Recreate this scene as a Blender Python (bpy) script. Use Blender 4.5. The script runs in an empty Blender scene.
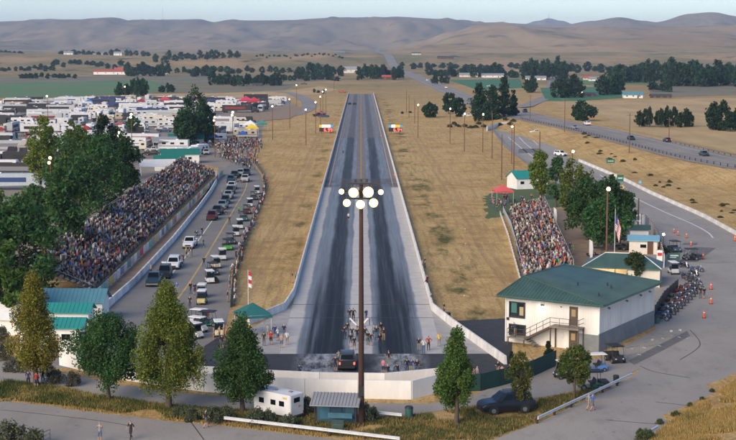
import bpy, bmesh, math, random
import numpy as np
from mathutils import Vector, Matrix, noise
R = math.radians
rnd = random.Random(7)
S = bpy.context.scene
C = S.collection

# ---------------------------------------------------------------- camera, world, sun, exposure
CAM_H = 34.0
F = 736 * 70 / 36.0                 # focal length in photo pixels (70 mm on 36 mm)
PITCH = math.atan((220 - 47.6) / F)
YAW = math.atan(7.0 / F)            # the strip's vanishing point lies 7 px left of centre
cam_d = bpy.data.cameras.new('camera'); cam = bpy.data.objects.new('camera', cam_d); C.objects.link(cam)
cam_d.lens = 70; cam_d.sensor_width = 36; cam_d.clip_start = 1; cam_d.clip_end = 60000
cam.location = (0, 0, CAM_H)
cam.rotation_euler = (math.pi / 2 - PITCH, 0, -YAW)
S.camera = cam

SUN_EL, SUN_AZ = 27.0, 218.0        # azimuth clockwise from +Y (the strip's direction): low, behind and left of the camera
w = bpy.data.worlds.new('World'); S.world = w; w.use_nodes = True
nt = w.node_tree; nt.nodes.clear()
sky = nt.nodes.new('ShaderNodeTexSky'); sky.sky_type = 'NISHITA'; sky.sun_disc = False
sky.sun_elevation = R(SUN_EL); sky.sun_rotation = R(SUN_AZ); sky.altitude = 800
sky.air_density = 1.0; sky.dust_density = 0.4; sky.ozone_density = 3.0
bg = nt.nodes.new('ShaderNodeBackground'); bg.inputs[1].default_value = 0.10
wo = nt.nodes.new('ShaderNodeOutputWorld')
tn = nt.nodes.new('ShaderNodeMix'); tn.data_type = 'RGBA'; tn.blend_type = 'MULTIPLY'; tn.inputs[0].default_value = 1.0; tn.inputs[7].default_value = (1.0, 1.0, 1.06, 1)   # slight colour balance of the whole sky
nt.links.new(sky.outputs[0], tn.inputs[6]); nt.links.new(tn.outputs[2], bg.inputs[0]); nt.links.new(bg.outputs[0], wo.inputs[0])
sd = bpy.data.lights.new('sun', 'SUN'); sd.energy = 2.6; sd.angle = R(46); sd.color = (1.0, 0.81, 0.57)
sun = bpy.data.objects.new('sun', sd); C.objects.link(sun)
sdir = Vector((math.sin(R(SUN_AZ)) * math.cos(R(SUN_EL)), math.cos(R(SUN_AZ)) * math.cos(R(SUN_EL)), math.sin(R(SUN_EL))))
sun.rotation_euler = sdir.to_track_quat('Z', 'Y').to_euler()
S.view_settings.view_transform = 'Standard'; S.view_settings.look = 'None'
S.view_settings.exposure = 0.80; S.view_settings.gamma = 1.0; S.view_settings.use_curve_mapping = False
S.cycles.use_denoising = True
S.cycles.max_bounces = 5; S.cycles.transparent_max_bounces = 8

# ---------------------------------------------------------------- pixel -> ground
def G(px, py, z=0.0):
    """photo pixel -> point of the horizontal plane at height z"""
    cx, cy = (px - 368) / F, (220 - py) / F
    fwd = Vector((math.sin(YAW) * math.cos(PITCH), math.cos(YAW) * math.cos(PITCH), -math.sin(PITCH)))
    right = Vector((math.cos(YAW), -math.sin(YAW), 0))
    up = right.cross(fwd)
    d = fwd + right * cx + up * cy
    t = (z - CAM_H) / d.z
    return Vector((d.x * t, d.y * t, z))
def GX(px, D): return (px - 361) / F * D
def GZ(py, D): return CAM_H + (47.6 - py) / F * D

# ---------------------------------------------------------------- materials
MATS = {}
def mat(name, col, rough=0.8, metal=0.0, noise_amt=0.0, nscale=3.0, bump=0.0, spec=0.5, objcol=False, col2=None, stretch=None, coat=0.0):
    m = bpy.data.materials.new(name); m.use_nodes = True
    n = m.node_tree.nodes; l = m.node_tree.links
    b = n['Principled BSDF']
    b.inputs['Base Color'].default_value = (*col, 1); b.inputs['Roughness'].default_value = rough
    b.inputs['Metallic'].default_value = metal; b.inputs['Specular IOR Level'].default_value = spec
    b.inputs['Coat Weight'].default_value = coat
    src = None
    if objcol:
        oi = n.new('ShaderNodeObjectInfo'); src = oi.outputs['Color']
    if noise_amt > 0:
        tc = n.new('ShaderNodeTexCoord'); tx = n.new('ShaderNodeTexNoise')
        tx.inputs['Scale'].default_value = nscale; tx.inputs['Detail'].default_value = 6; tx.inputs['Roughness'].default_value = 0.65
        co = tc.outputs['Object']
        if stretch:
            mp = n.new('ShaderNodeMapping'); mp.inputs['Scale'].default_value = stretch
            l.new(co, mp.inputs[0]); co = mp.outputs[0]
        l.new(co, tx.inputs['Vector'])
        mr = n.new('ShaderNodeMapRange'); mr.inputs[1].default_value = 0.3; mr.inputs[2].default_value = 0.7
        l.new(tx.outputs[0], mr.inputs[0])
        mx = n.new('ShaderNodeMix'); mx.data_type = 'RGBA'
        if col2 is None:
            mr.inputs[3].default_value = 1 - noise_amt; mr.inputs[4].default_value = 1 + noise_amt * 0.5
            mx.blend_type = 'MULTIPLY'; mx.inputs[0].default_value = 1
            l.new(mr.outputs[0], mx.inputs[7])
            if src: l.new(src, mx.inputs[6])
            else: mx.inputs[6].default_value = (*col, 1)
        else:
            mr.inputs[4].default_value = noise_amt
            l.new(mr.outputs[0], mx.inputs[0]); mx.inputs[6].default_value = (*col, 1); mx.inputs[7].default_value = (*col2, 1)
            if src: l.new(src, mx.inputs[6])
        src = mx.outputs[2]
        if bump > 0:
            bp = n.new('ShaderNodeBump'); bp.inputs['Strength'].default_value = bump; bp.inputs['Distance'].default_value = 0.05
            l.new(tx.outputs[0], bp.inputs['Height']); l.new(bp.outputs[0], b.inputs['Normal'])
    if src: l.new(src, b.inputs['Base Color'])
    MATS[name] = m
    return m
def emis(name, col, strength, base=None):
    m = bpy.data.materials.new(name); m.use_nodes = True
    b = m.node_tree.nodes['Principled BSDF']
    b.inputs['Base Color'].default_value = (*(base or col), 1)
    b.inputs['Emission Color'].default_value = (*col, 1); b.inputs['Emission Strength'].default_value = strength
    MATS[name] = m
    try: m.cycles.emission_sampling = 'NONE' if name != 'flood_lit' else 'AUTO'
    except Exception: pass
    return m
def ramp_mat(name, stops, rough=0.8, source='Random'):
    """one constant colour per object (or per mesh island)"""
    m = bpy.data.materials.new(name); m.use_nodes = True
    n = m.node_tree.nodes; l = m.node_tree.links; b = n['Principled BSDF']
    cr = n.new('ShaderNodeValToRGB'); cr.color_ramp.interpolation = 'CONSTANT'
    els = cr.color_ramp.elements
    while len(els) < len(stops): els.new(0.5)
    for i, c in enumerate(stops):
        els[i].position = i / len(stops); els[i].color = (*c, 1)
    if source == 'Random': l.new(n.new('ShaderNodeObjectInfo').outputs['Random'], cr.inputs[0])
    else: l.new(n.new('ShaderNodeNewGeometry').outputs['Random Per Island'], cr.inputs[0])
    l.new(cr.outputs[0], b.inputs['Base Color']); b.inputs['Roughness'].default_value = rough
    MATS[name] = m
    return m

mat('paint', (1, 1, 1), 0.42, 0, objcol=True, coat=0.12, spec=0.35)
mat('plain_obj', (1, 1, 1), 0.75, 0, objcol=True, noise_amt=0.15, nscale=1.5)
mat('cloth_obj', (1, 1, 1), 0.9, 0, objcol=True)
mat('glass', (0.006, 0.01, 0.013), 0.15, 0, spec=0.22)
mat('rubber', (0.018, 0.018, 0.02), 0.85)
mat('chrome', (0.6, 0.6, 0.62), 0.22, 1.0)
mat('black', (0.02, 0.02, 0.022), 0.6)
mat('dark_metal', (0.05, 0.05, 0.055), 0.5, 0.6)
mat('grey_metal', (0.32, 0.33, 0.34), 0.45, 0.7, noise_amt=0.2, nscale=2)
mat('galv', (0.62, 0.64, 0.66), 0.5, 0.2, noise_amt=0.15, nscale=1.2)
mat('white', (0.78, 0.77, 0.75), 0.6, noise_amt=0.12, nscale=1.2)
mat('rv_white', (0.66, 0.67, 0.69), 0.45, noise_amt=0.08, nscale=0.8)
mat('white_wall', (0.84, 0.83, 0.81), 0.75, noise_amt=0.16, nscale=0.5, bump=0.05, stretch=(1, 1, 0.35))
mat('wood_pole', (0.16, 0.085, 0.05), 0.9, noise_amt=0.35, nscale=6, stretch=(4, 4, 0.3))
mat('dark_pole', (0.05, 0.024, 0.018), 0.8, noise_amt=0.3, nscale=6, stretch=(4, 4, 0.3))
mat('brown_board', (0.12, 0.06, 0.04), 0.85, noise_amt=0.3, nscale=3)
mat('trunk', (0.10, 0.075, 0.055), 0.95, noise_amt=0.4, nscale=5, stretch=(3, 3, 0.6))
mat('skin', (0.44, 0.255, 0.18), 0.6)
ramp_mat('hair', [(0.02, 0.014, 0.01), (0.06, 0.03, 0.015), (0.12, 0.07, 0.03), (0.3, 0.2, 0.1), (0.02, 0.02, 0.03), (0.5, 0.5, 0.5)])
ramp_mat('trousers', [(0.02, 0.02, 0.025), (0.05, 0.08, 0.16), (0.03, 0.04, 0.08), (0.28, 0.22, 0.14), (0.1, 0.1, 0.11), (0.08, 0.12, 0.2)])
mat('shoe', (0.06, 0.055, 0.05), 0.7)
mat('teal_cloth', (0.02, 0.14, 0.15), 0.8, noise_amt=0.1)
emis('warm_lamp', (1.0, 0.6, 0.25), 8.0)
emis('lamp_lit', (1.0, 0.80, 0.48), 22.0)
emis('flood_lit', (1.0, 0.86, 0.62), 30.0)
emis('halo_lit', (1.0, 0.66, 0.26), 1.15)  # warm emission stands in for the halo around a lit lamp
emis('flood_halo', (1.0, 0.66, 0.30), 1.1)  # own warm emission imitates the glow around the floodlights
emis('head_lit', (1.0, 0.93, 0.8), 6.0)
emis('tail_lit', (1.0, 0.06, 0.04), 3.0)
emis('digit_red', (1.0, 0.10, 0.07), 2.0)
mat('tail_red', (0.35, 0.015, 0.012), 0.3)
mat('lens_clear', (0.7, 0.7, 0.72), 0.15)
mat('cone_orange', (0.75, 0.10, 0.03), 0.6)
mat('concrete', (0.40, 0.385, 0.36), 0.9, noise_amt=0.25, nscale=0.6, bump=0.1)

# ---------------------------------------------------------------- mesh helpers
class MB:
    def __init__(s): s.v = []; s.f = []; s.m = []; s.cur = 0
    def mat(s, i): s.cur = i; return s
    def add(s, vs, fs):
        o = len(s.v); s.v += [tuple(p) for p in vs]
        for f in fs: s.f.append([o + i for i in f]); s.m.append(s.cur)
        return s
    def hexa(s, p):   # bottom 4 ccw, top 4 ccw
        return s.add(p, [(3, 2, 1, 0), (4, 5, 6, 7), (0, 1, 5, 4), (1, 2, 6, 5), (2, 3, 7, 6), (3, 0, 4, 7)])
    def box(s, cx, cy, cz, sx, sy, sz, rz=0.0):
        c, sn = math.cos(rz), math.sin(rz); p = []
        for dz in (-.5, .5):
            for dx, dy in ((-.5, -.5), (.5, -.5), (.5, .5), (-.5, .5)):
                x, y = dx * sx, dy * sy
                p.append((cx + x * c - y * sn, cy + x * sn + y * c, cz + dz * sz))
        return s.hexa(p)
    def taper(s, x0, x1, hw0, z0, X0, X1, hw1, z1):
        """box along x with different bottom and top rectangles"""
        return s.hexa([(x0, -hw0, z0), (x1, -hw0, z0), (x1, hw0, z0), (x0, hw0, z0), (X0, -hw1, z1), (X1, -hw1, z1), (X1, hw1, z1), (X0, hw1, z1)])
    def cyl(s, a, b, r0, r1=None, n=8, caps=True):
        a, b = Vector(a), Vector(b); r1 = r0 if r1 is None else r1
        d = (b - a).normalized()
        u = d.orthogonal().normalized(); v = d.cross(u)
        vs = []
        for p, r in ((a, r0), (b, r1)):
            for i in range(n):
                t = 2 * math.pi * i / n; vs.append(p + (u * math.cos(t) + v * math.sin(t)) * r)
        fs = [(i, (i + 1) % n, n + (i + 1) % n, n + i) for i in range(n)]
        if caps: fs += [tuple(range(n - 1, -1, -1)), tuple(range(n, 2 * n))]
        return s.add(vs, fs)
    def tube(s, pts, r, n=6):
        for a, b in zip(pts, pts[1:]): s.cyl(a, b, r, r, n)
        return s
    def quad(s, a, b, c, d): return s.add([a, b, c, d], [(0, 1, 2, 3)])
    def poly(s, pts): return s.add(pts, [tuple(range(len(pts)))])
    def loft(s, secs, caps=True):
        n = len(secs[0]); vs = [p for q in secs for p in q]; fs = []
        for k in range(len(secs) - 1):
            for i in range(n):
                j = (i + 1) % n
                fs.append((k * n + i, k * n + j, (k + 1) * n + j, (k + 1) * n + i))
        if caps: fs += [tuple(range(n - 1, -1, -1)), tuple(range((len(secs) - 1) * n, len(secs) * n))]
        return s.add(vs, fs)
    def sphere(s, c, rx, ry, rz, seg=8, rings=5):
        vs = [(c[0], c[1], c[2] - rz)]
        for i in range(1, rings):
            t = -math.pi / 2 + math.pi * i / rings
            for j in range(seg):
                a = 2 * math.pi * j / seg
                vs.append((c[0] + rx * math.cos(t) * math.cos(a), c[1] + ry * math.cos(t) * math.sin(a), c[2] + rz * math.sin(t)))
        vs.append((c[0], c[1], c[2] + rz)); fs = []
        for j in range(seg): fs.append((0, 1 + (j + 1) % seg, 1 + j))
        for i in range(rings - 2):
            for j in range(seg):
                a = 1 + i * seg; fs.append((a + j, a + (j + 1) % seg, a + seg + (j + 1) % seg, a + seg + j))
        a = 1 + (rings - 2) * seg
        for j in range(seg): fs.append((a + j, a + (j + 1) % seg, len(vs) - 1))
        return s.add(vs, fs)
    def torus(s, c, axis, Rr, r, n=14, m=6):
        ax = Vector(axis).normalized(); u = ax.orthogonal().normalized(); v = ax.cross(u); c = Vector(c); vs = []
        for i in range(n):
            t = 2 * math.pi * i / n; d = u * math.cos(t) + v * math.sin(t)
            for j in range(m):
                q = 2 * math.pi * j / m; vs.append(c + d * (Rr + r * math.cos(q)) + ax * (r * math.sin(q)))
        fs = [(i * m + j, ((i + 1) % n) * m + j, ((i + 1) % n) * m + (j + 1) % m, i * m + (j + 1) % m) for i in range(n) for j in range(m)]
        return s.add(vs, fs)
    def mesh(s, name, mats, smooth=None, bevel=0.0):
        me = bpy.data.meshes.new(name)
        me.from_pydata(s.v, [], s.f)
        for k in mats: me.materials.append(MATS[k] if isinstance(k, str) else k)
        me.polygons.foreach_set('material_index', s.m)
        bm = bmesh.new(); bm.from_mesh(me)
        bmesh.ops.recalc_face_normals(bm, faces=bm.faces)
        if bevel > 0:
            bmesh.ops.remove_doubles(bm, verts=bm.verts, dist=0.0005)
            es = [e for e in bm.edges if len(e.link_faces) == 2 and e.calc_face_angle(0) > 0.5]
            bmesh.ops.bevel(bm, geom=es, offset=bevel, segments=2, profile=0.6, affect='EDGES', clamp_overlap=True)
        bm.to_mesh(me); bm.free()
        if smooth is not None:
            me.polygons.foreach_set('use_smooth', [True] * len(me.polygons))
            me.set_sharp_from_angle(angle=R(smooth))
        me.update()
        return me
    def build(s, name, mats, parent=None, smooth=None, bevel=0.0, color=None):
        if isinstance(mats, str): mats = [mats]
        return link(name, s.mesh(name, mats, smooth, bevel), parent, color)
def link(name, me, parent=None, color=None, loc=None, rz=None):
    o = bpy.data.objects.new(name, me); C.objects.link(o)
    if parent is not None: o.parent = parent
    if color is not None: o.color = (*color, 1)
    if loc is not None: o.location = loc
    if rz is not None: o.rotation_euler = (0, 0, rz)
    return o
def tag(o, label, cat, group=None):
    o['label'] = label; o['category'] = cat
    if group: o['group'] = group
    return o
def thing(name, label, cat, loc=(0, 0, 0), rz=0.0, group=None):
    o = bpy.data.objects.new(name, None); C.objects.link(o)
    o.empty_display_size = 0.2
    o.location = loc; o.rotation_euler = (0, 0, rz)
    return tag(o, label, cat, group)
KIDS = {}
def kids(o):
    if o.name not in KIDS: KIDS[o.name] = [c for c in bpy.data.objects if c.parent == o]
    return KIDS[o.name]
def copy_tree(o, parent=None, color=None):
    c = o.copy(); C.objects.link(c)
    if parent is not None: c.parent = parent
    if color is not None and c.type == 'MESH': c.color = (*color, 1)
    for ch in kids(o): copy_tree(ch, c, color)
    return c
class Proto:
    """first place() moves the built thing itself, later ones copy it with all its parts"""
    def __init__(s, root): s.root = root; s.used = False
    def place(s, loc, rz, label, group=None, color=None, scale=None):
        if s.used: o = copy_tree(s.root, None, color)
        else:
            o = s.root; s.used = True
            if color is not None:
                def rec(q):
                    if q.type == 'MESH': q.color = (*color, 1)
                    for ch in kids(q): rec(ch)
                rec(o)
        o.location = loc; o.rotation_euler = (0, 0, rz); o['label'] = label
        if group: o['group'] = group
        if scale is not None: o.scale = (scale, scale, scale) if not isinstance(scale, tuple) else scale
        return o
def struct(name, me_or_mb, mats=None, smooth=None, parent=None):
    o = me_or_mb.build(name, mats, parent, smooth) if isinstance(me_or_mb, MB) else link(name, me_or_mb, parent)
    if parent is None: o['kind'] = 'structure'
    return o
def smooth01(t):
    t = max(0.0, min(1.0, t)); return t * t * (3 - 2 * t)

def road_mat(name, c0, c1, c2):
    """paving with broad tone patches, stains and fine aggregate"""
    m = bpy.data.materials.new(name); m.use_nodes = True; n = m.node_tree.nodes; l = m.node_tree.links; b = n['Principled BSDF']
    geo = n.new('ShaderNodeNewGeometry'); b.inputs['Roughness'].default_value = 0.9; b.inputs['Specular IOR Level'].default_value = 0.12
    def nz(sc, st=(1, 1, 1), det=6, ro=0.65):
        mp = n.new('ShaderNodeMapping'); mp.inputs['Scale'].default_value = st; l.new(geo.outputs['Position'], mp.inputs[0])
        t = n.new('ShaderNodeTexNoise'); t.inputs['Scale'].default_value = sc; t.inputs['Detail'].default_value = det; t.inputs['Roughness'].default_value = ro; l.new(mp.outputs[0], t.inputs[0]); return t.outputs[0]
    def st_(src, a, c, col, prev, amt):
        q = n.new('ShaderNodeMapRange'); q.inputs[1].default_value = a; q.inputs[2].default_value = c; q.inputs[4].default_value = amt; l.new(src, q.inputs[0])
        x = n.new('ShaderNodeMix'); x.data_type = 'RGBA'; l.new(q.outputs[0], x.inputs[0]); x.inputs[7].default_value = (*col, 1)
        if isinstance(prev, tuple): x.inputs[6].default_value = (*prev, 1)
        else: l.new(prev, x.inputs[6])
        return x.outputs[2]
    c = st_(nz(0.05, (1, 0.6, 1), 5), 0.42, 0.60, c1, c0, 0.9)
    c = st_(nz(0.33, (1, 0.5, 1), 8, 0.72), 0.52, 0.66, c2, c, 0.55)
    c = st_(nz(1.1, (1, 1, 1), 4, 0.6), 0.64, 0.70, (c2[0] * .55, c2[1] * .55, c2[2] * .55), c, 0.6)
    c = st_(nz(6.0, (1, 1, 1), 3, 0.8), 0.50, 0.70, c2, c, 0.5)
    c = st_(nz(0.7, (1, 1, 1), 7, 0.75), 0.36, 0.28, (c0[0] * 1.25, c0[1] * 1.22, c0[2] * 1.18), c, 0.6)
    l.new(c, b.inputs['Base Color'])
    bp = n.new('ShaderNodeBump'); bp.inputs['Strength'].default_value = 0.12; bp.inputs['Distance'].default_value = 0.05
    l.new(nz(3.0), bp.inputs['Height']); l.new(bp.outputs[0], b.inputs['Normal'])
    MATS[name] = m
# ---------------------------------------------------------------- terrain
HWY = [(150, 250), (128, 310), (103, 394), (95.5, 477), (88, 567), (79, 640), (73, 746), (70.7, 912), (69, 1150), (66, 1500), (61.6, 1915), (55, 2400), (52, 3000), (53, 4200), (66, 6400)]
def catmull(pts, n=8):
    out = []
    P = [pts[0]] + list(pts) + [pts[-1]]
    for i in range(1, len(P) - 2):
        for k in range(n):
            t = k / n; q = []
            for a in range(len(pts[0])):
                p0, p1, p2, p3 = P[i - 1][a], P[i][a], P[i + 1][a], P[i + 2][a]
                q.append(0.5 * (2 * p1 + (p2 - p0) * t + (2 * p0 - 5 * p1 + 4 * p2 - p3) * t * t + (3 * p1 - p0 - 3 * p2 + p3) * t ** 3))
            out.append(tuple(q))
    out.append(tuple(pts[-1])); return out
HP = catmull(HWY, 8)
HNEAR = [p for p in HP if p[1] < 1300]
def dist_poly(x, y, P):
    best = 1e9
    for (ax, ay), (bx, by) in zip(P, P[1:]):
        dx, dy = bx - ax, by - ay; L = dx * dx + dy * dy
        t = max(0, min(1, ((x - ax) * dx + (y - ay) * dy) / L)) if L > 0 else 0
        d = math.hypot(x - ax - t * dx, y - ay - t * dy)
        if d < best: best = d
    return best
BANK_A, BANK_B = G(652, 436), G(738, 374)
def terrain(x, y):
    z = 0.0
    if 40 < x < 190 and 200 < y < 900:
        d = dist_poly(x, y, HNEAR)
        if d < 30: z += 2.5 * smooth01(1 - (d - 9.5) / 18) * smooth01((900 - y) / 220)
    if y < 190 and x > 15:           # grass bank beyond the foreground road
        ab = BANK_B - BANK_A; nx, ny = ab.y, -ab.x; L = math.hypot(nx, ny)
        s = ((x - BANK_A.x) * nx + (y - BANK_A.y) * ny) / L
        if s > 0.6: z += min(3.5, 0.24 * (s - 0.6) ** 1.05)
    if y > 1900:
        wv = smooth01(1 - (abs(x - 56) - 18) / 130); x0 = x; x = x * (1 - wv) + 56 * wv
        e = 2150 + 260 * noise.noise(Vector((x / 600.0, 3.1, 0))) + 120 * noise.noise(Vector((x / 170.0, 9.1, 0))) + 200 * smooth01((x + 60) / 200)
        t = smooth01((y - e) / 620)
        z += 22 * t * (0.85 + 0.3 * noise.noise(Vector((x / 900.0, y / 1500.0, 1.7)))) + 7 * t * (1 - wv) * noise.noise(Vector((x / 95.0, y / 260.0, 5.0)))
        z += max(0, y - 3200) * 0.0012
    return z
def axis(lo, hi, fine0, fine1, step, grow=1.16, cap=1e9, upto=0):
    a = list(np.arange(fine0, fine1 + 0.01, step)); s = step; x = fine1
    while x < hi: s = min(s * grow, cap) if x < upto else s * grow; x += s; a.append(x)
    s = step; x = fine0; pre = []
    while x > lo: s = min(s * grow, cap) if x > -upto else s * grow; x -= s; pre.append(x)
    return pre[::-1] + a
XS = axis(-9000, 9000, -60, 165, 3.5, 1.1, 34, 1500); YS = axis(-400, 15500, 90, 760, 4.0, 1.06, 34, 3300)
gv = [(x, y, terrain(x, y)) for y in YS for x in XS]
nx_ = len(XS)
gf = [(j * nx_ + i, j * nx_ + i + 1, (j + 1) * nx_ + i + 1, (j + 1) * nx_ + i) for j in range(len(YS) - 1) for i in range(nx_ - 1)]
gm = bpy.data.meshes.new('ground'); gm.from_pydata(gv, [], gf)
gm.polygons.foreach_set('use_smooth', [True] * len(gm.polygons))

def ground_material():
    m = bpy.data.materials.new('dry_grass_ground'); m.use_nodes = True
    n = m.node_tree.nodes; l = m.node_tree.links; b = n['Principled BSDF']
    b.inputs['Roughness'].default_value = 0.95; b.inputs['Specular IOR Level'].default_value = 0.1
    geo = n.new('ShaderNodeNewGeometry'); pos = geo.outputs['Position']
    def nz(scale, stretch=(1, 1, 1), detail=6, rough=0.65):
        mp = n.new('ShaderNodeMapping'); mp.inputs['Scale'].default_value = stretch; l.new(pos, mp.inputs[0])
        t = n.new('ShaderNodeTexNoise'); t.inputs['Scale'].default_value = scale; t.inputs['Detail'].default_value = detail; t.inputs['Roughness'].default_value = rough
        l.new(mp.outputs[0], t.inputs[0]); return t.outputs[0]
    def rng(src, a, c, d=0.0, e=1.0):
        q = n.new('ShaderNodeMapRange'); q.inputs[1].default_value = a; q.inputs[2].default_value = c; q.inputs[3].default_value = d; q.inputs[4].default_value = e
        l.new(src, q.inputs[0]); return q.outputs[0]
    def mix(fac, a, c, mode='MIX'):
        q = n.new('ShaderNodeMix'); q.data_type = 'RGBA'; q.blend_type = mode
        for s, i in ((fac, 0), (a, 6), (c, 7)):
            if isinstance(s, (int, float)): q.inputs[i].default_value = s
            elif isinstance(s, tuple): q.inputs[i].default_value = (*s, 1)
            else: l.new(s, q.inputs[i])
        return q.outputs[2]
    def mul(a, c):
        q = n.new('ShaderNodeMath'); q.operation = 'MULTIPLY'
        for s, i in ((a, 0), (c, 1)):
            if isinstance(s, (int, float)): q.inputs[i].default_value = s
            else: l.new(s, q.inputs[i])
        return q.outputs[0]
    big = nz(0.035); mid = nz(0.25); fine = nz(2.2, (1, 0.6, 1), 8, 0.75); streak = nz(0.9, (1.4, 0.06, 1), 5)
    c = mix(rng(mid, 0.38, 0.62), (0.61, 0.41, 0.16), (0.40, 0.25, 0.10))
    c = mix(rng(big, 0.42, 0.62, 0, 0.7), c, (0.64, 0.46, 0.21))
    c = mix(rng(streak, 0.48, 0.64, 0, 0.65), c, (0.33, 0.21, 0.095))
    c = mix(rng(fine, 0.50, 0.64, 0, 0.9), c, (0.24, 0.155, 0.07))
    c = mix(rng(fine, 0.28, 0.42, 0.55, 0), c, (0.72, 0.55, 0.28))
    # weeds: patches of green, thickest in the drains beside the strip walls
    sx = n.new('ShaderNodeSeparateXYZ'); l.new(pos, sx.inputs[0])
    ax = n.new('ShaderNodeMath'); ax.operation = 'ABSOLUTE'
    off = n.new('ShaderNodeMath'); off.operation = 'SUBTRACT'; off.inputs[1].default_value = 14.5; l.new(sx.outputs[0], off.inputs[0]); l.new(off.outputs[0], ax.inputs[0])
    ax2 = n.new('ShaderNodeMath'); ax2.operation = 'ABSOLUTE'; of2 = n.new('ShaderNodeMath'); of2.operation = 'ADD'; of2.inputs[1].default_value = 11.8; l.new(sx.outputs[0], of2.inputs[0]); l.new(of2.outputs[0], ax2.inputs[0])
    mxb = n.new('ShaderNodeMath'); mxb.operation = 'MAXIMUM'; l.new(rng(ax.outputs[0], 1.0, 5.0, 1, 0), mxb.inputs[0]); l.new(rng(ax2.outputs[0], 0.6, 2.4, 0.8, 0), mxb.inputs[1]); band = mxb.outputs[0]
    # worn wheel tracks that run with the strip
    for tx_, wd_ in ((-15.2, .35), (-16.9, .35), (20.5, .3), (22.1, .3)):
        q1 = n.new('ShaderNodeMath'); q1.operation = 'SUBTRACT'; q1.inputs[1].default_value = tx_
        wob = n.new('ShaderNodeMath'); wob.operation = 'MULTIPLY_ADD'; wob.inputs[1].default_value = 2.4; l.new(nz(0.02, (0.2, 1, 1), 2), wob.inputs[0]); l.new(sx.outputs[0], wob.inputs[2])
        l.new(wob.outputs[0], q1.inputs[0]); q2 = n.new('ShaderNodeMath'); q2.operation = 'SUBTRACT'; q2.inputs[1].default_value = 1.2; l.new(q1.outputs[0], q2.inputs[0]); q3 = n.new('ShaderNodeMath'); q3.operation = 'ABSOLUTE'; l.new(q2.outputs[0], q3.inputs[0])
        c = mix(mul(mul(rng(q3.outputs[0], wd_, wd_ * 2.2, 0.3, 0), rng(sx.outputs[1], 560, 700, 1, 0)), rng(sx.outputs[1], 150, 190)), c, (0.30, 0.20, 0.115))
    weed = nz(0.16, (1, 0.35, 1), 7, 0.7)
    c = mix(mul(rng(weed, 0.5, 0.62), band), c, (0.10, 0.10, 0.03))
    c = mix(mul(rng(nz(0.11, (1, 1, 1), 7, 0.7), 0.60, 0.70), 0.7), c, (0.13, 0.12, 0.05))
    # far country: paler, sage mottled
    far = rng(sx.outputs[1], 700, 1500)
    fc = mix(rng(nz(0.006, (1, 0.5, 1), 8, 0.7), 0.40, 0.60), (0.40, 0.27, 0.145), (0.20, 0.18, 0.085))
    fc = mix(rng(nz(0.02, (1, 0.4, 1), 6, 0.7), 0.56, 0.68), fc, (0.06, 0.065, 0.035))
    c = mix(far, c, fc)
    l.new(c, b.inputs['Base Color'])
    bp = n.new('ShaderNodeBump'); bp.inputs['Strength'].default_value = 0.7; bp.inputs['Distance'].default_value = 0.25
    l.new(fine, bp.inputs['Height']); l.new(bp.outputs[0], b.inputs['Normal'])
    MATS['ground'] = m; return m
gm.materials.append(ground_material())
struct('ground', gm)

# ---------------------------------------------------------------- hills
def hill_mat(name, c1, c2, c3):
    m = bpy.data.materials.new(name); m.use_nodes = True
    n = m.node_tree.nodes; l = m.node_tree.links; b = n['Principled BSDF']; b.inputs['Roughness'].default_value = 1; b.inputs['Specular IOR Level'].default_value = 0
    geo = n.new('ShaderNodeNewGeometry')
    def nz(sc, st, det=8):
        mp = n.new('ShaderNodeMapping'); mp.inputs['Scale'].default_value = st; l.new(geo.outputs['Position'], mp.inputs[0])
        t = n.new('ShaderNodeTexNoise'); t.inputs['Scale'].default_value = sc; t.inputs['Detail'].default_value = det; t.inputs['Roughness'].default_value = 0.68; l.new(mp.outputs[0], t.inputs[0]); return t.outputs[0]
    def st(src, a, c, col, prev, amt=1.0):
        q = n.new('ShaderNodeMapRange'); q.inputs[1].default_value = a; q.inputs[2].default_value = c; q.inputs[4].default_value = amt; l.new(src, q.inputs[0])
        x = n.new('ShaderNodeMix'); x.data_type = 'RGBA'; l.new(q.outputs[0], x.inputs[0])
        if isinstance(prev, tuple): x.inputs[6].default_value = (*prev, 1)
        else: l.new(prev, x.inputs[6])
        x.inputs[7].default_value = (*col, 1); return x.outputs[2]
    c = st(nz(0.0012, (1, 0.5, 2)), 0.42, 0.62, c2, c1)
    c = st(nz(0.006, (1, 0.35, 3)), 0.52, 0.66, c3, c, 0.8)
    c = st(nz(0.03, (1, 0.3, 3)), 0.58, 0.68, c3, c, 0.7)
    l.new(c, b.inputs['Base Color']); MATS[name] = m
hill_mat('hill_brown', (0.41, 0.295, 0.165), (0.31, 0.22, 0.12), (0.11, 0.115, 0.065))
hill_mat('hill_grey', (0.34, 0.25, 0.15), (0.23, 0.175, 0.105), (0.10, 0.10, 0.06))
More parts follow.
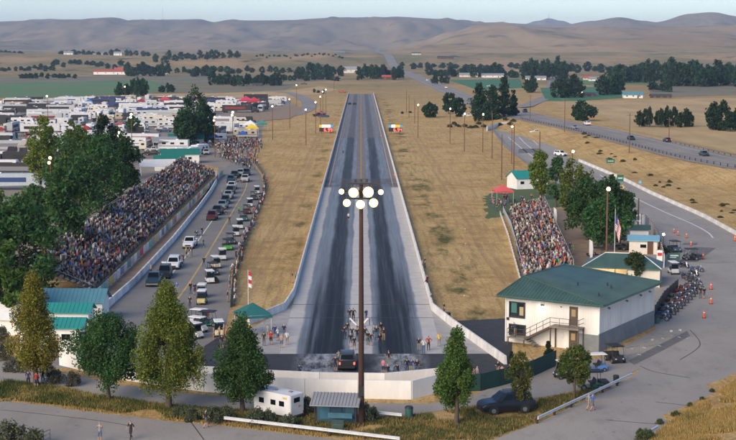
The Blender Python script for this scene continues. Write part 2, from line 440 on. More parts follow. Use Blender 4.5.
def hill_range(name, crest, Dc, Df, m, gul=0.16, seed=0, zf=None, nu=240, nv=36):
    def cy(px):
        if px <= crest[0][0]: return crest[0][1]
        for (a, b), (c, d) in zip(crest, crest[1:]):
            if px <= c:
                t = (px - a) / (c - a); t = t * t * (3 - 2 * t); return b + (d - b) * t
        return crest[-1][1]
    p0, p1 = crest[0][0], crest[-1][0]
    vs = []
    for j in range(nv + 1):
        v = j / nv * 1.35
        for i in range(nu + 1):
            px = p0 + (p1 - p0) * i / nu
            X = (px - 361) / F * Dc
            hz = GZ(cy(px), Dc)
            y = Df + (Dc - Df) * v
            zb = 20 + max(0, y - 3200) * 0.0012 - 4 if zf is None else zf
            vv = min(v, 2 - v)
            pr = vv ** 1.25 * 0.55 + smooth01(vv) * 0.45
            q = Vector((X / 420.0 + seed, y / 1500.0, seed * 3.3))
            g = noise.fractal(q, 0.9, 2.1, 5) * gul * (vv * (1.15 - vv)) * 4 * 0.55
            rdg = (1 - abs(noise.noise(Vector((X / 260.0 + seed * 7 + 0.0005 * y, y / 2600.0, 2.0))))) * gul * vv * (1 - vv) * 2
            if v > 0.93 and v < 1.1: g *= 0.3
            z = zb + (hz - zb) * max(0, pr + g - rdg * 0.6)
            vs.append((X * (0.75 + 0.25 * v) if v < 1 else X, y, z))
    n1 = nu + 1
    fs = [(j * n1 + i, j * n1 + i + 1, (j + 1) * n1 + i + 1, (j + 1) * n1 + i) for j in range(nv) for i in range(nu)]
    me = bpy.data.meshes.new(name); me.from_pydata(vs, [], fs); me.materials.append(MATS[m])
    me.polygons.foreach_set('use_smooth', [True] * len(me.polygons))
    return struct(name, me)
hill_range('hill_range', [(-140, 24), (-60, 22), (0, 22), (40, 21), (80, 20), (117, 17.5), (135, 21), (160, 20), (200, 19), (215, 22), (250, 21), (290, 20), (340, 18), (390, 17.5), (440, 19), (480, 22), (560, 26), (640, 30)], 11000, 6200, 'hill_grey', 0.34, 1)
hill_range('hillside', [(372, 51), (385, 49), (400, 46), (420, 41), (450, 32), (480, 24.5), (500, 22), (515, 26), (560, 27.5), (620, 28), (680, 26.5), (736, 25), (860, 22)], 7200, 3300, 'hill_brown', 0.22, 4)
hill_range('hill_ridge', [(520, 30), (560, 25), (590, 21.5), (618, 17.5), (640, 20), (655, 22), (690, 14), (708, 12.5), (736, 16), (860, 18)], 10500, 7400, 'hill_grey', 0.32, 8)
hill_range('distant_peak', [(500, 30), (520, 25), (537, 21), (547, 18.5), (560, 21), (575, 25), (600, 30)], 15000, 12500, 'hill_grey', 0.06, 12, nu=80)

# ---------------------------------------------------------------- flat sheets: fields, roads, the strip
def sheet(name, pts, m, z, kind='structure', px=True, rag=0.0):
    P = [(*(G(*p)[:2] if px else p), z) for p in pts]
    if rag:
        Q = []
        for a, c in zip(P, P[1:] + P[:1]):
            k = max(1, int(math.hypot(c[0] - a[0], c[1] - a[1]) / rag))
            for i in range(k): Q.append((a[0] + (c[0] - a[0]) * i / k + rnd.uniform(-.4, .4) * rag, a[1] + (c[1] - a[1]) * i / k + rnd.uniform(-.4, .4) * rag, z))
        P = Q
    bm = bmesh.new(); f = bm.faces.new([bm.verts.new(p) for p in P])
    if f.calc_area() > 0 and f.normal.z < 0: f.normal_flip()
    bmesh.ops.triangulate(bm, faces=[f])
    bmesh.ops.recalc_face_normals(bm, faces=bm.faces)
    if bm.faces and sum(q.normal.z for q in bm.faces) < 0: bmesh.ops.reverse_faces(bm, faces=bm.faces)
    me = bpy.data.meshes.new(name); bm.to_mesh(me); bm.free(); me.materials.append(MATS[m])
    o = link(name, me); o['kind'] = kind; return o
mat('field_green', (0.06, 0.19, 0.06), 0.95, noise_amt=0.9, nscale=0.03, col2=(0.14, 0.17, 0.075), stretch=(1, 0.4, 1))
mat('field_bright', (0.04, 0.165, 0.065), 0.95, noise_amt=0.3, nscale=0.05)
mat('field_sage', (0.125, 0.125, 0.075), 0.95, noise_amt=0.9, nscale=0.03, col2=(0.24, 0.19, 0.11), stretch=(1, 0.4, 1))
mat('field_tan', (0.54, 0.375, 0.16), 0.95, noise_amt=0.9, nscale=0.05, col2=(0.33, 0.215, 0.10), stretch=(1, 0.3, 1))
mat('lawn', (0.055, 0.11, 0.025), 0.95, noise_amt=0.9, nscale=0.4, col2=(0.10, 0.12, 0.035))
road_mat('asphalt', (0.27, 0.258, 0.24), (0.225, 0.215, 0.20), (0.17, 0.163, 0.152))
road_mat('asphalt_warm', (0.36, 0.335, 0.30), (0.295, 0.275, 0.25), (0.23, 0.215, 0.195))
mat('asphalt_dark', (0.042, 0.042, 0.046), 0.85, noise_amt=0.35, nscale=0.8)
mat('asphalt_patch', (0.15, 0.145, 0.14), 0.9, noise_amt=0.25, nscale=0.8)
mat('gravel', (0.22, 0.19, 0.165), 0.95, noise_amt=0.9, nscale=0.12, col2=(0.31, 0.26, 0.20), bump=0.1)
mat('dirt', (0.30, 0.21, 0.13), 0.95, noise_amt=0.35, nscale=0.5, bump=0.1)
road_mat('far_road', (0.30, 0.275, 0.255), (0.25, 0.23, 0.215), (0.20, 0.185, 0.175))
mat('line_white', (0.72, 0.71, 0.68), 0.8, noise_amt=0.25, nscale=1.5)
mat('line_yellow', (0.58, 0.40, 0.13), 0.8, noise_amt=0.3, nscale=1.5)

sheet('field', [(-60, 84.5), (0, 83.5), (60, 82), (150, 80.5), (172, 88), (150, 93), (60, 97.5), (-60, 98)], 'field_green', 0.10)
sheet('field', [(-60, 78), (150, 75.5), (330, 75), (345, 80), (240, 84), (172, 88), (150, 80.3), (0, 83.2), (-60, 84.2)], 'field_sage', 0.08)
sheet('field', [(172, 88.4), (250, 85), (300, 83.5), (285, 90), (215, 93), (150, 93.5)], 'field_sage', 0.09)
sheet('field', [(140, 94.0), (225, 93.4), (290, 90.5), (322, 86), (338, 90), (300, 98), (232, 98), (140, 98)], 'field_tan', 0.06)
sheet('field', [(448, 80), (520, 79), (524, 88), (478, 90)], 'field_bright', 0.10)
sheet('field', [(545, 79), (640, 77), (660, 84), (560, 85)], 'field_green', 0.10)
sheet('field', [(540, 88), (600, 87), (640, 97), (580, 101), (546, 101)], 'field_bright', 0.11)
sheet('field', [(548, 102), (736, 98), (820, 98), (820, 125), (736, 128), (620, 122)], 'field_tan', 0.05)
sheet('field', [(600, 121.5), (700, 126), (820, 130), (820, 160), (736, 152), (650, 136)], 'field_tan', 0.05)
sheet('field', [(650, 84), (800, 80), (800, 93), (650, 98)], 'field_sage', 0.07)

def strip(name, P, hw, m, lift, kind=True, parent=None, zfun=terrain, n=1):
    """ribbon that follows the terrain"""
    mb = MB(); L = []
    for i, p in enumerate(P):
        a = P[max(0, i - 1)]; c = P[min(len(P) - 1, i + 1)]
        dx, dy = c[0] - a[0], c[1] - a[1]; q = math.hypot(dx, dy) or 1
        nx, ny = -dy / q, dx / q
        z = max(zfun(p[0], p[1]), zfun(p[0] + nx * hw, p[1] + ny * hw), zfun(p[0] - nx * hw, p[1] - ny * hw)) + lift + max(0, p[1] - 1500) * 0.0006
        L.append(((p[0] + nx * hw, p[1] + ny * hw, z), (p[0] - nx * hw, p[1] - ny * hw, z)))
    for a, c in zip(L, L[1:]): mb.quad(a[0], a[1], c[1], c[0])
    o = mb.build(name, m, parent)
    if kind: o['kind'] = 'structure'
    return o
def offset(P, d):
    out = []
    for i, p in enumerate(P):
        a = P[max(0, i - 1)]; c = P[min(len(P) - 1, i + 1)]
        dx, dy = c[0] - a[0], c[1] - a[1]; q = math.hypot(dx, dy) or 1
        out.append((p[0] - dy / q * d, p[1] + dx / q * d))
    return out
HR = catmull(HWY, 24)
hw_o = strip('highway', HR, 8.4, 'far_road', 0.05)
HN = [p for p in HR if p[1] < 1700]
for d, mm in ((0.25, 'line_yellow'), (-0.25, 'line_yellow'), (5.6, 'line_white'), (-5.6, 'line_white')):
    strip('road_line', offset(HN, d), 0.09, mm, 0.06)
strip('road_shoulder', [p for p in offset(HR, 9.6) if 300 < p[1] < 700], 1.2, 'gravel', 0.03)
# side road running away between the far fields
strip('side_road', [(72, 760), (95, 830), (130, 1000), (180, 1350), (235, 1750), (280, 2100)], 4.5, 'far_road', 0.04)
strip('pit_loop_road', catmull([(-85, 1120), (-58, 1100), (-38, 960), (-30, 830), (-34, 740), (-46, 680), (-62, 640)], 8), 4.5, 'far_road', 0.12)

sheet('pit_lot', [(-70, 104), (0, 102.5), (70, 101), (140, 98), (232, 98), (290, 98), (292, 104), (270, 113), (262, 130), (262, 142), (250, 152), (225, 168), (205, 165), (150, 195), (80, 240), (30, 290), (-70, 300)], 'gravel', 0.015)
sheet('dirt_bank', [(213, 117), (250, 113.5), (280, 108), (295, 104), (303, 110), (290, 119), (262, 121), (215, 119)], 'dirt', 0.16)

# left return road and the walkway before the long grandstand
ret = [(-33.6, 150), (-32.8, 200), (-33.2, 250), (-34.3, 300), (-35.6, 345), (-38.5, 385), (-42, 420), (-44, 470), (-37, 470), (-32, 420), (-27, 385), (-23.6, 345), (-22.3, 300), (-21.0, 250), (-19.8, 215), (-17.5, 190), (-16.5, 170), (-15.5, 150)]
sheet('return_road', ret, 'asphalt', 0.012, px=False)
sheet('walkway', [(-36.6, 165), (-36.6, 385), (-38.6, 385), (-35.7, 345), (-34.4, 300), (-33.3, 250), (-32.9, 200), (-33.6, 165)], 'dirt', 0.010, px=False)
YEL = catmull([(-25.2, 178), (-25.0, 205), (-25.8, 250), (-26.9, 300), (-28.0, 345), (-30.0, 372), (-34, 395)], 8)
strip('road_line', YEL, 0.14, 'line_yellow', 0.020, zfun=lambda x, y: 0)
WL = catmull([(-28.6, 205), (-28.9, 250), (-29.9, 300), (-31.3, 345), (-33, 365)], 8)
strip('road_line', WL, 0.10, 'line_white', 0.020, zfun=lambda x, y: 0)

# foreground and right-hand paved roads
sheet('access_road', [(487, 124), (494, 131), (503, 144), (530, 165), (575, 195), (612, 216), (636, 232), (648, 252), (648, 280), (648, 300), (656, 329), (604, 358), (640, 369), (632, 377), (590, 398), (540, 422), (490, 441), (455, 459),
    (600, 471), (640, 452), (656, 433), (674, 419), (701, 403), (737, 377), (790, 351), (835, 310), (790, 262), (737, 236), (704, 218), (677, 206), (650, 194), (626, 182), (610, 175), (579, 161), (563, 155), (551, 143), (533, 132), (542, 124)], 'asphalt_warm', 0.016)
sheet('foreground_road', [(-60, 393), (0, 400.5), (53, 406.5), (106, 413.5), (170, 421.5), (224, 426), (300, 435), (400, 447), (455, 459), (600, 471), (300, 474), (150, 463), (60, 448), (40, 440), (-60, 432)], 'asphalt_warm', 0.020)
sheet('service_road', [(-40, 352), (40, 368), (120, 385), (177, 393), (300, 402.5), (430, 404), (475, 395), (520, 374), (606, 357), (641, 368), (600, 388), (545, 397), (490, 403), (400, 417), (300, 413), (170, 405), (90, 395), (-40, 375)], 'asphalt_warm', 0.024)
sheet('asphalt_repair', [(634, 365), (662, 351), (690, 336), (687, 331), (655, 347), (628, 361)], 'asphalt_patch', 0.028)
sheet('asphalt_repair', [(679, 262), (697, 262), (716, 248), (694, 247)], 'asphalt_patch', 0.028)
sheet('asphalt_repair', [(682, 245), (697, 245), (698, 243), (684, 243)], 'asphalt_patch', 0.028)
sheet('asphalt_repair', [(518, 153), (547, 153), (540, 148.5), (519, 149)], 'asphalt_patch', 0.028)
def px_line(name, pts, hw, m, z=0.028):
    P = catmull([tuple(G(*p)[:2]) for p in pts], 10)
    return strip(name, P, hw, m, z, zfun=lambda x, y: 0)
px_line('road_line', [(600, 175), (628, 194), (660, 210), (690, 223), (707, 232), (713, 238)], 0.16, 'line_white')
px_line('road_line', [(508, 137), (520, 147), (533, 157)], 0.16, 'line_white')
px_line('road_line', [(519, 137), (527, 145), (545, 158)], 0.16, 'line_white')
px_line('road_line', [(529, 137), (538, 145)], 0.16, 'line_white')
# tar-sealed cracks
for pts in ([(-20, 408), (40, 414), (100, 421), (135, 427)], [(606, 420), (640, 423), (657, 424)], [(640, 366), (655, 372), (690, 378)], [(655, 402), (690, 406)], [(190, 421), (204, 440)], [(690, 330), (700, 345), (680, 360)], [(660, 250), (700, 262), (736, 262)]):
    px_line('tar_seam', pts, 0.045, 'asphalt_dark', 0.030)
sheet('paved_apron', [(452, 321), (513, 318), (512, 350), (507, 374), (500, 368), (477, 347)], 'asphalt_dark', 0.018)
sheet('lawn', [(484, 196), (515, 187), (560, 181), (566, 206), (515, 214), (487, 219)], 'lawn', 0.012, rag=1.6)
sheet('gravel_yard', [(545, 206), (612, 218), (634, 232), (646, 252), (648, 300), (520, 282), (570, 262)], 'dirt', 0.010, rag=1.5)

# ---- the strip
def strip_material():
    m = bpy.data.materials.new('strip_surface'); m.use_nodes = True
    n = m.node_tree.nodes; l = m.node_tree.links; b = n['Principled BSDF']
    geo = n.new('ShaderNodeNewGeometry'); sx = n.new('ShaderNodeSeparateXYZ'); l.new(geo.outputs['Position'], sx.inputs[0])
    X, Y = sx.outputs[0], sx.outputs[1]
    def M(op, a, c=None, d=None):
        q = n.new('ShaderNodeMath'); q.operation = op
        for s, i in ((a, 0), (c, 1), (d, 2)):
            if s is None: continue
            if isinstance(s, (int, float)): q.inputs[i].default_value = s
            else: l.new(s, q.inputs[i])
        return q.outputs[0]
    def rng(src, a, c, d=0.0, e=1.0, sm=False):
        q = n.new('ShaderNodeMapRange'); q.inputs[1].default_value = a; q.inputs[2].default_value = c; q.inputs[3].default_value = d; q.inputs[4].default_value = e
        if sm: q.interpolation_type = 'SMOOTHSTEP'
        l.new(src, q.inputs[0]); return q.outputs[0]
    def mix(fac, a, c):
        q = n.new('ShaderNodeMix'); q.data_type = 'RGBA'
        for s, i in ((fac, 0), (a, 6), (c, 7)):
            if isinstance(s, (int, float)): q.inputs[i].default_value = s
            elif isinstance(s, tuple): q.inputs[i].default_value = (*s, 1)
            else: l.new(s, q.inputs[i])
        return q.outputs[2]
    def nz(scale, stretch, det=6, ro=0.65):
        mp = n.new('ShaderNodeMapping'); mp.inputs['Scale'].default_value = stretch; l.new(geo.outputs['Position'], mp.inputs[0])
        t = n.new('ShaderNodeTexNoise'); t.inputs['Scale'].default_value = scale; t.inputs['Detail'].default_value = det; t.inputs['Roughness'].default_value = ro
        l.new(mp.outputs[0], t.inputs[0]); return t.outputs[0]
    aX = M('ABSOLUTE', X)
    wob = M('MULTIPLY', M('SUBTRACT', nz(0.06, (0.4, 1, 1), 4), 0.5), 1.0)
    aXw = M('ADD', aX, wob)
    conc = mix(rng(nz(0.5, (1, 1, 1)), 0.3, 0.7), (0.56, 0.54, 0.51), (0.44, 0.425, 0.40))
    asph = mix(rng(nz(0.6, (1, 0.2, 1)), 0.3, 0.7), (0.235, 0.21, 0.20), (0.175, 0.16, 0.155))
    nearc = rng(Y, 348.5, 349.5, 1, 0)                       # concrete launch pad ends here
    c = mix(nearc, asph, conc)
    # rubber laid down in both lanes: wide pale skin, dark grooves
    fineS = nz(2.2, (1.4, 0.02, 1), 5, 0.75)
    midS = nz(0.8, (1.3, 0.015, 1), 5, 0.7)
    lane = M('MULTIPLY', rng(aXw, 1.2, 1.55, sm=True), rng(aXw, 7.1, 7.5, 1, 0, sm=True))
    lane = M('MULTIPLY', lane, rng(Y, 542, 545, 1, 0.55))
    lane = M('MULTIPLY', lane, rng(Y, 150, 156, 0.0, 1))
    skin = mix(rng(fineS, 0.35, 0.66), (0.14, 0.17, 0.205), (0.26, 0.30, 0.345))
    skin = mix(rng(midS, 0.50, 0.64, 0, 0.5), skin, (0.07, 0.085, 0.105))
    groove_d = M('ABSOLUTE', M('SUBTRACT', aXw, 3.75))
    groove = M('MULTIPLY', rng(groove_d, 0.9, 1.7, 1, 0, sm=True), rng(midS, 0.30, 0.54, 0.82, 1.0))
    skin = mix(M('MULTIPLY', groove, rng(Y, 230, 600, 0.92, 0.7)), skin, (0.014, 0.018, 0.025))
    c = mix(M('MULTIPLY', lane, rng(fineS, 0.25, 0.5, 0.8, 1.0)), c, skin)
    # burn-out box: dark rubbered strip, the rubber fans out from it
    fan = M('MULTIPLY', rng(Y, 245, 180, 0, 1, sm=True), M('MULTIPLY', rng(aXw, 1.6, 2.3, sm=True), rng(aXw, 6.0, 7.0, 1, 0, sm=True)))
    c = mix(M('MULTIPLY', fan, rng(midS, 0.34, 0.56, 0.35, 0.95)), c, (0.018, 0.022, 0.029))
    # transverse joints
    for yj in (178.5, 188.0, 349.0, 352.0, 543.5, 590.0): 
        jd = M('ABSOLUTE', M('SUBTRACT', Y, yj)); c = mix(rng(jd, 0.12, 0.30, 0.75, 0), c, (0.06, 0.06, 0.06))
    c = mix(M('MULTIPLY', rng(M('ABSOLUTE', M('SUBTRACT', Y, 362)), 9, 12, 0.75, 0), rng(nz(0.5, (0.5, 0.3, 1)), 0.35, 0.6)), c, (0.10, 0.09, 0.09))
    # centre line
    cl = M('MULTIPLY', rng(aX, 0.16, 0.26, 1, 0), rng(Y, 345, 360))
    c = mix(M('MULTIPLY', cl, 0.8), c, (0.40, 0.26, 0.10))
    for ed in (7.9,):
        el = M('MULTIPLY', rng(M('ABSOLUTE', M('SUBTRACT', aX, ed)), 0.07, 0.12, 0.6, 0), rng(Y, 345, 360))
        c = mix(el, c, (0.6, 0.6, 0.58))
    l.new(c, b.inputs['Base Color'])
    b.inputs['Roughness'].default_value = 0.62; l.new(rng(lane, 0, 1, 0.9, 0.72), b.inputs['Roughness']); b.inputs['Specular IOR Level'].default_value = 0.10
    bp = n.new('ShaderNodeBump'); bp.inputs['Strength'].default_value = 0.15; bp.inputs['Distance'].default_value = 0.02
    l.new(fineS, bp.inputs['Height']); l.new(bp.outputs[0], b.inputs['Normal'])
    MATS['strip'] = m
strip_material()
mb = MB()
for a, c in zip(range(150, 1060, 10), range(160, 1070, 10)):
    hw0 = 9.1
    mb.quad((-hw0, a, 0.03), (hw0, a, 0.03), (hw0, c, 0.03), (-hw0, c, 0.03))
struct('drag_strip', mb, ['strip'])
sheet('concrete_apron', [(-9.05, 188), (-13.2, 172.5), (-16.5, 161.5), (-12, 156.8), (-9.05, 156.8)], 'concrete', 0.026, px=False)
sheet('concrete_apron', [(9.05, 184), (9.05, 156.8), (14.6, 156.8), (12, 170)], 'concrete', 0.026, px=False)
def burnout_material():
    m = MATS['asphalt_dark'].copy(); m.name = 'burnout_surface'; n = m.node_tree.nodes; l = m.node_tree.links; b = n['Principled BSDF']
    geo = n.new('ShaderNodeNewGeometry'); sx = n.new('ShaderNodeSeparateXYZ'); l.new(geo.outputs['Position'], sx.inputs[0])
    ab = n.new('ShaderNodeMath'); ab.operation = 'ABSOLUTE'; l.new(sx.outputs[0], ab.inputs[0])
    sb = n.new('ShaderNodeMath'); sb.operation = 'SUBTRACT'; sb.inputs[1].default_value = 4.3; l.new(ab.outputs[0], sb.inputs[0])
    a2 = n.new('ShaderNodeMath'); a2.operation = 'ABSOLUTE'; l.new(sb.outputs[0], a2.inputs[0])
    mr = n.new('ShaderNodeMapRange'); mr.inputs[1].default_value = 1.2; mr.inputs[2].default_value = 3.4; mr.inputs[3].default_value = 1; mr.inputs[4].default_value = 0; l.new(a2.outputs[0], mr.inputs[0])
    mp = n.new('ShaderNodeMapping'); mp.inputs['Scale'].default_value = (1.3, 0.35, 1); l.new(geo.outputs['Position'], mp.inputs[0])
    t = n.new('ShaderNodeTexNoise'); t.inputs['Scale'].default_value = 0.9; t.inputs['Detail'].default_value = 7; t.inputs['Roughness'].default_value = 0.75; l.new(mp.outputs[0], t.inputs[0])
    m2 = n.new('ShaderNodeMapRange'); m2.inputs[1].default_value = 0.40; m2.inputs[2].default_value = 0.60; l.new(t.outputs[0], m2.inputs[0])
    pr = n.new('ShaderNodeMath'); pr.operation = 'MULTIPLY'; l.new(mr.outputs[0], pr.inputs[0]); l.new(m2.outputs[0], pr.inputs[1])
    mx = n.new('ShaderNodeMix'); mx.data_type = 'RGBA'; l.new(pr.outputs[0], mx.inputs[0])
    old = b.inputs['Base Color'].links[0].from_socket; l.new(old, mx.inputs[6]); mx.inputs[7].default_value = (0.36, 0.38, 0.40, 1); l.new(mx.outputs[2], b.inputs['Base Color'])
    MATS['burnout'] = m
burnout_material()
sheet('burnout_box', [(-21, 144.5), (-20, 150.2), (-18.5, 158.5), (-17, 166), (-14, 162), (-11.5, 157), (15.5, 157), (16, 150.2), (14, 144.5)], 'burnout', 0.036, px=False)
# ---------------------------------------------------------------- foliage
def leaf_material():
    m = bpy.data.materials.new('leaves'); m.use_nodes = True
    n = m.node_tree.nodes; l = m.node_tree.links; b = n['Principled BSDF']
    oi = n.new('ShaderNodeObjectInfo'); geo = n.new('ShaderNodeNewGeometry')
    mr = n.new('ShaderNodeMapRange'); mr.inputs[3].default_value = 0.5; mr.inputs[4].default_value = 1.5; l.new(geo.outputs['Random Per Island'], mr.inputs[0])
    tx = n.new('ShaderNodeTexNoise'); tx.inputs['Scale'].default_value = 0.55; tx.inputs['Detail'].default_value = 3
    tc = n.new('ShaderNodeTexCoord'); l.new(tc.outputs['Object'], tx.inputs[0])
    hs = n.new('ShaderNodeHueSaturation')
    mh = n.new('ShaderNodeMapRange'); mh.inputs[1].default_value = 0.3; mh.inputs[2].default_value = 0.7; mh.inputs[3].default_value = 0.47; mh.inputs[4].default_value = 0.53; l.new(tx.outputs[0], mh.inputs[0])
    l.new(mh.outputs[0], hs.inputs['Hue']); l.new(mr.outputs[0], hs.inputs['Value']); l.new(oi.outputs['Color'], hs.inputs['Color'])
    l.new(hs.outputs[0], b.inputs['Base Color']); b.inputs['Roughness'].default_value = 0.65; b.inputs['Specular IOR Level'].default_value = 0.25
    tr = n.new('ShaderNodeBsdfTranslucent'); l.new(hs.outputs[0], tr.inputs[0])
    mx = n.new('ShaderNodeMixShader'); mx.inputs[0].default_value = 0.35
    l.new(b.outputs[0], mx.inputs[1]); l.new(tr.outputs[0], mx.inputs[2]); l.new(mx.outputs[0], n['Material Output'].inputs[0])
    MATS['leaves'] = m
leaf_material()
def np_mesh(name, V, F4, mats, col=None):
    me = bpy.data.meshes.new(name)
    k = F4.shape[1]
    me.vertices.add(len(V)); me.vertices.foreach_set('co', V.astype(np.float32).ravel())
    me.loops.add(F4.size); me.loops.foreach_set('vertex_index', F4.astype(np.int32).ravel())
    me.polygons.add(len(F4)); me.polygons.foreach_set('loop_start', np.arange(0, F4.size, k, dtype=np.int32)); me.polygons.foreach_set('loop_total', np.full(len(F4), k, dtype=np.int32))
    for q in mats: me.materials.append(MATS[q])
    if col is not None:
        a = me.color_attributes.new('Col', 'FLOAT_COLOR', 'POINT'); a.data.foreach_set('color', col.astype(np.float32).ravel())
    me.update(calc_edges=True); me.validate()
    return me
def leaf_quads(P, size, rg, flat=0.0, elong=1.7):
    N = len(P)
    a = rg.normal(size=(N, 3)); a[:, 2] *= (1 - flat); a /= np.linalg.norm(a, axis=1)[:, None] + 1e-9
    t = rg.normal(size=(N, 3)); b = np.cross(a, t); b /= np.linalg.norm(b, axis=1)[:, None] + 1e-9
    s = size * rg.uniform(0.6, 1.35, N)[:, None]
    V = np.stack([P - a * s * elong * 0.5, P + b * s * 0.45, P + a * s * elong * 0.5, P - b * s * 0.45], 1).reshape(-1, 3)
    return V, np.arange(4 * N).reshape(-1, 4)
PROF = {
    'round': lambda t: max(0.0, 1 - (2 * t - 0.9) ** 2) ** 0.5 if t < 0.95 else 0.3,
    'cone': lambda t: (t / 0.24) ** 0.6 if t < 0.24 else max(0.0, 1 - (t - 0.24) / 0.78) ** 0.95,
    'oval': lambda t: math.sin(math.pi * min(1, (t * 0.94 + 0.03))) ** 0.6,
    'poplar': lambda t: (t / 0.2) ** 0.5 if t < 0.2 else (1 - ((t - 0.2) / 0.8) ** 2.2) ** 0.8 if t < 1 else 0,
    'conifer': lambda t: max(0.03, (1 - t)) ** 0.85 * (0.75 + 0.25 * math.cos(t * 40)),
    'bush': lambda t: max(0.0, 1 - t ** 2) ** 0.5,
}
def make_tree_mesh(h, wd, base, shape, nclump, nleaf, leaf, seed, rise=1.0, hollow=0.45, clump=0.15, trunk_r=None):
    rg = np.random.default_rng(seed); rr = random.Random(seed)
    pf = PROF[shape]; CC = []
    lob = [rr.uniform(0, 6.28) for _ in range(4)]
    while len(CC) < nclump:
        t = rr.random() ** 0.85; r = pf(t)
        if rr.random() > r + 0.12: continue
        a = rr.uniform(0, 6.283)
        q = hollow + (1 - hollow) * rr.random() ** 0.6
        lump = 1 + (0.08 if shape == 'oval' else 0.15) * math.sin(3 * a + lob[0] + 4 * t) + 0.11 * math.sin(5 * a + lob[1] - 9 * t)
        rad = r * q * wd / 2 * lump * 0.9 * rr.choice((0.82, 1, 1, 1.1))
        CC.append((rad * math.cos(a), rad * math.sin(a), base + t * (h - base) * 0.95, 0.7 + 0.6 * rr.random()))
    CC = np.array(CC); k = nleaf // nclump
    cr = wd * clump
    d = rg.normal(size=(nclump, k, 3)); d /= np.linalg.norm(d, axis=2)[..., None] + 1e-9
    d *= (rg.random((nclump, k, 1)) ** 0.45) * cr * CC[:, None, 3:4]
    d[..., 2] *= rise
    d[..., 0:2] += (CC[:, None, 0:2] / (wd / 2)) * np.clip(d[..., 2:3], 0, None) * 0.15
    P = (CC[:, None, :3] + d).reshape(-1, 3)
    P = P[P[:, 2] > 0.12]
    V, Q = leaf_quads(P, leaf, rg)
    crown = np_mesh('crown', V, Q, ['leaves'])
    mb = MB(); tr = trunk_r or 0.022 * h + 0.03
    top = base + (h - base) * (0.85 if shape in ('conifer', 'poplar', 'cone') else 0.6)
    x = y = 0; segs = 5; prev = (0, 0, -0.1); pts = [prev]
    for i in range(1, segs + 1):
        x += rr.uniform(-1, 1) * 0.012 * h; y += rr.uniform(-1, 1) * 0.012 * h
        pts.append((x, y, top * i / segs))
    for i, (a, c) in enumerate(zip(pts, pts[1:])): mb.cyl(a, c, tr * (1 - i / (segs + 0.6)) * (1.25 if i == 0 else 1), tr * (1 - (i + 1) / (segs + 0.6)), 7)
    for i in rr.sample(range(nclump), min(nclump, 26)):
        c = CC[i]; zz = max(base * 0.8, c[2] - 0.35 * math.hypot(c[0], c[1]) * (2 if rise > 1.2 else 1) - 0.05 * h); zz = min(zz, top * 0.97)
        f = zz / top; j = min(segs - 1, int(f * segs)); u = f * segs - j
        s = [pts[j][m] + (pts[j + 1][m] - pts[j][m]) * u for m in range(3)]
        rb = tr * max(0.12, (1 - f)) * 0.5
        midp = [(s[m] + c[m]) / 2 + (0.03 * h if m == 2 and rise > 1.2 else 0) for m in range(3)]
        mb.cyl(s, midp, rb, rb * 0.65, 5, False); mb.cyl(midp, c[:3], rb * 0.65, rb * 0.2, 5, False)
    return mb.mesh('trunk', ['trunk'], 60), crown
def plant_tree(name, meshes, loc, label, col, rz=0.0, scale=None, group=None, cat='tree'):
    t = thing(name, label, cat, loc, rz, group)
    link('trunk' if cat == 'tree' else 'stem', meshes[0], t)
    link('crown' if cat == 'tree' else 'foliage', meshes[1], t, col)
    if scale: t.scale = scale
    return t
def tree_px(name, bpx, bpy_, top_py, w_px, label, col, shape, nclump, nleaf, leaf, seed, basef=0.22, rise=1.0, group=None, hollow=0.45, clump=0.15, z=0.0, trunk_r=None):
    g = G(bpx, bpy_, z); D = g.y
    h = CAM_H - z - (CAM_H - z) * (top_py - 47.6) / (bpy_ - 47.6); wd = w_px * D / F
    me = make_tree_mesh(h, wd, h * basef, shape, nclump, nleaf, leaf, seed, rise, hollow, clump, trunk_r)
    return plant_tree(name, me, (g.x, g.y, terrain(g.x, g.y) if z == 0 else z), label, col, 0, None, group)

GR_DARK = (0.050, 0.120, 0.034); GR_MID = (0.085, 0.155, 0.032); GR_LIME = (0.15, 0.20, 0.03); GR_GOLD = (0.21, 0.19, 0.03); GR_YEL = (0.15, 0.185, 0.03); GR_BLUE = (0.022, 0.050, 0.026)
# foreground trees
tree_px('maple_tree', 36, 387, 276, 64, 'tall golden green tree above people at the roadside beside the teal roofed booths', GR_GOLD, 'cone', 85, 30000, 0.125, 11, 0.20, 1.7, clump=0.12)
tree_px('shade_tree', 109, 400, 312, 70, 'round dark green tree between the golden tree and the yellowish one', GR_DARK, 'round', 70, 24000, 0.15, 12, 0.22, 1.0, clump=0.15)
tree_px('maple_tree', 169, 409, 284, 80, 'large yellowish green tree in front of the return road golf carts', GR_YEL, 'cone', 100, 40000, 0.125, 13, 0.18, 1.7, clump=0.12)
tree_px('shade_tree', 243, 414, 313, 62, 'dark green tree half hiding the white travel trailer', (0.045, 0.10, 0.025), 'cone', 100, 25000, 0.135, 144, 0.16, 1.2, clump=0.14)
tree_px('shade_tree', 456, 425, 326, 44, 'dense green oval tree beside the green waste bin', GR_MID, 'cone', 95, 21000, 0.125, 155, 0.18, 1.2, clump=0.15)
tree_px('young_tree', 520, 412, 350, 25, 'slim olive young tree rising behind the dark parked car', (0.12, 0.135, 0.035), 'oval', 40, 6500, 0.115, 16, 0.20, 1.5, clump=0.15)
tree_px('young_tree', 574, 400, 344, 34, 'small rounded olive green tree beside the end of the white guardrail', (0.10, 0.135, 0.032), 'oval', 48, 9500, 0.125, 17, 0.26, 1.1, clump=0.15)
tree_px('spruce_tree', 548, 364, 340, 17, 'small dark conifer below the outside staircase', (0.022, 0.05, 0.025), 'conifer', 60, 4500, 0.13, 18, 0.05, 0.6, clump=0.11)
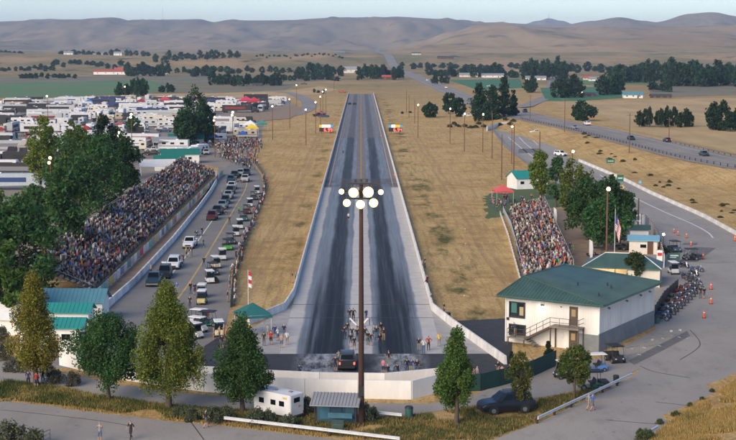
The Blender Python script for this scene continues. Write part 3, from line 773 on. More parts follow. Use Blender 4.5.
tree_px('spruce_tree', 511, 374, 350, 9, 'narrow dark shrub-like conifer at the corner of the tower building', (0.022, 0.045, 0.025), 'conifer', 30, 1600, 0.13, 118, 0.05, 0.6, clump=0.16)
tree_px('young_tree', 635, 286, 252, 22, 'small leafy tree between the green roofed building and the pavilion', (0.055, 0.08, 0.028), 'oval', 45, 4000, 0.19, 19, 0.2, 1.2, clump=0.15)
# clump beyond the right-hand grandstand
for px, by, ty, wp, col, shp, lab in (
    (540, 200, 150, 22, GR_LIME, 'oval', 'tall lime green tree beside the small teal roofed house'),
    (556, 207, 156, 20, (0.06, 0.12, 0.045), 'oval', 'slender green tree between the lime tree and the grandstand clump'),
    (574, 224, 160, 34, (0.13, 0.16, 0.035), 'oval', 'pale olive tree standing behind the dark grandstand trees'),
    (587, 240, 176, 46, (0.045, 0.095, 0.026), 'round', 'broad dark tree beside the crowd of the angled grandstand'),
    (606, 232, 174, 30, (0.042, 0.088, 0.03), 'oval', 'dark leafy tree just behind the lamp pole by the flag'),
    (604, 250, 196, 50, GR_DARK, 'round', 'widest dark tree spreading behind the pavilion and flag pole'),
    (624, 232, 192, 24, (0.042, 0.09, 0.03), 'oval', 'dark tree next to the white panel fence')):
    tree_px('shade_tree', px, by, ty, wp, lab, col, shp, 60, 5200, 0.32, int(px), 0.16, 1.1, 'trees around the angled grandstand')
# trees behind the long grandstand
for px, by, ty, wp, col, lab in (
    (22, 300, 192, 78, GR_DARK, 'huge dark tree at the booth end behind the long grandstand'),
    (-8, 285, 190, 60, GR_MID, 'large mid green tree at the edge of the pit lot trees'),
    (62, 262, 166, 50, (0.052, 0.12, 0.034), 'dark broad tree behind the middle rows of the long grandstand'),
    (78, 238, 144, 60, (0.06, 0.13, 0.04), 'big dark green tree beside the tall lamp pole in the pit trees'),
    (102, 218, 134, 56, GR_DARK, 'wide dark tree overhanging the far rows of the long grandstand'),
    (122, 200, 132, 36, (0.036, 0.085, 0.028), 'dark tree beside the green canopied tent'),
    (44, 190, 117, 36, GR_LIME, 'lime green tree rising over the parked trailers'),
    (78, 186, 119, 36, (0.12, 0.18, 0.03), 'bright green tree next to the lime one among trailers'),
    (106, 180, 114, 34, (0.022, 0.046, 0.02), 'very dark conical tree among the parked trailers'),
    (68, 205, 138, 46, (0.062, 0.13, 0.034), 'dark rounded tree below the two bright trees'),
    (36, 240, 186, 34, (0.06, 0.12, 0.03), 'green tree beside the long black hauler'),
    (8, 330, 240, 40, GR_MID, 'green tree at the foot of the grandstand end')):
    tree_px('shade_tree', px, by, ty, wp, lab, col, 'round', 60, 7500, 0.38, 200 + int(px), 0.10, 1.0, 'trees behind the long grandstand')
for px, by, ty, wp, lab in ((194, 146, 87, 36, 'tallest dark poplar rising out of the trailer rows'), (184, 148, 108, 24, 'shorter dark poplar leaning against the tall one'), (206, 145, 98, 22, 'narrow dark poplar on the grandstand side of the tall one')):
    tree_px('poplar_tree', px, by, ty, wp, lab, (0.034, 0.085, 0.034), 'poplar', 60, 5200, 0.5, int(px) + 33, 0.05, 1.3, 'poplars among the trailers')
tree_px('shade_tree', 133, 134, 116, 16, 'small dark tree between white trailers and a lamp pole', GR_DARK, 'round', 30, 1500, 0.5, 331, 0.1, 1.0)
# mid-distance trees to the right of the strip
for px, by, ty, wp, shp, lab in ((479, 122, 82, 26, 'conifer', 'tall dark pine on the strip side of the pine clump'), (492, 123, 88, 28, 'conifer', 'broad dark pine in the middle of the pine clump'), (504, 122, 80, 22, 'conifer', 'tall slim dark pine by the highway entrance'), (513, 121, 95, 14, 'conifer', 'shorter dark pine at the end of the clump by the entrance'),
    (486, 122, 92, 34, 'round', 'dark bushy tree filling the pine clump'), (449, 114, 92, 14, 'oval', 'dark tree standing alone on the slope by the parked white truck'), (459, 117, 98, 13, 'oval', 'dark rounded tree beside the white shed'), (430.5, 117.5, 103, 15, 'round', 'low dark juniper bush on the dry slope'), (582, 121, 102, 26, 'round', 'round dark tree beyond the highway')):
    tree_px('pine_tree' if shp == 'conifer' else 'shade_tree', px, by, ty, wp, lab, (0.026, 0.066, 0.032), shp, 50, 2600, 0.65, int(px * 3), 0.04, 0.9, clump=0.14)
# generic far trees share four meshes
FAR = [make_tree_mesh(10, 9, 1.0, s, 34, 1100, 0.85, 900 + i, 1.0, 0.4, 0.17) for i, s in enumerate(('round', 'oval', 'poplar', 'round'))]
def far_tree(px, base_py, h_px, w_px, label, group, col=None, z=0.0, k=None, D=None):
    if D is None: g = G(px, base_py, z); D = g.y
    x = GX(px, D); h = h_px * D / F; wd = w_px * D / F
    k = rnd.randrange(4) if k is None else k
    c = col or (0.024 + 0.016 * rnd.random(), 0.058 + 0.03 * rnd.random(), 0.032 + 0.010 * rnd.random())
    plant_tree('broadleaf_tree', FAR[k], (x, D, terrain(x, D) - 0.3), label, c, rnd.uniform(0, 6), (wd / 9, wd / 9, h / 10), group)
def far_row(x0, x1, n, base, h, wpx, label, group, z=0.0, jit=1.0, col=None, D=None):
    for i in range(n):
        px = x0 + (x1 - x0) * (i + 0.5) / n + rnd.uniform(-.3, .3) * (x1 - x0) / n
        far_tree(px, base + rnd.uniform(-jit, jit), h * rnd.uniform(0.7, 1.2), wpx * rnd.uniform(0.8, 1.25), label, group, col, z, None, None if D is None else D * rnd.uniform(0.96, 1.04))
far_row(20, 80, 11, 78, 5.5, 6, 'small dark tree in the hedgerow beyond the green field', 'hedgerow beyond the green field')
far_row(126, 172, 9, 75.5, 12, 9, 'dark tree beside the red roofed barns', 'trees beside the red barns')
far_row(118, 150, 5, 97, 19, 9, 'dark tree at the edge of the tan field and pit lot', 'trees at the pit lot edge')
far_row(162, 176, 3, 92, 9, 7, 'rounded dark tree alone on the sage field', 'trees on the sage field')
far_row(212, 236, 5, 85, 13, 8, 'dark tree in the wood along the farm road', 'wood along the farm road')
far_row(232, 282, 12, 85.5, 11, 8, 'dark tree in the long wood before the farm', 'wood along the farm road')
far_row(284, 340, 12, 80.5, 5.5, 6, 'low dark tree in the row behind the strip end', 'low trees behind the strip end')
far_row(296, 342, 9, 77, 13, 8, 'dark tree beside the pale farm building', 'trees by the pale farm building')
far_row(358, 404, 11, 79.5, 12, 7.5, 'dark tree in the clump behind the end of the strip', 'clump behind the strip end')
far_row(192, 214, 5, 77, 10, 7, 'tree on the flat below the bluff', 'trees below the bluff')
far_row(2, 24, 5, 0, 3.2, 5, 'tree on top of the bluff beside no house', 'trees at the far end of the bluff top', D=3300)
far_row(62, 152, 17, 0, 5.5, 6, 'tree around the houses on top of the bluff', 'trees around the bluff top houses', D=3000)
far_row(155, 240, 14, 0, 8, 7, 'dark tree in the grove below the bluff edge', 'grove at the bluff edge', D=2450)
far_row(255, 345, 26, 0, 2.0, 2.6, 'small dark juniper dotting the bluff face', 'junipers on the bluff face', D=2650)
far_row(428, 462, 7, 76, 9, 8, 'dark tree in the wood beyond the highway bend', 'wood beyond the highway bend')
far_row(462, 506, 9, 77, 11, 8.5, 'dark tree sheltering the pale farm sheds', 'trees by the pale farm sheds')
far_row(432, 450, 3, 84, 9, 7, 'tree beside the highway verge', 'trees on the highway verge')
far_row(508, 516, 2, 78, 9, 9, 'tree at the head of the side road', 'trees at the head of the side road')
far_row(522, 566, 8, 79, 19, 11, 'tall dark tree beyond the side road', 'tall trees beyond the side road')
far_row(524, 534, 3, 92, 14, 10, 'green tree beside the side road', 'trees beside the side road', col=(0.03, 0.065, 0.022))
far_row(555, 582, 4, 97, 18, 16, 'dark tree by the lit farmhouse', 'trees by the lit farmhouse')
far_row(602, 622, 4, 95, 20, 14, 'large dark tree on the farmhouse side of the white barn', 'trees on the farmhouse side of the barn')
far_row(610, 672, 13, 82, 19, 13, 'dark tree in the wood behind the white barn', 'wood behind the white barn')
far_row(668, 760, 20, 86, 23, 15, 'tall dark tree in the long wood behind the roadside fields', 'long wood behind the roadside fields')
far_row(650, 672, 3, 92, 13, 11, 'dark tree between the white barn and the long wood', 'trees between barn and wood')
far_row(636, 694, 10, 127, 20, 9, 'small orchard tree in the row beyond the highway', 'row of small trees beyond the highway', col=(0.028, 0.055, 0.024))
far_row(712, 760, 7, 131, 26, 14, 'dark tree at the end of the roadside field', 'trees at the end of the roadside field', col=(0.02, 0.048, 0.022))
far_row(312, 327, 3, 93, 4, 3, 'small dark tree in the paddock by the loop road', 'trees in the paddock')
far_row(0, 60, 12, 0, 4, 5, 'tree in the band along the foot of the bluff', 'trees along the foot of the bluff', D=2150)
far_row(175, 300, 18, 0, 6, 6.5, 'tree in the scattered grove on the far flat', 'scattered grove on the far flat', D=1950)
far_row(400, 520, 16, 0, 6, 7, 'tree in the far belt under the brown hillside', 'far belt under the hillside', D=2300)
far_row(560, 740, 24, 0, 8, 8, 'tree in the belt behind the long wood', 'belt behind the long wood', D=2000)
far_row(40, 130, 16, 0, 4.5, 6, 'tree in the broken band across the bluff foot farms', 'trees across the bluff foot farms', D=2300)
far_row(2, 14, 2, 110, 10, 8, 'dark tree at the edge of the trailer lot', 'trees at the trailer lot edge')
far_row(20, 36, 4, 104, 5, 6, 'low bush tree at the back of the trailer lot', 'bushes at the back of the lot')
far_row(400, 412, 2, 113, 3, 3, 'low bush beside the pole line', 'bushes beside the pole line')

# sagebrush
SAGE = [make_tree_mesh(1.7, 2.6, 0.15, 'bush', 40, 2600, 0.11, 700 + i, 1.2, 0.4, 0.13, 0.05) for i in range(3)]
def bush(px, py, w_px, h_px, label, col=(0.115, 0.135, 0.075), group='sagebrush along the paved road'):
    g = G(px, py); w_ = w_px * g.y / F; h_ = h_px * g.y / F
    plant_tree('sagebrush', SAGE[rnd.randrange(3)], (g.x, g.y, terrain(g.x, g.y) - 0.05), label, col, rnd.uniform(0, 6), (w_ / 2.6, w_ / 2.6, h_ / 1.7), group, 'shrub')
for a in ((8, 446, 40, 26), (34, 448, 26, 20)): bush(*a, 'grey green sagebrush at the road edge beside the metal posts')
for a in ((55, 383, 22, 14), (72, 386, 20, 14), (48, 375, 16, 12), (4, 360, 20, 18), (2, 342, 18, 16), (14, 372, 24, 14)): bush(*a, 'grey sagebrush on the bank near the golden tree', (0.13, 0.13, 0.095))
for a in ((190, 421, 22, 14), (212, 422, 26, 17), (226, 421, 22, 16), (178, 417, 18, 10)): bush(*a, 'grey green sagebrush behind the guardrail beside the dark green tree')
for a in ((258, 425, 26, 17), (289, 427, 22, 14), (268, 424, 18, 15)): bush(*a, 'sagebrush in front of the white travel trailer', (0.11, 0.135, 0.08))
for a in ((307, 414, 18, 18), (315, 412, 14, 14)): bush(*a, 'sagebrush between the trailer and the blue shelter', (0.10, 0.115, 0.07))
for a in ((366, 423, 18, 20), (374, 421, 14, 14)): bush(*a, 'sagebrush at the foot of the tall floodlight pole', (0.11, 0.125, 0.075))
for a in ((646, 440, 22, 12), (660, 424, 9, 6), (676, 417, 12, 7), (690, 407, 8, 5), (702, 400, 7, 4), (712, 392, 7, 4), (640, 436, 10, 8)): bush(*a, 'low bush at the edge of the grass bank', (0.085, 0.11, 0.045))
for a in ((663, 254, 15, 9),): bush(*a, 'dark bush behind the green sign board', (0.05, 0.07, 0.03))
for a in ((215, 283, 9, 7),): bush(*a, 'dry bush by the return road fence', (0.10, 0.10, 0.04))
for px in range(450, 520, 5): bush(px + rnd.uniform(-2, 2), 126 + rnd.uniform(-1.5, 3), 7, 3, 'low sage clump on the slope below the pines', (0.07, 0.085, 0.05), 'sage on the slope')
for i in range(30):
    t = rnd.random(); px = 582 + 154 * t; py = 158 + 70 * t - rnd.uniform(3, 28) ** .9
    bush(px, py, rnd.uniform(3, 8), rnd.uniform(1.2, 2.6), 'low weedy bush on the slope below the highway', (0.085, 0.10, 0.04), 'bushes on the highway slope')

CARXY = G(507, 413.5) + Vector((0, .6, 0))
# grass tufts on the verges (uncountable)
def grass(name, polys, count, h, cols, seed, blades=7):
    rg = np.random.default_rng(seed); pts = []
    tris = []
    for poly in polys:
        P = [G(*p).xy for p in poly]
        xs = [p.x for p in P]; ys = [p.y for p in P]; got = 0; tries = 0
        area_n = count
        while got < area_n and tries < area_n * 30:
            tries += 1; x = rg.uniform(min(xs), max(xs)); y = rg.uniform(min(ys), max(ys)); ins = False; j = len(P) - 1
            for i in range(len(P)):
                if (P[i].y > y) != (P[j].y > y) and x < (P[j].x - P[i].x) * (y - P[i].y) / (P[j].y - P[i].y) + P[i].x: ins = not ins
                j = i
            if ins and (x - CARXY[0]) ** 2 / 9 + (y - CARXY[1]) ** 2 / 5 > 1 and noise.noise(Vector((x * 0.22, y * 0.22, seed))) > -0.28: pts.append((x, y, terrain(x, y))); got += 1
    P = np.repeat(np.array(pts), blades, 0); N = len(P)
    P[:, :2] += rg.normal(0, 0.18, (N, 2)); a = rg.uniform(0, 6.283, N); lean = rg.normal(0, 0.28, (N, 2)) * h
    hh = h * rg.uniform(0.45, 1.25, N); wv = np.stack([np.cos(a), np.sin(a), np.zeros(N)], 1) * 0.035
    tip = P + np.stack([lean[:, 0], lean[:, 1], hh], 1)
    V = np.stack([P - wv, P + wv, tip], 1).reshape(-1, 3)
    patch = np.array([noise.noise(Vector((p[0] * 0.35, p[1] * 0.35, 4.2))) for p in pts]) * 0.5 + 0.5
    pick = np.repeat(np.clip(patch + rg.normal(0, 0.18, len(pts)), 0, 0.999), blades)
    CA = np.array(cols); ci = (pick * len(cols)).astype(int); c = CA[ci] * rg.uniform(0.7, 1.25, N)[:, None]
    col = np.concatenate([np.repeat(c, 3, 0), np.ones((3 * N, 1))], 1)
    me = np_mesh(name, V, np.arange(3 * N).reshape(-1, 3), ['vcol'], col)
    return link(name, me)
def vcol_mat():
    m = bpy.data.materials.new('vertex_tint'); m.use_nodes = True
    n = m.node_tree.nodes; a = n.new('ShaderNodeAttribute'); a.attribute_name = 'Col'
    m.node_tree.links.new(a.outputs['Color'], n['Principled BSDF'].inputs['Base Color']); n['Principled BSDF'].inputs['Roughness'].default_value = 0.9
    n['Principled BSDF'].inputs['Specular IOR Level'].default_value = 0.2
    MATS['vcol'] = m
vcol_mat()
DRY = [(0.40, 0.28, 0.10), (0.33, 0.23, 0.085), (0.17, 0.15, 0.05), (0.095, 0.11, 0.035), (0.07, 0.09, 0.03), (0.30, 0.22, 0.08)]
GRN = [(0.38, 0.28, 0.10), (0.30, 0.23, 0.08), (0.17, 0.16, 0.05), (0.09, 0.105, 0.03), (0.06, 0.085, 0.022), (0.05, 0.075, 0.02)]
g1 = grass('verge_grass', [[(-30, 378), (40, 385), (95, 396), (165, 406), (240, 411), (300, 414), (300, 424), (224, 421), (170, 419), (106, 411), (53, 404), (-30, 395)]], 6500, 0.38, GRN, 1)
g2 = grass('verge_grass', [[(300, 414), (400, 418), (490, 405), (545, 399), (610, 385), (596, 393), (540, 420), (488, 439), (452, 452), (400, 443), (300, 431)]], 5200, 0.30, DRY, 2)
g3 = grass('bank_grass', [[(660, 433), (680, 417), (703, 404), (740, 380), (760, 460), (640, 460)]], 8000, 0.42, [DRY[0], DRY[1], DRY[0], DRY[2]], 3)
g4 = grass('roadside_grass', [[(-30, 396), (53, 405), (170, 420), (230, 423), (400, 443), (400, 446), (224, 425), (106, 412.5), (-30, 399)]], 1500, 0.22, DRY[:2], 4)
for g, lb in ((g1, 'green and dry grass on the bank under the roadside trees'), (g2, 'dry grass around the parked car and guardrails'), (g3, 'golden grass on the bank beside the curving road'), (g4, 'pale dry grass edging the paved road below the trees')):
    g['kind'] = 'stuff'; tag(g, lb, 'grass')
# ---------------------------------------------------------------- people
def person_mesh(name, J, bones, shorts=False, sleeve=True, sub=1, hat=False, cull=None, coarse=False):
    """J: joint -> (pos, radius). One continuous skin over the joint graph, coloured by nearest bone."""
    names = list(J); idx = {k: i for i, k in enumerate(names)}
    me = bpy.data.meshes.new(name + '_cage'); me.from_pydata([J[k][0] for k in names], [(idx[a], idx[b]) for a, b, _ in bones], [])
    o = bpy.data.objects.new(name + '_cage', me); C.objects.link(o)
    sm = o.modifiers.new('skin', 'SKIN'); sm.use_smooth_shade = True; sm.branch_smoothing = 0.3
    for i, k in enumerate(names):
        r = J[k][1]; d = me.skin_vertices[0].data[i]; d.radius = r if isinstance(r, tuple) else (r, r); d.use_root = (k == 'pelvis')
    if sub: ss = o.modifiers.new('sub', 'SUBSURF'); ss.levels = sub; ss.render_levels = sub
    dg = bpy.context.evaluated_depsgraph_get(); dg.update()
    out = bpy.data.meshes.new_from_object(o.evaluated_get(dg)); out.name = name
    bpy.data.objects.remove(o); bpy.data.meshes.remove(me)
    out.materials.clear()
    for q in ('skin', 'cloth_obj', 'trousers', 'hair', 'shoe'): out.materials.append(MATS[q])
    segs = [(Vector(J[a][0]), Vector(J[b][0]), t) for a, b, t in bones]
    hc = Vector(J['head'][0]); fw = (Vector(J['face'][0]) - hc).normalized()
    for p in out.polygons:
        c = p.center; best = 1e9; tt = 'torso'
        for a, b, t in segs:
            ab = b - a; u = max(0, min(1, (c - a).dot(ab) / ab.length_squared)); d = (c - a - ab * u).length
            if d < best: best = d; tt = t
        if tt == 'head': r = c - hc; mi = 3 if (r.z > 0.035 or r.dot(fw) < -0.02) else 0
        else: mi = {'torso': 1, 'uarm': 1 if sleeve else 0, 'farm': 0, 'thigh': 2, 'shin': 0 if shorts else 2, 'foot': 4, 'neck': 0}[tt]
        p.material_index = mi; p.use_smooth = True
    return out
BONES = [('pelvis', 'waist', 'torso'), ('waist', 'chest', 'torso'), ('chest', 'neck', 'neck'), ('neck', 'head', 'head'), ('head', 'crown', 'head'), ('head', 'face', 'head')]
for s in 'lr':
    BONES += [('chest', 'sh' + s, 'torso'), ('sh' + s, 'el' + s, 'uarm'), ('el' + s, 'wr' + s, 'farm'), ('wr' + s, 'hd' + s, 'farm'), ('pelvis', 'hip' + s, 'thigh'), ('hip' + s, 'kn' + s, 'thigh'), ('kn' + s, 'an' + s, 'shin'), ('an' + s, 'to' + s, 'foot')]
def joints(kind, female=False):
    """facing +Y"""
    sw = 0.17 if female else 0.19
    J = {'pelvis': ((0, 0, .93), (.15, .11)), 'waist': ((0, 0, 1.10), (.135 if not female else .115, .10)), 'chest': ((0, .0, 1.34), (.16, .115)), 'neck': ((0, .005, 1.50), .055), 'head': ((0, .02, 1.63), (.085, .10)), 'crown': ((0, .01, 1.71), (.07, .08)), 'face': ((0, .07, 1.60), (.05, .055))}
    for s, g in (('l', -1), ('r', 1)):
        J['sh' + s] = ((g * sw, 0, 1.42), .065); J['el' + s] = ((g * (sw + .06), -.03, 1.14), .047); J['wr' + s] = ((g * (sw + .05), .05, .90), .034); J['hd' + s] = ((g * (sw + .04), .09, .80), (.042, .026))
        J['hip' + s] = ((g * .10, 0, .86), .095); J['kn' + s] = ((g * .115, .02, .48), .065); J['an' + s] = ((g * .125, -.02, .09), .045); J['to' + s] = ((g * .14, .14, .04), .042)
    def st(k, p): J[k] = (p, J[k][1])
    if kind == 'walk':
        st('knl', (-.11, .17, .52)); st('anl', (-.11, .22, .10)); st('tol', (-.12, .38, .06)); st('knr', (.11, -.06, .49)); st('anr', (.11, -.32, .16)); st('tor', (.12, -.20, .05))
        st('ell', (-.25, -.14, 1.16)); st('wrl', (-.24, -.10, .93)); st('hdl', (-.23, -.05, .84)); st('elr', (.25, .10, 1.16)); st('wrr', (.23, .25, .98)); st('hdr', (.22, .32, .94))
    elif kind == 'fold':
        for s, g in (('l', -1), ('r', 1)): st('el' + s, (g * .26, .06, 1.16)); st('wr' + s, (g * .02, .20, 1.18)); st('hd' + s, (-g * .08, .19, 1.22))
    elif kind == 'phone':
        st('elr', (.27, .10, 1.22)); st('wrr', (.17, .28, 1.36)); st('hdr', (.13, .33, 1.43)); st('ell', (-.26, .10, 1.20)); st('wrl', (-.15, .28, 1.34)); st('hdl', (-.11, .33, 1.42))
    elif kind == 'hips':
        for s, g in (('l', -1), ('r', 1)): st('el' + s, (g * .38, -.10, 1.18)); st('wr' + s, (g * .23, .02, 1.02)); st('hd' + s, (g * .16, .07, .99))
    elif kind == 'lean':
        st('chest', (0, .12, 1.32)); st('neck', (0, .17, 1.47)); st('head', (0, .21, 1.59)); st('crown', (0, .21, 1.67)); st('face', (0, .26, 1.56))
        for s, g in (('l', -1), ('r', 1)): st('sh' + s, (g * sw, .12, 1.40)); st('el' + s, (g * .25, .24, 1.16)); st('wr' + s, (g * .2, .42, 1.06)); st('hd' + s, (g * .18, .50, 1.05))
    elif kind == 'sit':      # seat top at z = 0.42
        dz = -.42
        for k in list(J):
            if k[:2] not in ('kn', 'an', 'to'): p = J[k][0]; st(k, (p[0], p[1], p[2] + dz))
        for s, g in (('l', -1), ('r', 1)):
            st('hip' + s, (g * .10, .05, .50)); st('kn' + s, (g * .14, .44, .50)); st('an' + s, (g * .13, .42, .09)); st('to' + s, (g * .14, .56, .04))
            st('el' + s, (g * .25, .06, .76)); st('wr' + s, (g * .17, .27, .62)); st('hd' + s, (g * .11, .33, .60))
    elif kind == 'crouch':
        for k in list(J):
            if k[:2] not in ('kn', 'an', 'to'): p = J[k][0]; st(k, (p[0], p[1] + .02 + max(0, p[2] - .93) * .35, p[2] - .58))
        for s, g in (('l', -1), ('r', 1)): st('hip' + s, (g * .1, .0, .33)); st('kn' + s, (g * .17, .34, .46)); st('an' + s, (g * .14, .06, .09)); st('to' + s, (g * .15, .22, .04)); st('el' + s, (g * .24, .34, .62)); st('wr' + s, (g * .16, .52, .50)); st('hd' + s, (g * .12, .58, .44))
    return J
PM = {}
for kd in ('stand', 'walk', 'fold', 'phone', 'hips', 'lean', 'sit', 'crouch'):
    for sh in (False, True):
        PM[kd, sh] = person_mesh('person', joints(kd, sh), BONES, shorts=sh)
COLS = {'black': (0.016, 0.016, 0.018), 'white': (0.62, 0.61, 0.60), 'red': (0.42, 0.03, 0.03), 'navy': (0.025, 0.04, 0.11), 'blue': (0.04, 0.13, 0.42), 'grey': (0.25, 0.25, 0.26), 'teal': (0.03, 0.25, 0.24), 'orange': (0.75, 0.2, 0.04), 'yellow': (0.7, 0.5, 0.06), 'pink': (0.62, 0.22, 0.26), 'green': (0.06, 0.30, 0.07), 'tan': (0.42, 0.31, 0.19), 'maroon': (0.16, 0.02, 0.03)}
CN = ['black'] * 14 + ['white'] * 8 + ['grey'] * 6 + ['navy'] * 8 + ['red'] * 3 + ['blue'] * 3 + ['tan'] * 2 + ['maroon', 'maroon', 'teal', 'pink', 'green', 'orange']
def person(x, y, rz, label, group=None, kind='stand', shorts=None, col='black', z=0.0, s=None):
    sh = rnd.random() < 0.45 if shorts is None else shorts
    o = link('person', PM[kind, sh], None, COLS[col], (x, y, z), rz)
    s = s or rnd.uniform(0.94, 1.05); o.scale = (s, s, s)
    tag(o, label, 'person', group); return o
def person_px(px, py, rz, label, group=None, kind='stand', shorts=None, col='black', z=0.0):
    g = G(px, py, z); return person(g.x, g.y, rz, label, group, kind, shorts, col, z)

# low-count person used for the uncountable rest of the crowd
def low_person(kind):
    J = joints(kind); keep = ['pelvis', 'chest', 'head', 'crown'] + [k + s for s in 'lr' for k in ('el', 'wr', 'kn', 'an')]
    J2 = {k: J[k] for k in keep}
    J2['face'] = J['face']
    b2 = [('pelvis', 'chest', 'torso'), ('chest', 'head', 'head'), ('head', 'crown', 'head')]
    for s in 'lr': b2 += [('chest', 'el' + s, 'uarm'), ('el' + s, 'wr' + s, 'farm'), ('pelvis', 'kn' + s, 'thigh'), ('kn' + s, 'an' + s, 'shin')]
    del J2['face']
    names = list(J2); idx = {k: i for i, k in enumerate(names)}
    J2['head'] = (J2['head'][0], (0.105, 0.115))
    me = bpy.data.meshes.new('low'); me.from_pydata([J2[k][0] for k in names], [(idx[a], idx[b]) for a, b, _ in b2], [])
    o = bpy.data.objects.new('low', me); C.objects.link(o); sm = o.modifiers.new('skin', 'SKIN')
    for i, k in enumerate(names):
        r = J2[k][1]; d = me.skin_vertices[0].data[i]; d.radius = r if isinstance(r, tuple) else (r, r); d.use_root = (k == 'pelvis')
    dg = bpy.context.evaluated_depsgraph_get(); dg.update(); out = bpy.data.meshes.new_from_object(o.evaluated_get(dg))
    bpy.data.objects.remove(o); bpy.data.meshes.remove(me)
    out.calc_loop_triangles()
    V = np.array([v.co[:] for v in out.vertices]); T = np.array([t.vertices[:] for t in out.loop_triangles])
    seg = [(Vector(J2[a][0]), Vector(J2[b][0]), t) for a, b, t in b2]; zone = []
    for p in V:
        c = Vector(p); best = 1e9; tt = ''
        for a, b, t in seg:
            ab = b - a; u = max(0, min(1, (c - a).dot(ab) / ab.length_squared)); d = (c - a - ab * u).length
            if d < best: best, tt = d, t
        hz = J2['head'][0][2]
        zone.append({'torso': 1, 'uarm': 1, 'farm': 4, 'thigh': 2, 'shin': 2, 'head': (3 if c.z > hz + .02 or c.y < J2['head'][0][1] - .03 else 0) if c.z > hz - .14 else 1}[tt])
    bpy.data.meshes.remove(out)
    return V, T, np.array(zone)
LOW = {k: low_person(k) for k in ('sit', 'stand')}
def crowd(name, spots, label, seed):
    """spots: (x, y, z, rz, kind)"""
    rg = np.random.default_rng(seed); VV = []; TT = []; CC_ = []; off = 0
    skins = np.array([(0.31, 0.205, 0.155), (0.36, 0.245, 0.19), (0.25, 0.16, 0.12)]); hairs = np.array([(0.02, 0.015, 0.01), (0.07, 0.04, 0.02), (0.2, 0.13, 0.07), (0.03, 0.03, 0.04), (0.5, 0.5, 0.48), (0.04, 0.03, 0.03)])
    pants = np.array([(0.02, 0.02, 0.025), (0.05, 0.08, 0.16), (0.28, 0.22, 0.14), (0.1, 0.1, 0.11)])
    for x, y, z, rz, kd in spots:
        V, T, Z = LOW[kd]; s = rg.uniform(0.9, 1.07); c, sn = math.cos(rz), math.sin(rz)
        q = V * s; w_ = np.stack([q[:, 0] * c - q[:, 1] * sn + x, q[:, 0] * sn + q[:, 1] * c + y, q[:, 2] + z], 1)
        VV.append(w_); TT.append(T + off); off += len(V)
        pal = np.array([skins[rg.integers(3)], COLS[CN[rg.integers(len(CN))]], pants[rg.integers(4)], hairs[rg.integers(6)], (0, 0, 0)]) * rg.uniform(0.85, 1.15)
        pal[4] = pal[0] if rg.random() < .45 else pal[1]
        CC_.append(pal[Z])
    V = np.concatenate(VV); T = np.concatenate(TT); c = np.concatenate(CC_); c = np.concatenate([np.clip(c, 0, 0.9), np.ones((len(c), 1))], 1)
    o = link(name, np_mesh(name, V, T, ['vcol'], c)); o['kind'] = 'stuff'; tag(o, label, 'crowd'); return o

# ---------------------------------------------------------------- vehicles (front towards +X, wheels on z = 0)
def bil(f, u, v): a, b, c, d = [Vector(p) for p in f]; return (a * (1 - u) + b * u) * (1 - v) + (d * (1 - u) + c * u) * v
def pane(mb, f, u0, u1, v0, v1, out):
    p = [bil(f, u0, v0), bil(f, u1, v0), bil(f, u1, v1), bil(f, u0, v1)]
    nn = (p[1] - p[0]).cross(p[3] - p[0]).normalized()
    if nn.dot(Vector(out)) < 0: nn = -nn
    mb.poly([q + nn * 0.012 for q in p])
def wheel(t, x, y, r, wd, side):
    a = MB().torus((x, y, r), (0, 1, 0), r - wd * 0.32, wd * 0.36, 16, 6); a.cyl((x, y - wd * .42, r), (x, y + wd * .42, r), r * .78, r * .78, 14)
    ty = a.build('wheel', 'rubber', t, 50)
    m = MB().cyl((x, y + side * wd * .30, r), (x, y + side * wd * .47, r), r * .62, r * .52, 10)
    for k in range(5):
        an = k * 2 * math.pi / 5
        m.box(x + math.cos(an) * r * .3, y + side * wd * .47, r + math.sin(an) * r * .3, r * .2, 0.03, r * .2)
    m.build('rim', 'grey_metal', ty, 40)
SPEC = {
    'pickup': dict(L=5.7, W=1.98, gc=.34, hood=1.12, belt=1.18, roof=1.86, cb=(-.75, 1.35), cr=(-.55, .62), bed=True, wb=(1.85, -1.75), r=.40),
    'suv': dict(L=4.85, W=1.92, gc=.28, hood=1.08, belt=1.14, roof=1.80, cb=(-2.25, 1.20), cr=(-1.92, .35), bed=False, wb=(1.45, -1.40), r=.37),
    'sedan': dict(L=4.7, W=1.82, gc=.20, hood=.88, belt=.94, roof=1.43, cb=(-1.75, 1.05), cr=(-1.0, .15), bed=False, wb=(1.42, -1.38), r=.33),
    'van': dict(L=5.1, W=1.98, gc=.24, hood=1.02, belt=1.10, roof=1.78, cb=(-2.48, 1.65), cr=(-2.25, .70), bed=False, wb=(1.6, -1.5), r=.35),
}
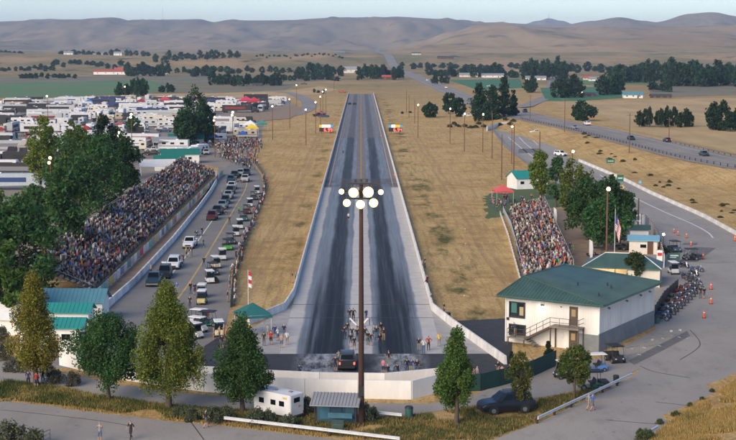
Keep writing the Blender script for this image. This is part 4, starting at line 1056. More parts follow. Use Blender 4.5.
def make_car(kind, name, lights=None, door_open=False):
    s = SPEC[kind]; L, W = s['L'] / 2, s['W'] / 2; t = thing(name, 'vehicle', {'pickup': 'pickup truck', 'suv': 'car', 'sedan': 'car', 'van': 'van'}[kind])
    def sec(x, zb, zt, hw):
        return [(x, -hw * .90, zb), (x, -hw, zb + .16), (x, -hw, zb + (zt - zb) * .55), (x, -hw * .985, zt - .10), (x, -hw * .90, zt), (x, hw * .90, zt), (x, hw * .985, zt - .10), (x, hw, zb + (zt - zb) * .55), (x, hw, zb + .16), (x, hw * .90, zb)]
    gc, hd, bl = s['gc'], s['hood'], s['belt']; x1 = s['cb'][1]
    b = MB()
    st = [(-L, gc + .12, bl * .93, W * .90), (-L + .12, gc + .02, bl * .99, W * .97)]
    if s['bed']:
        st += [(-L + .3, gc, bl * 1.0, W), (s['cb'][0] - .06, gc, bl, W)]
        st = [(x, a, .78 if x > -L - 1 else c, h) for x, a, c, h in st]
        b.loft([sec(*q) for q in st]); st = [(s['cb'][0] - .06, gc, bl, W)]
    else: st += [(-L + .45, gc, bl, W)]
    st += [(s['cb'][0] + .5, gc, bl, W), (x1 - .35, gc, bl, W), (x1, gc, hd + .04, W * .99), (L - .55, gc, hd - .02, W * .97), (L - .16, gc + .02, hd - .12, W * .92), (L, gc + .10, hd - .26, W * .84)]
    b.loft([sec(*q) for q in st])
    body = b.build('body', 'paint', t, 38)
    cb, cr = s['cb'], s['cr']; hb, ht = W * .93, W * .76
    c = MB().taper(cb[0], cb[1], hb, bl - .05, cr[0], cr[1], ht, s['roof']); c.build('cabin', 'paint', t, 35, 0.05)
    z0, z1 = bl - .05, s['roof']
    fr = [(cb[1], -hb, z0), (cb[1], hb, z0), (cr[1], ht, z1), (cr[1], -ht, z1)]
    bk = [(cb[0], -hb, z0), (cb[0], hb, z0), (cr[0], ht, z1), (cr[0], -ht, z1)]
    g = MB(); pane(g, fr, .07, .93, .12, .90, (1, 0, .5)); g.build('windshield', 'glass', t)
    g = MB(); pane(g, bk, .10, .90, .25, .88, (-1, 0, .3)); g.build('rear_window', 'glass', t)
    for sd_ in (-1, 1):
        fs = [(cb[0], sd_ * hb, z0), (cb[1], sd_ * hb, z0), (cr[1], sd_ * ht, z1), (cr[0], sd_ * ht, z1)]
        cuts = {'pickup': ((.10, .46), (.50, .86)), 'suv': ((.06, .28), (.31, .57), (.60, .88)), 'sedan': ((.14, .46), (.50, .86)), 'van': ((.05, .33), (.36, .62), (.65, .90))}[kind]
        for u0, u1 in cuts: g = MB(); pane(g, fs, u0, u1, .16, .88, (0, sd_, .2)); g.build('side_window', 'glass', t)
        mm = MB().taper(cb[1] - .42, cb[1] - .28, .06, bl - .02, cb[1] - .40, cb[1] - .30, .05, bl + .14)
        mm.v = [(x, y + sd_ * (W + .10), z) for x, y, z in mm.v]; mm.build('wing_mirror', 'paint', t, None, 0.015)
        hl = MB().hexa([(L - .20, sd_ * W * .60, hd - .42), (L - .02, sd_ * W * .52, hd - .42), (L - .10, sd_ * W * .86, hd - .40), (L - .30, sd_ * W * .93, hd - .40), (L - .24, sd_ * W * .60, hd - .25), (L - .05, sd_ * W * .52, hd - .26), (L - .13, sd_ * W * .87, hd - .25), (L - .33, sd_ * W * .935, hd - .24)])
        hl.build('headlight', 'head_lit' if lights in ('head', 'both') else 'lens_clear', t, None, 0.02)
        tl = MB().box(-L + .03, sd_ * W * .80, bl * .78, .10, .16, .26); tl.build('taillight', 'tail_lit' if lights in ('tail', 'both') else 'tail_red', t, None, 0.02)
    MB().box(L - .02, 0, gc + .30, .10, W * .95, .26).build('grille', 'black', t, None, 0.02)
    MB().box(L - .01, 0, gc + .12, .16, W * 1.72, .18).build('bumper', 'grey_metal' if kind == 'pickup' else 'dark_metal', t, None, 0.03)
    MB().box(-L, 0, gc + .16, .14, W * 1.75, .18).build('bumper', 'grey_metal' if kind == 'pickup' else 'dark_metal', t, None, 0.03)
    if s['bed']:
        q = MB(); e = s['cb'][0] - .06
        for sd_ in (-1, 1): q.box((-L + .04 + e) / 2, sd_ * (W - .07), .97, e + L - .08, .13, .46)
        q.box(-L + .09, 0, .97, .10, W * 1.86, .46); q.build('bed', 'paint', t, None, 0.02)
        MB().box((-L + e) / 2, 0, .80, e + L - .3, W * 1.7, .05).build('bed_floor', 'dark_metal', t)
    for wx in s['wb']:
        for sd_ in (-1, 1):
            wheel(t, wx, sd_ * (W - .09), s['r'], .26, sd_)
            MB().cyl((wx, sd_ * (W - .3), s['r'] + .03), (wx, sd_ * (W + .006), s['r'] + .03), s['r'] * 1.2, s['r'] * 1.2, 16).build('wheel_arch', 'black', t)
    if kind == 'suv':
        for sd_ in (-1, 1): MB().tube([(cr[0] + .2, sd_ * ht * .9, z1 + .05), (cr[1] - .2, sd_ * ht * .9, z1 + .05)], .025).build('roof_rail', 'dark_metal', t)
    if door_open:
        d = MB().hexa([(1.25, -W, gc + .15), (.62, -W - .85, gc + .15), (.58, -W - .82, gc + .15), (1.20, -W + .03, gc + .15), (1.25, -W, bl), (.62, -W - .85, bl), (.58, -W - .82, bl), (1.20, -W + .03, bl)])
        d.build('open_door', 'paint', t)
    return t
CARS = {}
def car(kind, x, y, rz, label, color, group=None, lights=None, name=None, z=0.0, door=False, scale=None):
    key = (kind, lights, door)
    if key not in CARS: CARS[key] = Proto(make_car(kind, {'pickup': 'pickup_truck', 'suv': 'parked_car', 'sedan': 'car', 'van': 'van'}[kind], lights, door))
    return CARS[key].place((x, y, z), rz, label, group, color, scale)

def make_cart(kind='golf'):
    t = thing('golf_cart' if kind == 'golf' else 'utility_cart', 'cart', 'golf cart' if kind == 'golf' else 'utility vehicle')
    r = .23 if kind == 'golf' else .31; w_ = .58 if kind == 'golf' else .72
    b = MB(); b.hexa([(-1.15, -w_, .28), (1.05, -w_, .28), (1.05, w_, .28), (-1.15, w_, .28), (-1.15, -w_, .36), (1.1, -w_, .36), (1.1, w_, .36), (-1.15, w_, .36)])
    b.hexa([(.72, -w_, .36), (1.2, -w_ * .9, .36), (1.2, w_ * .9, .36), (.72, w_, .36), (.66, -w_, .92), (.95, -w_ * .8, .80), (.95, w_ * .8, .80), (.66, w_, .92)])
    b.hexa([(-1.15, -w_, .36), (-.15, -w_, .36), (-.15, w_, .36), (-1.15, w_, .36), (-1.2, -w_, .72), (-.2, -w_, .66), (-.2, w_, .66), (-1.2, w_, .72)])
    b.build('body', 'paint', t, None, 0.03)
    MB().box(-.15, 0, .72, .5, w_ * 1.8, .12).build('seat', 'black', t, None, 0.03)
    MB().hexa([(-.42, -w_ * .9, .74), (-.34, -w_ * .9, .74), (-.34, w_ * .9, .74), (-.42, w_ * .9, .74), (-.55, -w_ * .9, 1.12), (-.47, -w_ * .9, 1.12), (-.47, w_ * .9, 1.12), (-.55, w_ * .9, 1.12)]).build('backrest', 'black', t, None, 0.02)
    for sx_ in (-1, 1):
        MB().tube([(.80, sx_ * w_ * .92, .8), (.55, sx_ * w_ * .9, 1.82)], .025).build('roof_post', 'dark_metal', t)
        MB().tube([(-.95, sx_ * w_ * .92, .6), (-.85, sx_ * w_ * .9, 1.82)], .025).build('roof_post', 'dark_metal', t)
    MB().loft([[(-1.15, -w_ * 1.0, 1.82), (.85, -w_ * 1.0, 1.82), (.85, w_, 1.82), (-1.15, w_, 1.82)], [(-1.18, -w_ * 1.04, 1.86), (.88, -w_ * 1.04, 1.86), (.88, w_ * 1.04, 1.86), (-1.18, w_ * 1.04, 1.86)], [(-1.0, -w_ * .85, 1.93), (.7, -w_ * .85, 1.93), (.7, w_ * .85, 1.93), (-1.0, w_ * .85, 1.93)]]).build('roof', 'white' if kind == 'golf' else 'black', t)
    MB().cyl((.42, -.22, .9), (.52, -.22, .98), .17, .17, 10).build('steering_wheel', 'black', t)
    if kind == 'golf': g = MB(); g.quad((.76, -w_ * .85, .92), (.76, w_ * .85, .92), (.60, w_ * .85, 1.6), (.60, -w_ * .85, 1.6)); g.build('windscreen', 'glass', t)
    else: MB().box(-1.35, 0, .72, .9, w_ * 1.9, .36).build('cargo_bed', 'black', t, None, 0.03)
    for wx in (.80, -.85):
        for sd_ in (-1, 1): wheel(t, wx, sd_ * (w_ - .02), r, .2, sd_)
    for sd_ in (-1, 1): MB().box(1.16, sd_ * w_ * .6, .58, .06, .16, .1).build('headlight', 'lens_clear', t)
    return t
CART = {}
def cart(x, y, rz, label, color, kind='golf', group='golf carts along the return road'):
    if kind not in CART: CART[kind] = Proto(make_cart(kind))
    return CART[kind].place((x, y, 0), rz, label, group, color)

def make_bike():
    t = thing('motorcycle', 'motorcycle', 'motorcycle')
    for x in (.72, -.72):
        w_ = MB().torus((x, 0, .32), (0, 1, 0), .25, .07, 16, 6).build('wheel', 'rubber', t, 60)
        MB().cyl((x, -.04, .32), (x, .04, .32), .2, .2, 10).build('rim', 'chrome', w_, 40)
    MB().tube([(.72, -.09, .32), (.42, -.09, .98)], .03).tube([(.72, .09, .32), (.42, .09, .98)], .03).build('fork', 'chrome', t)
    MB().tube([(.30, -.42, 1.0), (.42, -.2, 1.06), (.42, .2, 1.06), (.30, .42, 1.0)], .02).build('handlebar', 'chrome', t)
    MB().loft([[(.42, -.05, .78), (.42, .05, .78), (.42, .05, .86), (.42, -.05, .86)], [(.25, -.15, .74), (.25, .15, .74), (.25, .13, .98), (.25, -.13, .98)], [(-.1, -.13, .72), (-.1, .13, .72), (-.1, .1, .9), (-.1, -.1, .9)]]).build('fuel_tank', 'paint', t, 60, 0.02)
    MB().loft([[(-.05, -.12, .76), (-.05, .12, .76), (-.05, .1, .82), (-.05, -.1, .82)], [(-.45, -.16, .70), (-.45, .16, .70), (-.45, .14, .78), (-.45, -.14, .78)], [(-.85, -.12, .78), (-.85, .12, .78), (-.85, .1, .88), (-.85, -.1, .88)]]).build('seat', 'black', t, 60, 0.02)
    MB().box(.02, 0, .46, .5, .30, .36).cyl((.1, 0, .5), (.2, 0, .74), .12, .1, 8).build('engine', 'dark_metal', t, None, 0.03)
    MB().tube([(.2, .17, .34), (-.3, .19, .30), (-.95, .20, .36)], .045).build('exhaust', 'chrome', t)
    MB().loft([[(1.0, -.07, .52), (1.0, .07, .52), (1.0, .07, .55), (1.0, -.07, .55)], [(.72, -.09, .68), (.72, .09, .68), (.72, .09, .71), (.72, -.09, .71)], [(.45, -.07, .62), (.45, .07, .62), (.45, .07, .65), (.45, -.07, .65)]]).build('fender', 'paint', t)
    MB().loft([[(-.45, -.09, .66), (-.45, .09, .66), (-.45, .09, .70), (-.45, -.09, .70)], [(-.78, -.1, .72), (-.78, .1, .72), (-.78, .1, .76), (-.78, -.1, .76)], [(-1.08, -.09, .56), (-1.08, .09, .56), (-1.08, .09, .60), (-1.08, -.09, .60)]]).build('fender', 'paint', t)
    MB().sphere((.55, 0, .92), .09, .1, .1).build('headlight', 'lens_clear', t, 60)
    for sd_ in (-1, 1): MB().box(-.72, sd_ * .26, .60, .5, .18, .28).build('saddlebag', 'paint', t, None, 0.04)
    MB().tube([(.0, -.1, .3), (-.06, -.34, .02)], .018).build('kickstand', 'dark_metal', t)
    return t
BIKE = None
def bike(x, y, rz, label, color, group='motorcycles parked beside the tower building'):
    global BIKE
    if BIKE is None: BIKE = Proto(make_bike())
    o = BIKE.place((x, y, 0), rz, label, group, color); o.rotation_euler = (0, 0, rz); return o

# trailers and motorhomes of the pit lot (front +X)
def make_rv(kind):
    nm = {'trailer': 'travel_trailer', 'motorhome': 'motorhome', 'hauler': 'race_hauler', 'cargo': 'cargo_trailer'}[kind]
    L, Wd, H, z0 = {'trailer': (8.2, 2.5, 2.6, .5), 'motorhome': (10.2, 2.6, 2.95, .45), 'hauler': (15.5, 2.6, 3.1, .95), 'cargo': (7.5, 2.5, 2.5, .4)}[kind]
    t = thing(nm, 'trailer', {'trailer': 'travel trailer', 'motorhome': 'motorhome', 'hauler': 'race hauler', 'cargo': 'cargo trailer'}[kind])
    l, h = L / 2, Wd / 2; zt = z0 + H; b = MB()
    prof = {'trailer': [(-l, z0), (l - .1, z0), (l + .15, z0 + .9), (l - .5, zt), (-l + .1, zt)], 'motorhome': [(-l, z0), (l, z0), (l + .1, z0 + 1.1), (l - .25, zt - .15), (l - .6, zt), (-l, zt)], 'hauler': [(-l, z0), (l, z0 + .3), (l, zt), (-l, zt)], 'cargo': [(-l, z0), (l, z0), (l + .35, z0 + 1.2), (l, zt), (-l, zt)]}[kind]
    b.loft([[(x, -h, z) for x, z in prof], [(x, h, z) for x, z in prof]]); b.build('body', 'plain_obj', t, None, 0.06)
    for sd_ in (-1, 1):
        if kind in ('trailer', 'motorhome'):
            for x in ((-.3 * L, .02 * L, .3 * L)): MB().box(x, sd_ * (h + .012), z0 + H * .60, L * .13, .03, .62).build('window', 'glass', t)
            MB().box(0, sd_ * (h + .008), z0 + H * .30, L * .93, .02, .22).build('stripe', 'trousers', t)
        elif kind == 'hauler':
            MB().box(-.05 * L, sd_ * (h + .008), z0 + H * .52, L * .7, .02, H * .36).build('stripe', 'hauler_graphic', t)
    if kind == 'motorhome': MB().hexa([(l + .06, -h * .9, z0 + 1.2), (l + .13, -h * .9, z0 + 1.2), (l + .13, h * .9, z0 + 1.2), (l + .06, h * .9, z0 + 1.2), (l - .30, -h * .85, zt - .35), (l - .22, -h * .85, zt - .35), (l - .22, h * .85, zt - .35), (l - .30, h * .85, zt - .35)]).build('windshield', 'glass', t)
    if kind == 'trailer': MB().box(-l - .01, 0, z0 + H * .62, .03, 1.0, .6).build('window', 'glass', t)
    if kind != 'cargo': MB().box(-.12 * L, 0, zt + .11, .9, .75, .26).build('air_conditioner', 'white', t, None, 0.05)
    MB().box(.22 * L, .5, zt + .05, .5, .5, .12).build('roof_vent', 'grey_metal', t)
    wxs = {'trailer': (-.5, .4), 'motorhome': (-l * .55, l * .62), 'hauler': (-l * .72, -l * .88), 'cargo': (-.6, .4)}[kind]
    for x in wxs:
        for sd_ in (-1, 1): MB().cyl((x, sd_ * (h - .28), .38), (x, sd_ * (h - .02), .38), .38, .38, 12).build('wheel', 'rubber', t, 40)
    if kind in ('trailer', 'cargo'): MB().tube([(l, -.5, .5), (l + 1.1, 0, .48), (l, .5, .5)], .06).tube([(l + .9, 0, .5), (l + .9, 0, 0)], .05).build('hitch', 'dark_metal', t)
    if kind == 'hauler':
        tr = MB().loft([[(l + .6, -1.15, .6), (l + .6, 1.15, .6), (l + .6, 1.15, 3.2), (l + .6, -1.15, 3.2)], [(l + 2.1, -1.15, .6), (l + 2.1, 1.15, .6), (l + 2.1, 1.05, 2.9), (l + 2.1, -1.05, 2.9)], [(l + 2.5, -1.1, .6), (l + 2.5, 1.1, .6), (l + 2.5, 1.0, 1.9), (l + 2.5, -1.0, 1.9)], [(l + 3.9, -.95, .6), (l + 3.9, .95, .6), (l + 3.9, .85, 1.7), (l + 3.9, -.85, 1.7)]])
        tr.build('tractor_cab', 'paint', t, 30, 0.05)
        for x in (l + 3.2, l + .5):
            for sd_ in (-1, 1): MB().cyl((x, sd_ * .9, .5), (x, sd_ * 1.2, .5), .5, .5, 12).build('wheel', 'rubber', t, 40)
    return t
ramp_mat('hauler_graphic', [(0.02, 0.02, 0.025), (0.22, 0.03, 0.03), (0.03, 0.06, 0.18), (0.02, 0.02, 0.02), (0.35, 0.36, 0.38), (0.2, 0.2, 0.22)])
RV = {}
def rv(kind, x, y, rz, label, color, group):
    if kind not in RV: RV[kind] = Proto(make_rv(kind))
    return RV[kind].place((x, y, terrain(x, y)), rz, label, group, color)

def make_canopy(name='canopy_tent'):
    t = thing(name, 'canopy', 'tent')
    for x in (-1.45, 1.45):
        for y in (-1.45, 1.45): MB().cyl((x, y, 0), (x, y, 2.15), .03, .03, 6).build('leg', 'galv', t)
    m = MB(); e = 1.55
    for k in range(4):
        a = math.pi / 4 + k * math.pi / 2; c = a + math.pi / 2; q = e * math.sqrt(2)
        A = (q * math.cos(a), q * math.sin(a)); B = (q * math.cos(c), q * math.sin(c)); M_ = ((A[0] + B[0]) / 2 * .97, (A[1] + B[1]) / 2 * .97)
        m.add([(*A, 2.12), (*M_, 2.18), (*B, 2.12), (0, 0, 3.15)], [(0, 1, 3), (1, 2, 3)])
    m.build('canopy', 'cloth_obj', t)
    m = MB()
    for k in range(4):
        a = math.pi / 4 + k * math.pi / 2; c = a + math.pi / 2; q = e * math.sqrt(2)
        A = (q * math.cos(a), q * math.sin(a)); B = (q * math.cos(c), q * math.sin(c)); m.quad((*A, 1.88), (*B, 1.88), (*B, 2.12), (*A, 2.12))
    m.build('valance', 'cloth_obj', t)
    return t
CAN = None
def canopy(x, y, rz, label, color, group=None, scale=None):
    global CAN
    if CAN is None: CAN = Proto(make_canopy())
    return CAN.place((x, y, 0), rz, label, group, color, scale)
# ---------------------------------------------------------------- walls, rails and fences
def resample(P, step):
    out = [Vector(P[0]).to_3d().xy]; acc = 0.0
    pts = [Vector((p[0], p[1])) for p in P]; L = [0]
    for a, b in zip(pts, pts[1:]): L.append(L[-1] + (b - a).length)
    n = max(1, round(L[-1] / step)); out = []
    for k in range(n + 1):
        d = L[-1] * k / n
        for i in range(len(pts) - 1):
            if d <= L[i + 1] + 1e-6:
                t = (d - L[i]) / max(1e-9, L[i + 1] - L[i]); out.append(pts[i].lerp(pts[i + 1], t)); break
    return out
def run(name, part, label, cat, P, h, th, step, m, group=None, gap=0.03, cap=None, taper=1.0, z=0.0, px=True, zf=None, post=None, bottom=0.0, color=None, colors=None):
    """a wall or fence made of separate sections along a line"""
    W_ = [tuple(G(*p)[:2]) for p in P] if px else P
    Q = resample(W_, step); t = thing(name, label, cat, (Q[0].x, Q[0].y, 0), 0, group); o = Vector((Q[0].x, Q[0].y))
    for i, (a, b) in enumerate(zip(Q, Q[1:])):
        d = b - a; L = d.length; c = (a + b) / 2 - o; rz = math.atan2(d.y, d.x); zz = z + (min(zf(a.x, a.y), zf(b.x, b.y)) if zf else 0)
        mb = MB(); l = L / 2 - gap / 2
        mb.hexa([(-l, -th / 2, bottom), (l, -th / 2, bottom), (l, th / 2, bottom), (-l, th / 2, bottom), (-l, -th / 2 * taper, h), (l, -th / 2 * taper, h), (l, th / 2 * taper, h), (-l, th / 2 * taper, h)])
        q = mb.build(part, m, t, None, 0, (colors[i % len(colors)] if colors else color)); q.location = (c.x, c.y, zz); q.rotation_euler = (0, 0, rz)
        if post:
            p = MB().box(0, 0, (h + .1) / 2, post, post, h + .1).build('post', 'dark_metal' if m != 'white_panel' else 'brown_board', t); p.location = ((a - o).x, (a - o).y, zz); p.rotation_euler = (0, 0, rz)
    return t
mat('jersey', (0.74, 0.72, 0.69), 0.85, noise_amt=0.34, nscale=0.8, stretch=(1, 1, 0.4))
mat('fence_mesh', (0.10, 0.11, 0.12), 0.7, noise_amt=0.2, nscale=3)
mat('green_screen', (0.012, 0.055, 0.045), 0.85, noise_amt=0.3, nscale=0.8)
mat('white_panel', (0.70, 0.71, 0.73), 0.7, noise_amt=0.15, nscale=0.8)
LW = [(-9.3, 1062), (-9.3, 188), (-10.3, 182.5), (-13.9, 174)]
RW = [(9.3, 1062), (9.3, 182), (15.6, 151.5)]
run('track_wall', 'wall_section', 'low white concrete wall along the grassy return road side of the strip', 'concrete wall', LW, 1.0, .34, 11, 'jersey', taper=.55, px=False)
run('track_wall', 'wall_section', 'low white concrete wall of the strip flaring towards the tower building', 'concrete wall', RW, 1.0, .34, 11, 'jersey', taper=.55, px=False)
run('end_wall', 'wall_section', 'tall pale wall of wide panels closing the strip behind the burnout box', 'wall', [(60, 365), (120, 379), (177, 388), (216, 393), (300, 397), (423, 399.5), (443, 391)], 1.85, .22, 5.2, 'white_wall', gap=0.04)
run('inner_wall', 'wall_section', 'pale inner wall set just inside the tall end wall', 'wall', [(196, 376.5), (300, 383), (420, 384.5), (438, 379)], 1.15, .2, 7, 'white_wall', gap=0.02)
run('road_barrier', 'barrier_section', 'long white barrier between the grandstand walkway and the return road', 'barrier', [(-34.0, 165), (-32.9, 205), (-33.2, 250), (-34.3, 300), (-35.4, 335), (-36.6, 360), (-39, 385)], .95, .5, 5, 'jersey', taper=.5, px=False)
run('road_barrier', 'barrier_section', 'white barrier curving along the highway side of the access road', 'barrier', catmull([tuple(G(*p)[:2]) for p in [(579, 161.5), (610, 174.5), (626, 181.5), (650, 193.5), (677, 205.5), (704, 217.5), (738, 236), (790, 262)]], 6), .75, .42, 6, 'jersey', taper=.55, px=False)
run('road_barrier', 'barrier_section', 'dark barrier along the grass side of the raceway entrance', 'barrier', [(492, 130), (502, 144), (513, 154), (530, 166)], .8, .3, 6, 'grey_metal')
run('low_fence', 'fence_section', 'low white fence in front of the angled grandstand', 'fence', [(500, 214), (508, 236), (515, 262), (521, 284)], .7, .08, 3.5, 'white', post=.1)
run('mesh_fence', 'fence_panel', 'pale mesh fence at the foot of the angled grandstand', 'fence', [(503, 212), (511, 228), (517, 250), (526, 282)], 1.15, .05, 3.5, 'galv', post=.08)
# banners before the long grandstand
def banner_material():
    m = bpy.data.materials.new('banner'); m.use_nodes = True
    n = m.node_tree.nodes; l = m.node_tree.links; b = n['Principled BSDF']
    oi = n.new('ShaderNodeObjectInfo'); tc = n.new('ShaderNodeTexCoord')
    mp = n.new('ShaderNodeMapping'); mp.inputs['Scale'].default_value = (1.6, 1, 2.4); l.new(tc.outputs['Object'], mp.inputs[0])
    ad = n.new('ShaderNodeVectorMath'); ad.operation = 'ADD'; l.new(mp.outputs[0], ad.inputs[0])
    cm = n.new('ShaderNodeCombineXYZ'); ml = n.new('ShaderNodeMath'); ml.operation = 'MULTIPLY'; ml.inputs[1].default_value = 91; l.new(oi.outputs['Random'], ml.inputs[0]); l.new(ml.outputs[0], cm.inputs[0]); l.new(cm.outputs[0], ad.inputs[1])
    v = n.new('ShaderNodeTexVoronoi'); v.inputs['Scale'].default_value = 1.2; l.new(ad.outputs[0], v.inputs[0])
    mr = n.new('ShaderNodeMapRange'); mr.inputs[1].default_value = 0.22; mr.inputs[2].default_value = 0.30; mr.inputs[3].default_value = 0.75; mr.inputs[4].default_value = 0; l.new(v.outputs[0], mr.inputs[0])
    cr = n.new('ShaderNodeValToRGB'); cr.color_ramp.interpolation = 'CONSTANT'; e = cr.color_ramp.elements
    for i, c in enumerate([(0.4, 0.02, 0.03), (0.02, 0.03, 0.1), (0.7, 0.7, 0.68), (0.02, 0.02, 0.02), (0.45, 0.05, 0.04)]):
        if i > 1: e.new(0.5)
        e[i].position = i / 5; e[i].color = (*c, 1)
    l.new(oi.outputs['Random'], cr.inputs[0])
    mx = n.new('ShaderNodeMix'); mx.data_type = 'RGBA'; l.new(mr.outputs[0], mx.inputs[0]); l.new(oi.outputs['Color'], mx.inputs[6]); l.new(cr.outputs[0], mx.inputs[7])
    l.new(mx.outputs[2], b.inputs['Base Color']); b.inputs['Roughness'].default_value = 0.7; MATS['banner'] = m
banner_material()
bc = [(0.55, 0.04, 0.06), (0.62, 0.60, 0.58), (0.60, 0.58, 0.57), (0.10, 0.40, 0.34), (0.30, 0.31, 0.33), (0.55, 0.40, 0.08), (0.45, 0.46, 0.48), (0.60, 0.6, 0.6), (0.12, 0.15, 0.3), (0.5, 0.5, 0.5), (0.05, 0.22, 0.26), (0.34, 0.35, 0.37), (0.62, 0.6, 0.56), (0.25, 0.26, 0.28)]
run('banner_fence', 'banner', 'long fence of coloured banner panels before the packed grandstand', 'banner fence', [(-36.0, 186), (-36.0, 250), (-36.6, 320), (-37.2, 385)], 1.35, .06, 3.2, 'banner', px=False, post=.08, bottom=.15, colors=bc)
# fence between the return road and the dry grass
run('chain_fence', 'fence_panel', 'low dark fence between the return road and the dry infield grass', 'fence', [(-17.2, 186), (-19.3, 214), (-20.6, 250), (-21.9, 300), (-23.2, 345), (-26.6, 385), (-31, 420)], 1.0, .05, 4, 'fence_mesh', px=False, post=.08)
run('screen_fence', 'fence_panel', 'dark green fabric screened fence below the tower stairs', 'fence', [(452, 392), (480, 391), (505, 385), (532, 377), (556, 366)], 1.75, .05, 3.0, 'green_screen', post=.08, gap=.02)
run('panel_fence', 'fence_panel', 'white panel fence with brown posts beside the small sheds', 'fence', [(636, 224), (645, 226), (653, 236), (660, 252), (664, 268)], 2.1, .1, 2.1, 'white_panel', post=.22, gap=.25)
run('iron_fence', 'fence_panel', 'dark slatted fence between the tower building and the motorcycles', 'fence', [(655, 318), (664, 303), (678, 290)], 1.6, .06, 2.2, 'dark_metal', post=.1)
run('entry_wall', 'wall_section', 'pale low wall and gate at the raceway entrance below the pines', 'wall', [(487, 131), (500, 126.5), (522, 126)], 1.9, .3, 6, 'white_panel')
# rails
def guardrail(label, P, px=True, zf=None, step=3.8, m='galv', z_top=.72, side=1):
    W_ = [tuple(G(*p)[:2]) for p in P] if px else P
    Q = resample(W_, step); o = Q[0]; t = thing('guardrail', label, 'guardrail', (o.x, o.y, 0))
    prof = [(-.03, .0), (.05, .05), (.05, .10), (-.01, .155), (.05, .21), (.05, .26), (-.03, .31), (-.06, .31), (-.06, 0)]
    for i, (a, b) in enumerate(zip(Q, Q[1:])):
        d = b - a; L = d.length; rz = math.atan2(d.y, d.x); za = zf(a.x, a.y) if zf else 0; zb = zf(b.x, b.y) if zf else 0
        mb = MB(); zz = z_top - .31
        mb.loft([[(0, -side * y, zz + z) for y, z in prof], [(L - .02, -side * y, zz + z + zb - za) for y, z in prof]])
        q = mb.build('rail', m, t); q.location = (a.x - o.x, a.y - o.y, za); q.rotation_euler = (0, 0, rz)
        p = MB().box(.1, side * .16, (z_top - .04) / 2 - .1, .16, .18, z_top + .12).build('post', 'dark_pole', t); p.location = (a.x - o.x, a.y - o.y, za); p.rotation_euler = (0, 0, rz)
    return t
guardrail('white metal guardrail along the road below the blue shelter and trailer', [(224, 424), (262, 428.5), (300, 433), (350, 439), (400, 445)], side=1)
guardrail('short white guardrail piece beside the green waste bin', [(372, 418), (384, 420), (402, 421)], side=1)
guardrail('white guardrail above two walking people beside the curving road', [(538, 424), (560, 413.5), (590, 399.5), (632, 379.5)], side=1)
guardrail('short guardrail end at the foot of the grass bank', [(646, 440), (658, 433)], side=1)
HG = [p for p in offset(HP, 8.2) if 330 < p[1] < 640]
guardrail('long dark post guardrail on the track side of the highway', HG, px=False, zf=terrain, step=4, m='grey_metal', z_top=.85)
HG = [p for p in offset(HP, -8.2) if 350 < p[1] < 480]
guardrail('guardrail on the far field side of the highway', HG, px=False, zf=terrain, step=5, m='grey_metal', z_top=.85, side=-1)

# ---------------------------------------------------------------- grandstands
def grandstand(name, label, rows, length, pitch, rise, z0, loc, rz, secn):
    """rows rise towards local -X... front edge along local Y at x = 0, faces +X"""
    t = thing(name, label, 'grandstand', loc, rz)
    sl = length / secn
    seat = MB().box(0, 0, 0, .30, sl - .12, .05).mesh('seat_plank', ['galv']); foot = MB().box(0, 0, 0, .46, sl - .12, .04).mesh('foot_plank', ['grey_metal'])
    for r_ in range(rows):
        for k in range(secn):
            y = (k + .5) * sl
            a = link('seat_plank', seat, t); a.location = (-r_ * pitch, y, z0 + r_ * rise + .42)
            if r_ % 3 == 0: pass
        for k in range(secn): a = link('foot_plank', foot, t); a.location = (-r_ * pitch + .42, (k + .5) * sl, z0 + r_ * rise)
    xb = -(rows - .4) * pitch; zt = z0 + rows * rise
    for k in range(secn + 1):
        y = k * sl; m = MB()
        m.tube([(.6, y, 0), (.6, y, z0), (xb, y, zt), (xb, y, 0), (.6, y, .05)], .05, 5)
        for q in (.25, .5, .75): m.tube([(.6 + (xb - .6) * q, y, 0), (.6 + (xb - .6) * q, y, z0 + (zt - z0) * q)], .04, 5)
        m.build('support_frame', 'grey_metal', t)
    for zz in (.5, 1.0): MB().tube([(xb, 0, zt + zz), (xb, length, zt + zz)], .03, 5).build('back_rail', 'galv', t)
    for k in range(secn + 1): MB().tube([(xb, k * sl, zt), (xb, k * sl, zt + 1.05)], .03, 5).build('rail_post', 'galv', t)
    MB().tube([(.4, 0, z0 + .9), (xb, 0, zt + 1.0)], .03, 5).build('end_rail', 'galv', t)
    return t
GS1 = dict(rows=11, length=186.0, pitch=.80, rise=.33, z0=.35, x=-37.9, y=197.0)
grandstand('grandstand', 'long bleachers packed with people beside the return road', 11, 186.0, .80, .33, .35, (GS1['x'], GS1['y'], 0), R(0.6), 18)
fa, fb = G(527, 281), G(512, 212)
fdir = (fb - fa); GS2L = fdir.length; GS2rz = math.atan2(fdir.y, fdir.x) - math.pi / 2 + math.pi   # faces -X
# angled stand: local +Y must run from far to near so that local +X points to the strip
o2 = fb
grandstand('grandstand', 'angled bleachers packed with people between the lawn and the tower building', 10, GS2L, .70, .19, .35, (o2.x, o2.y, 0), GS2rz, 8)

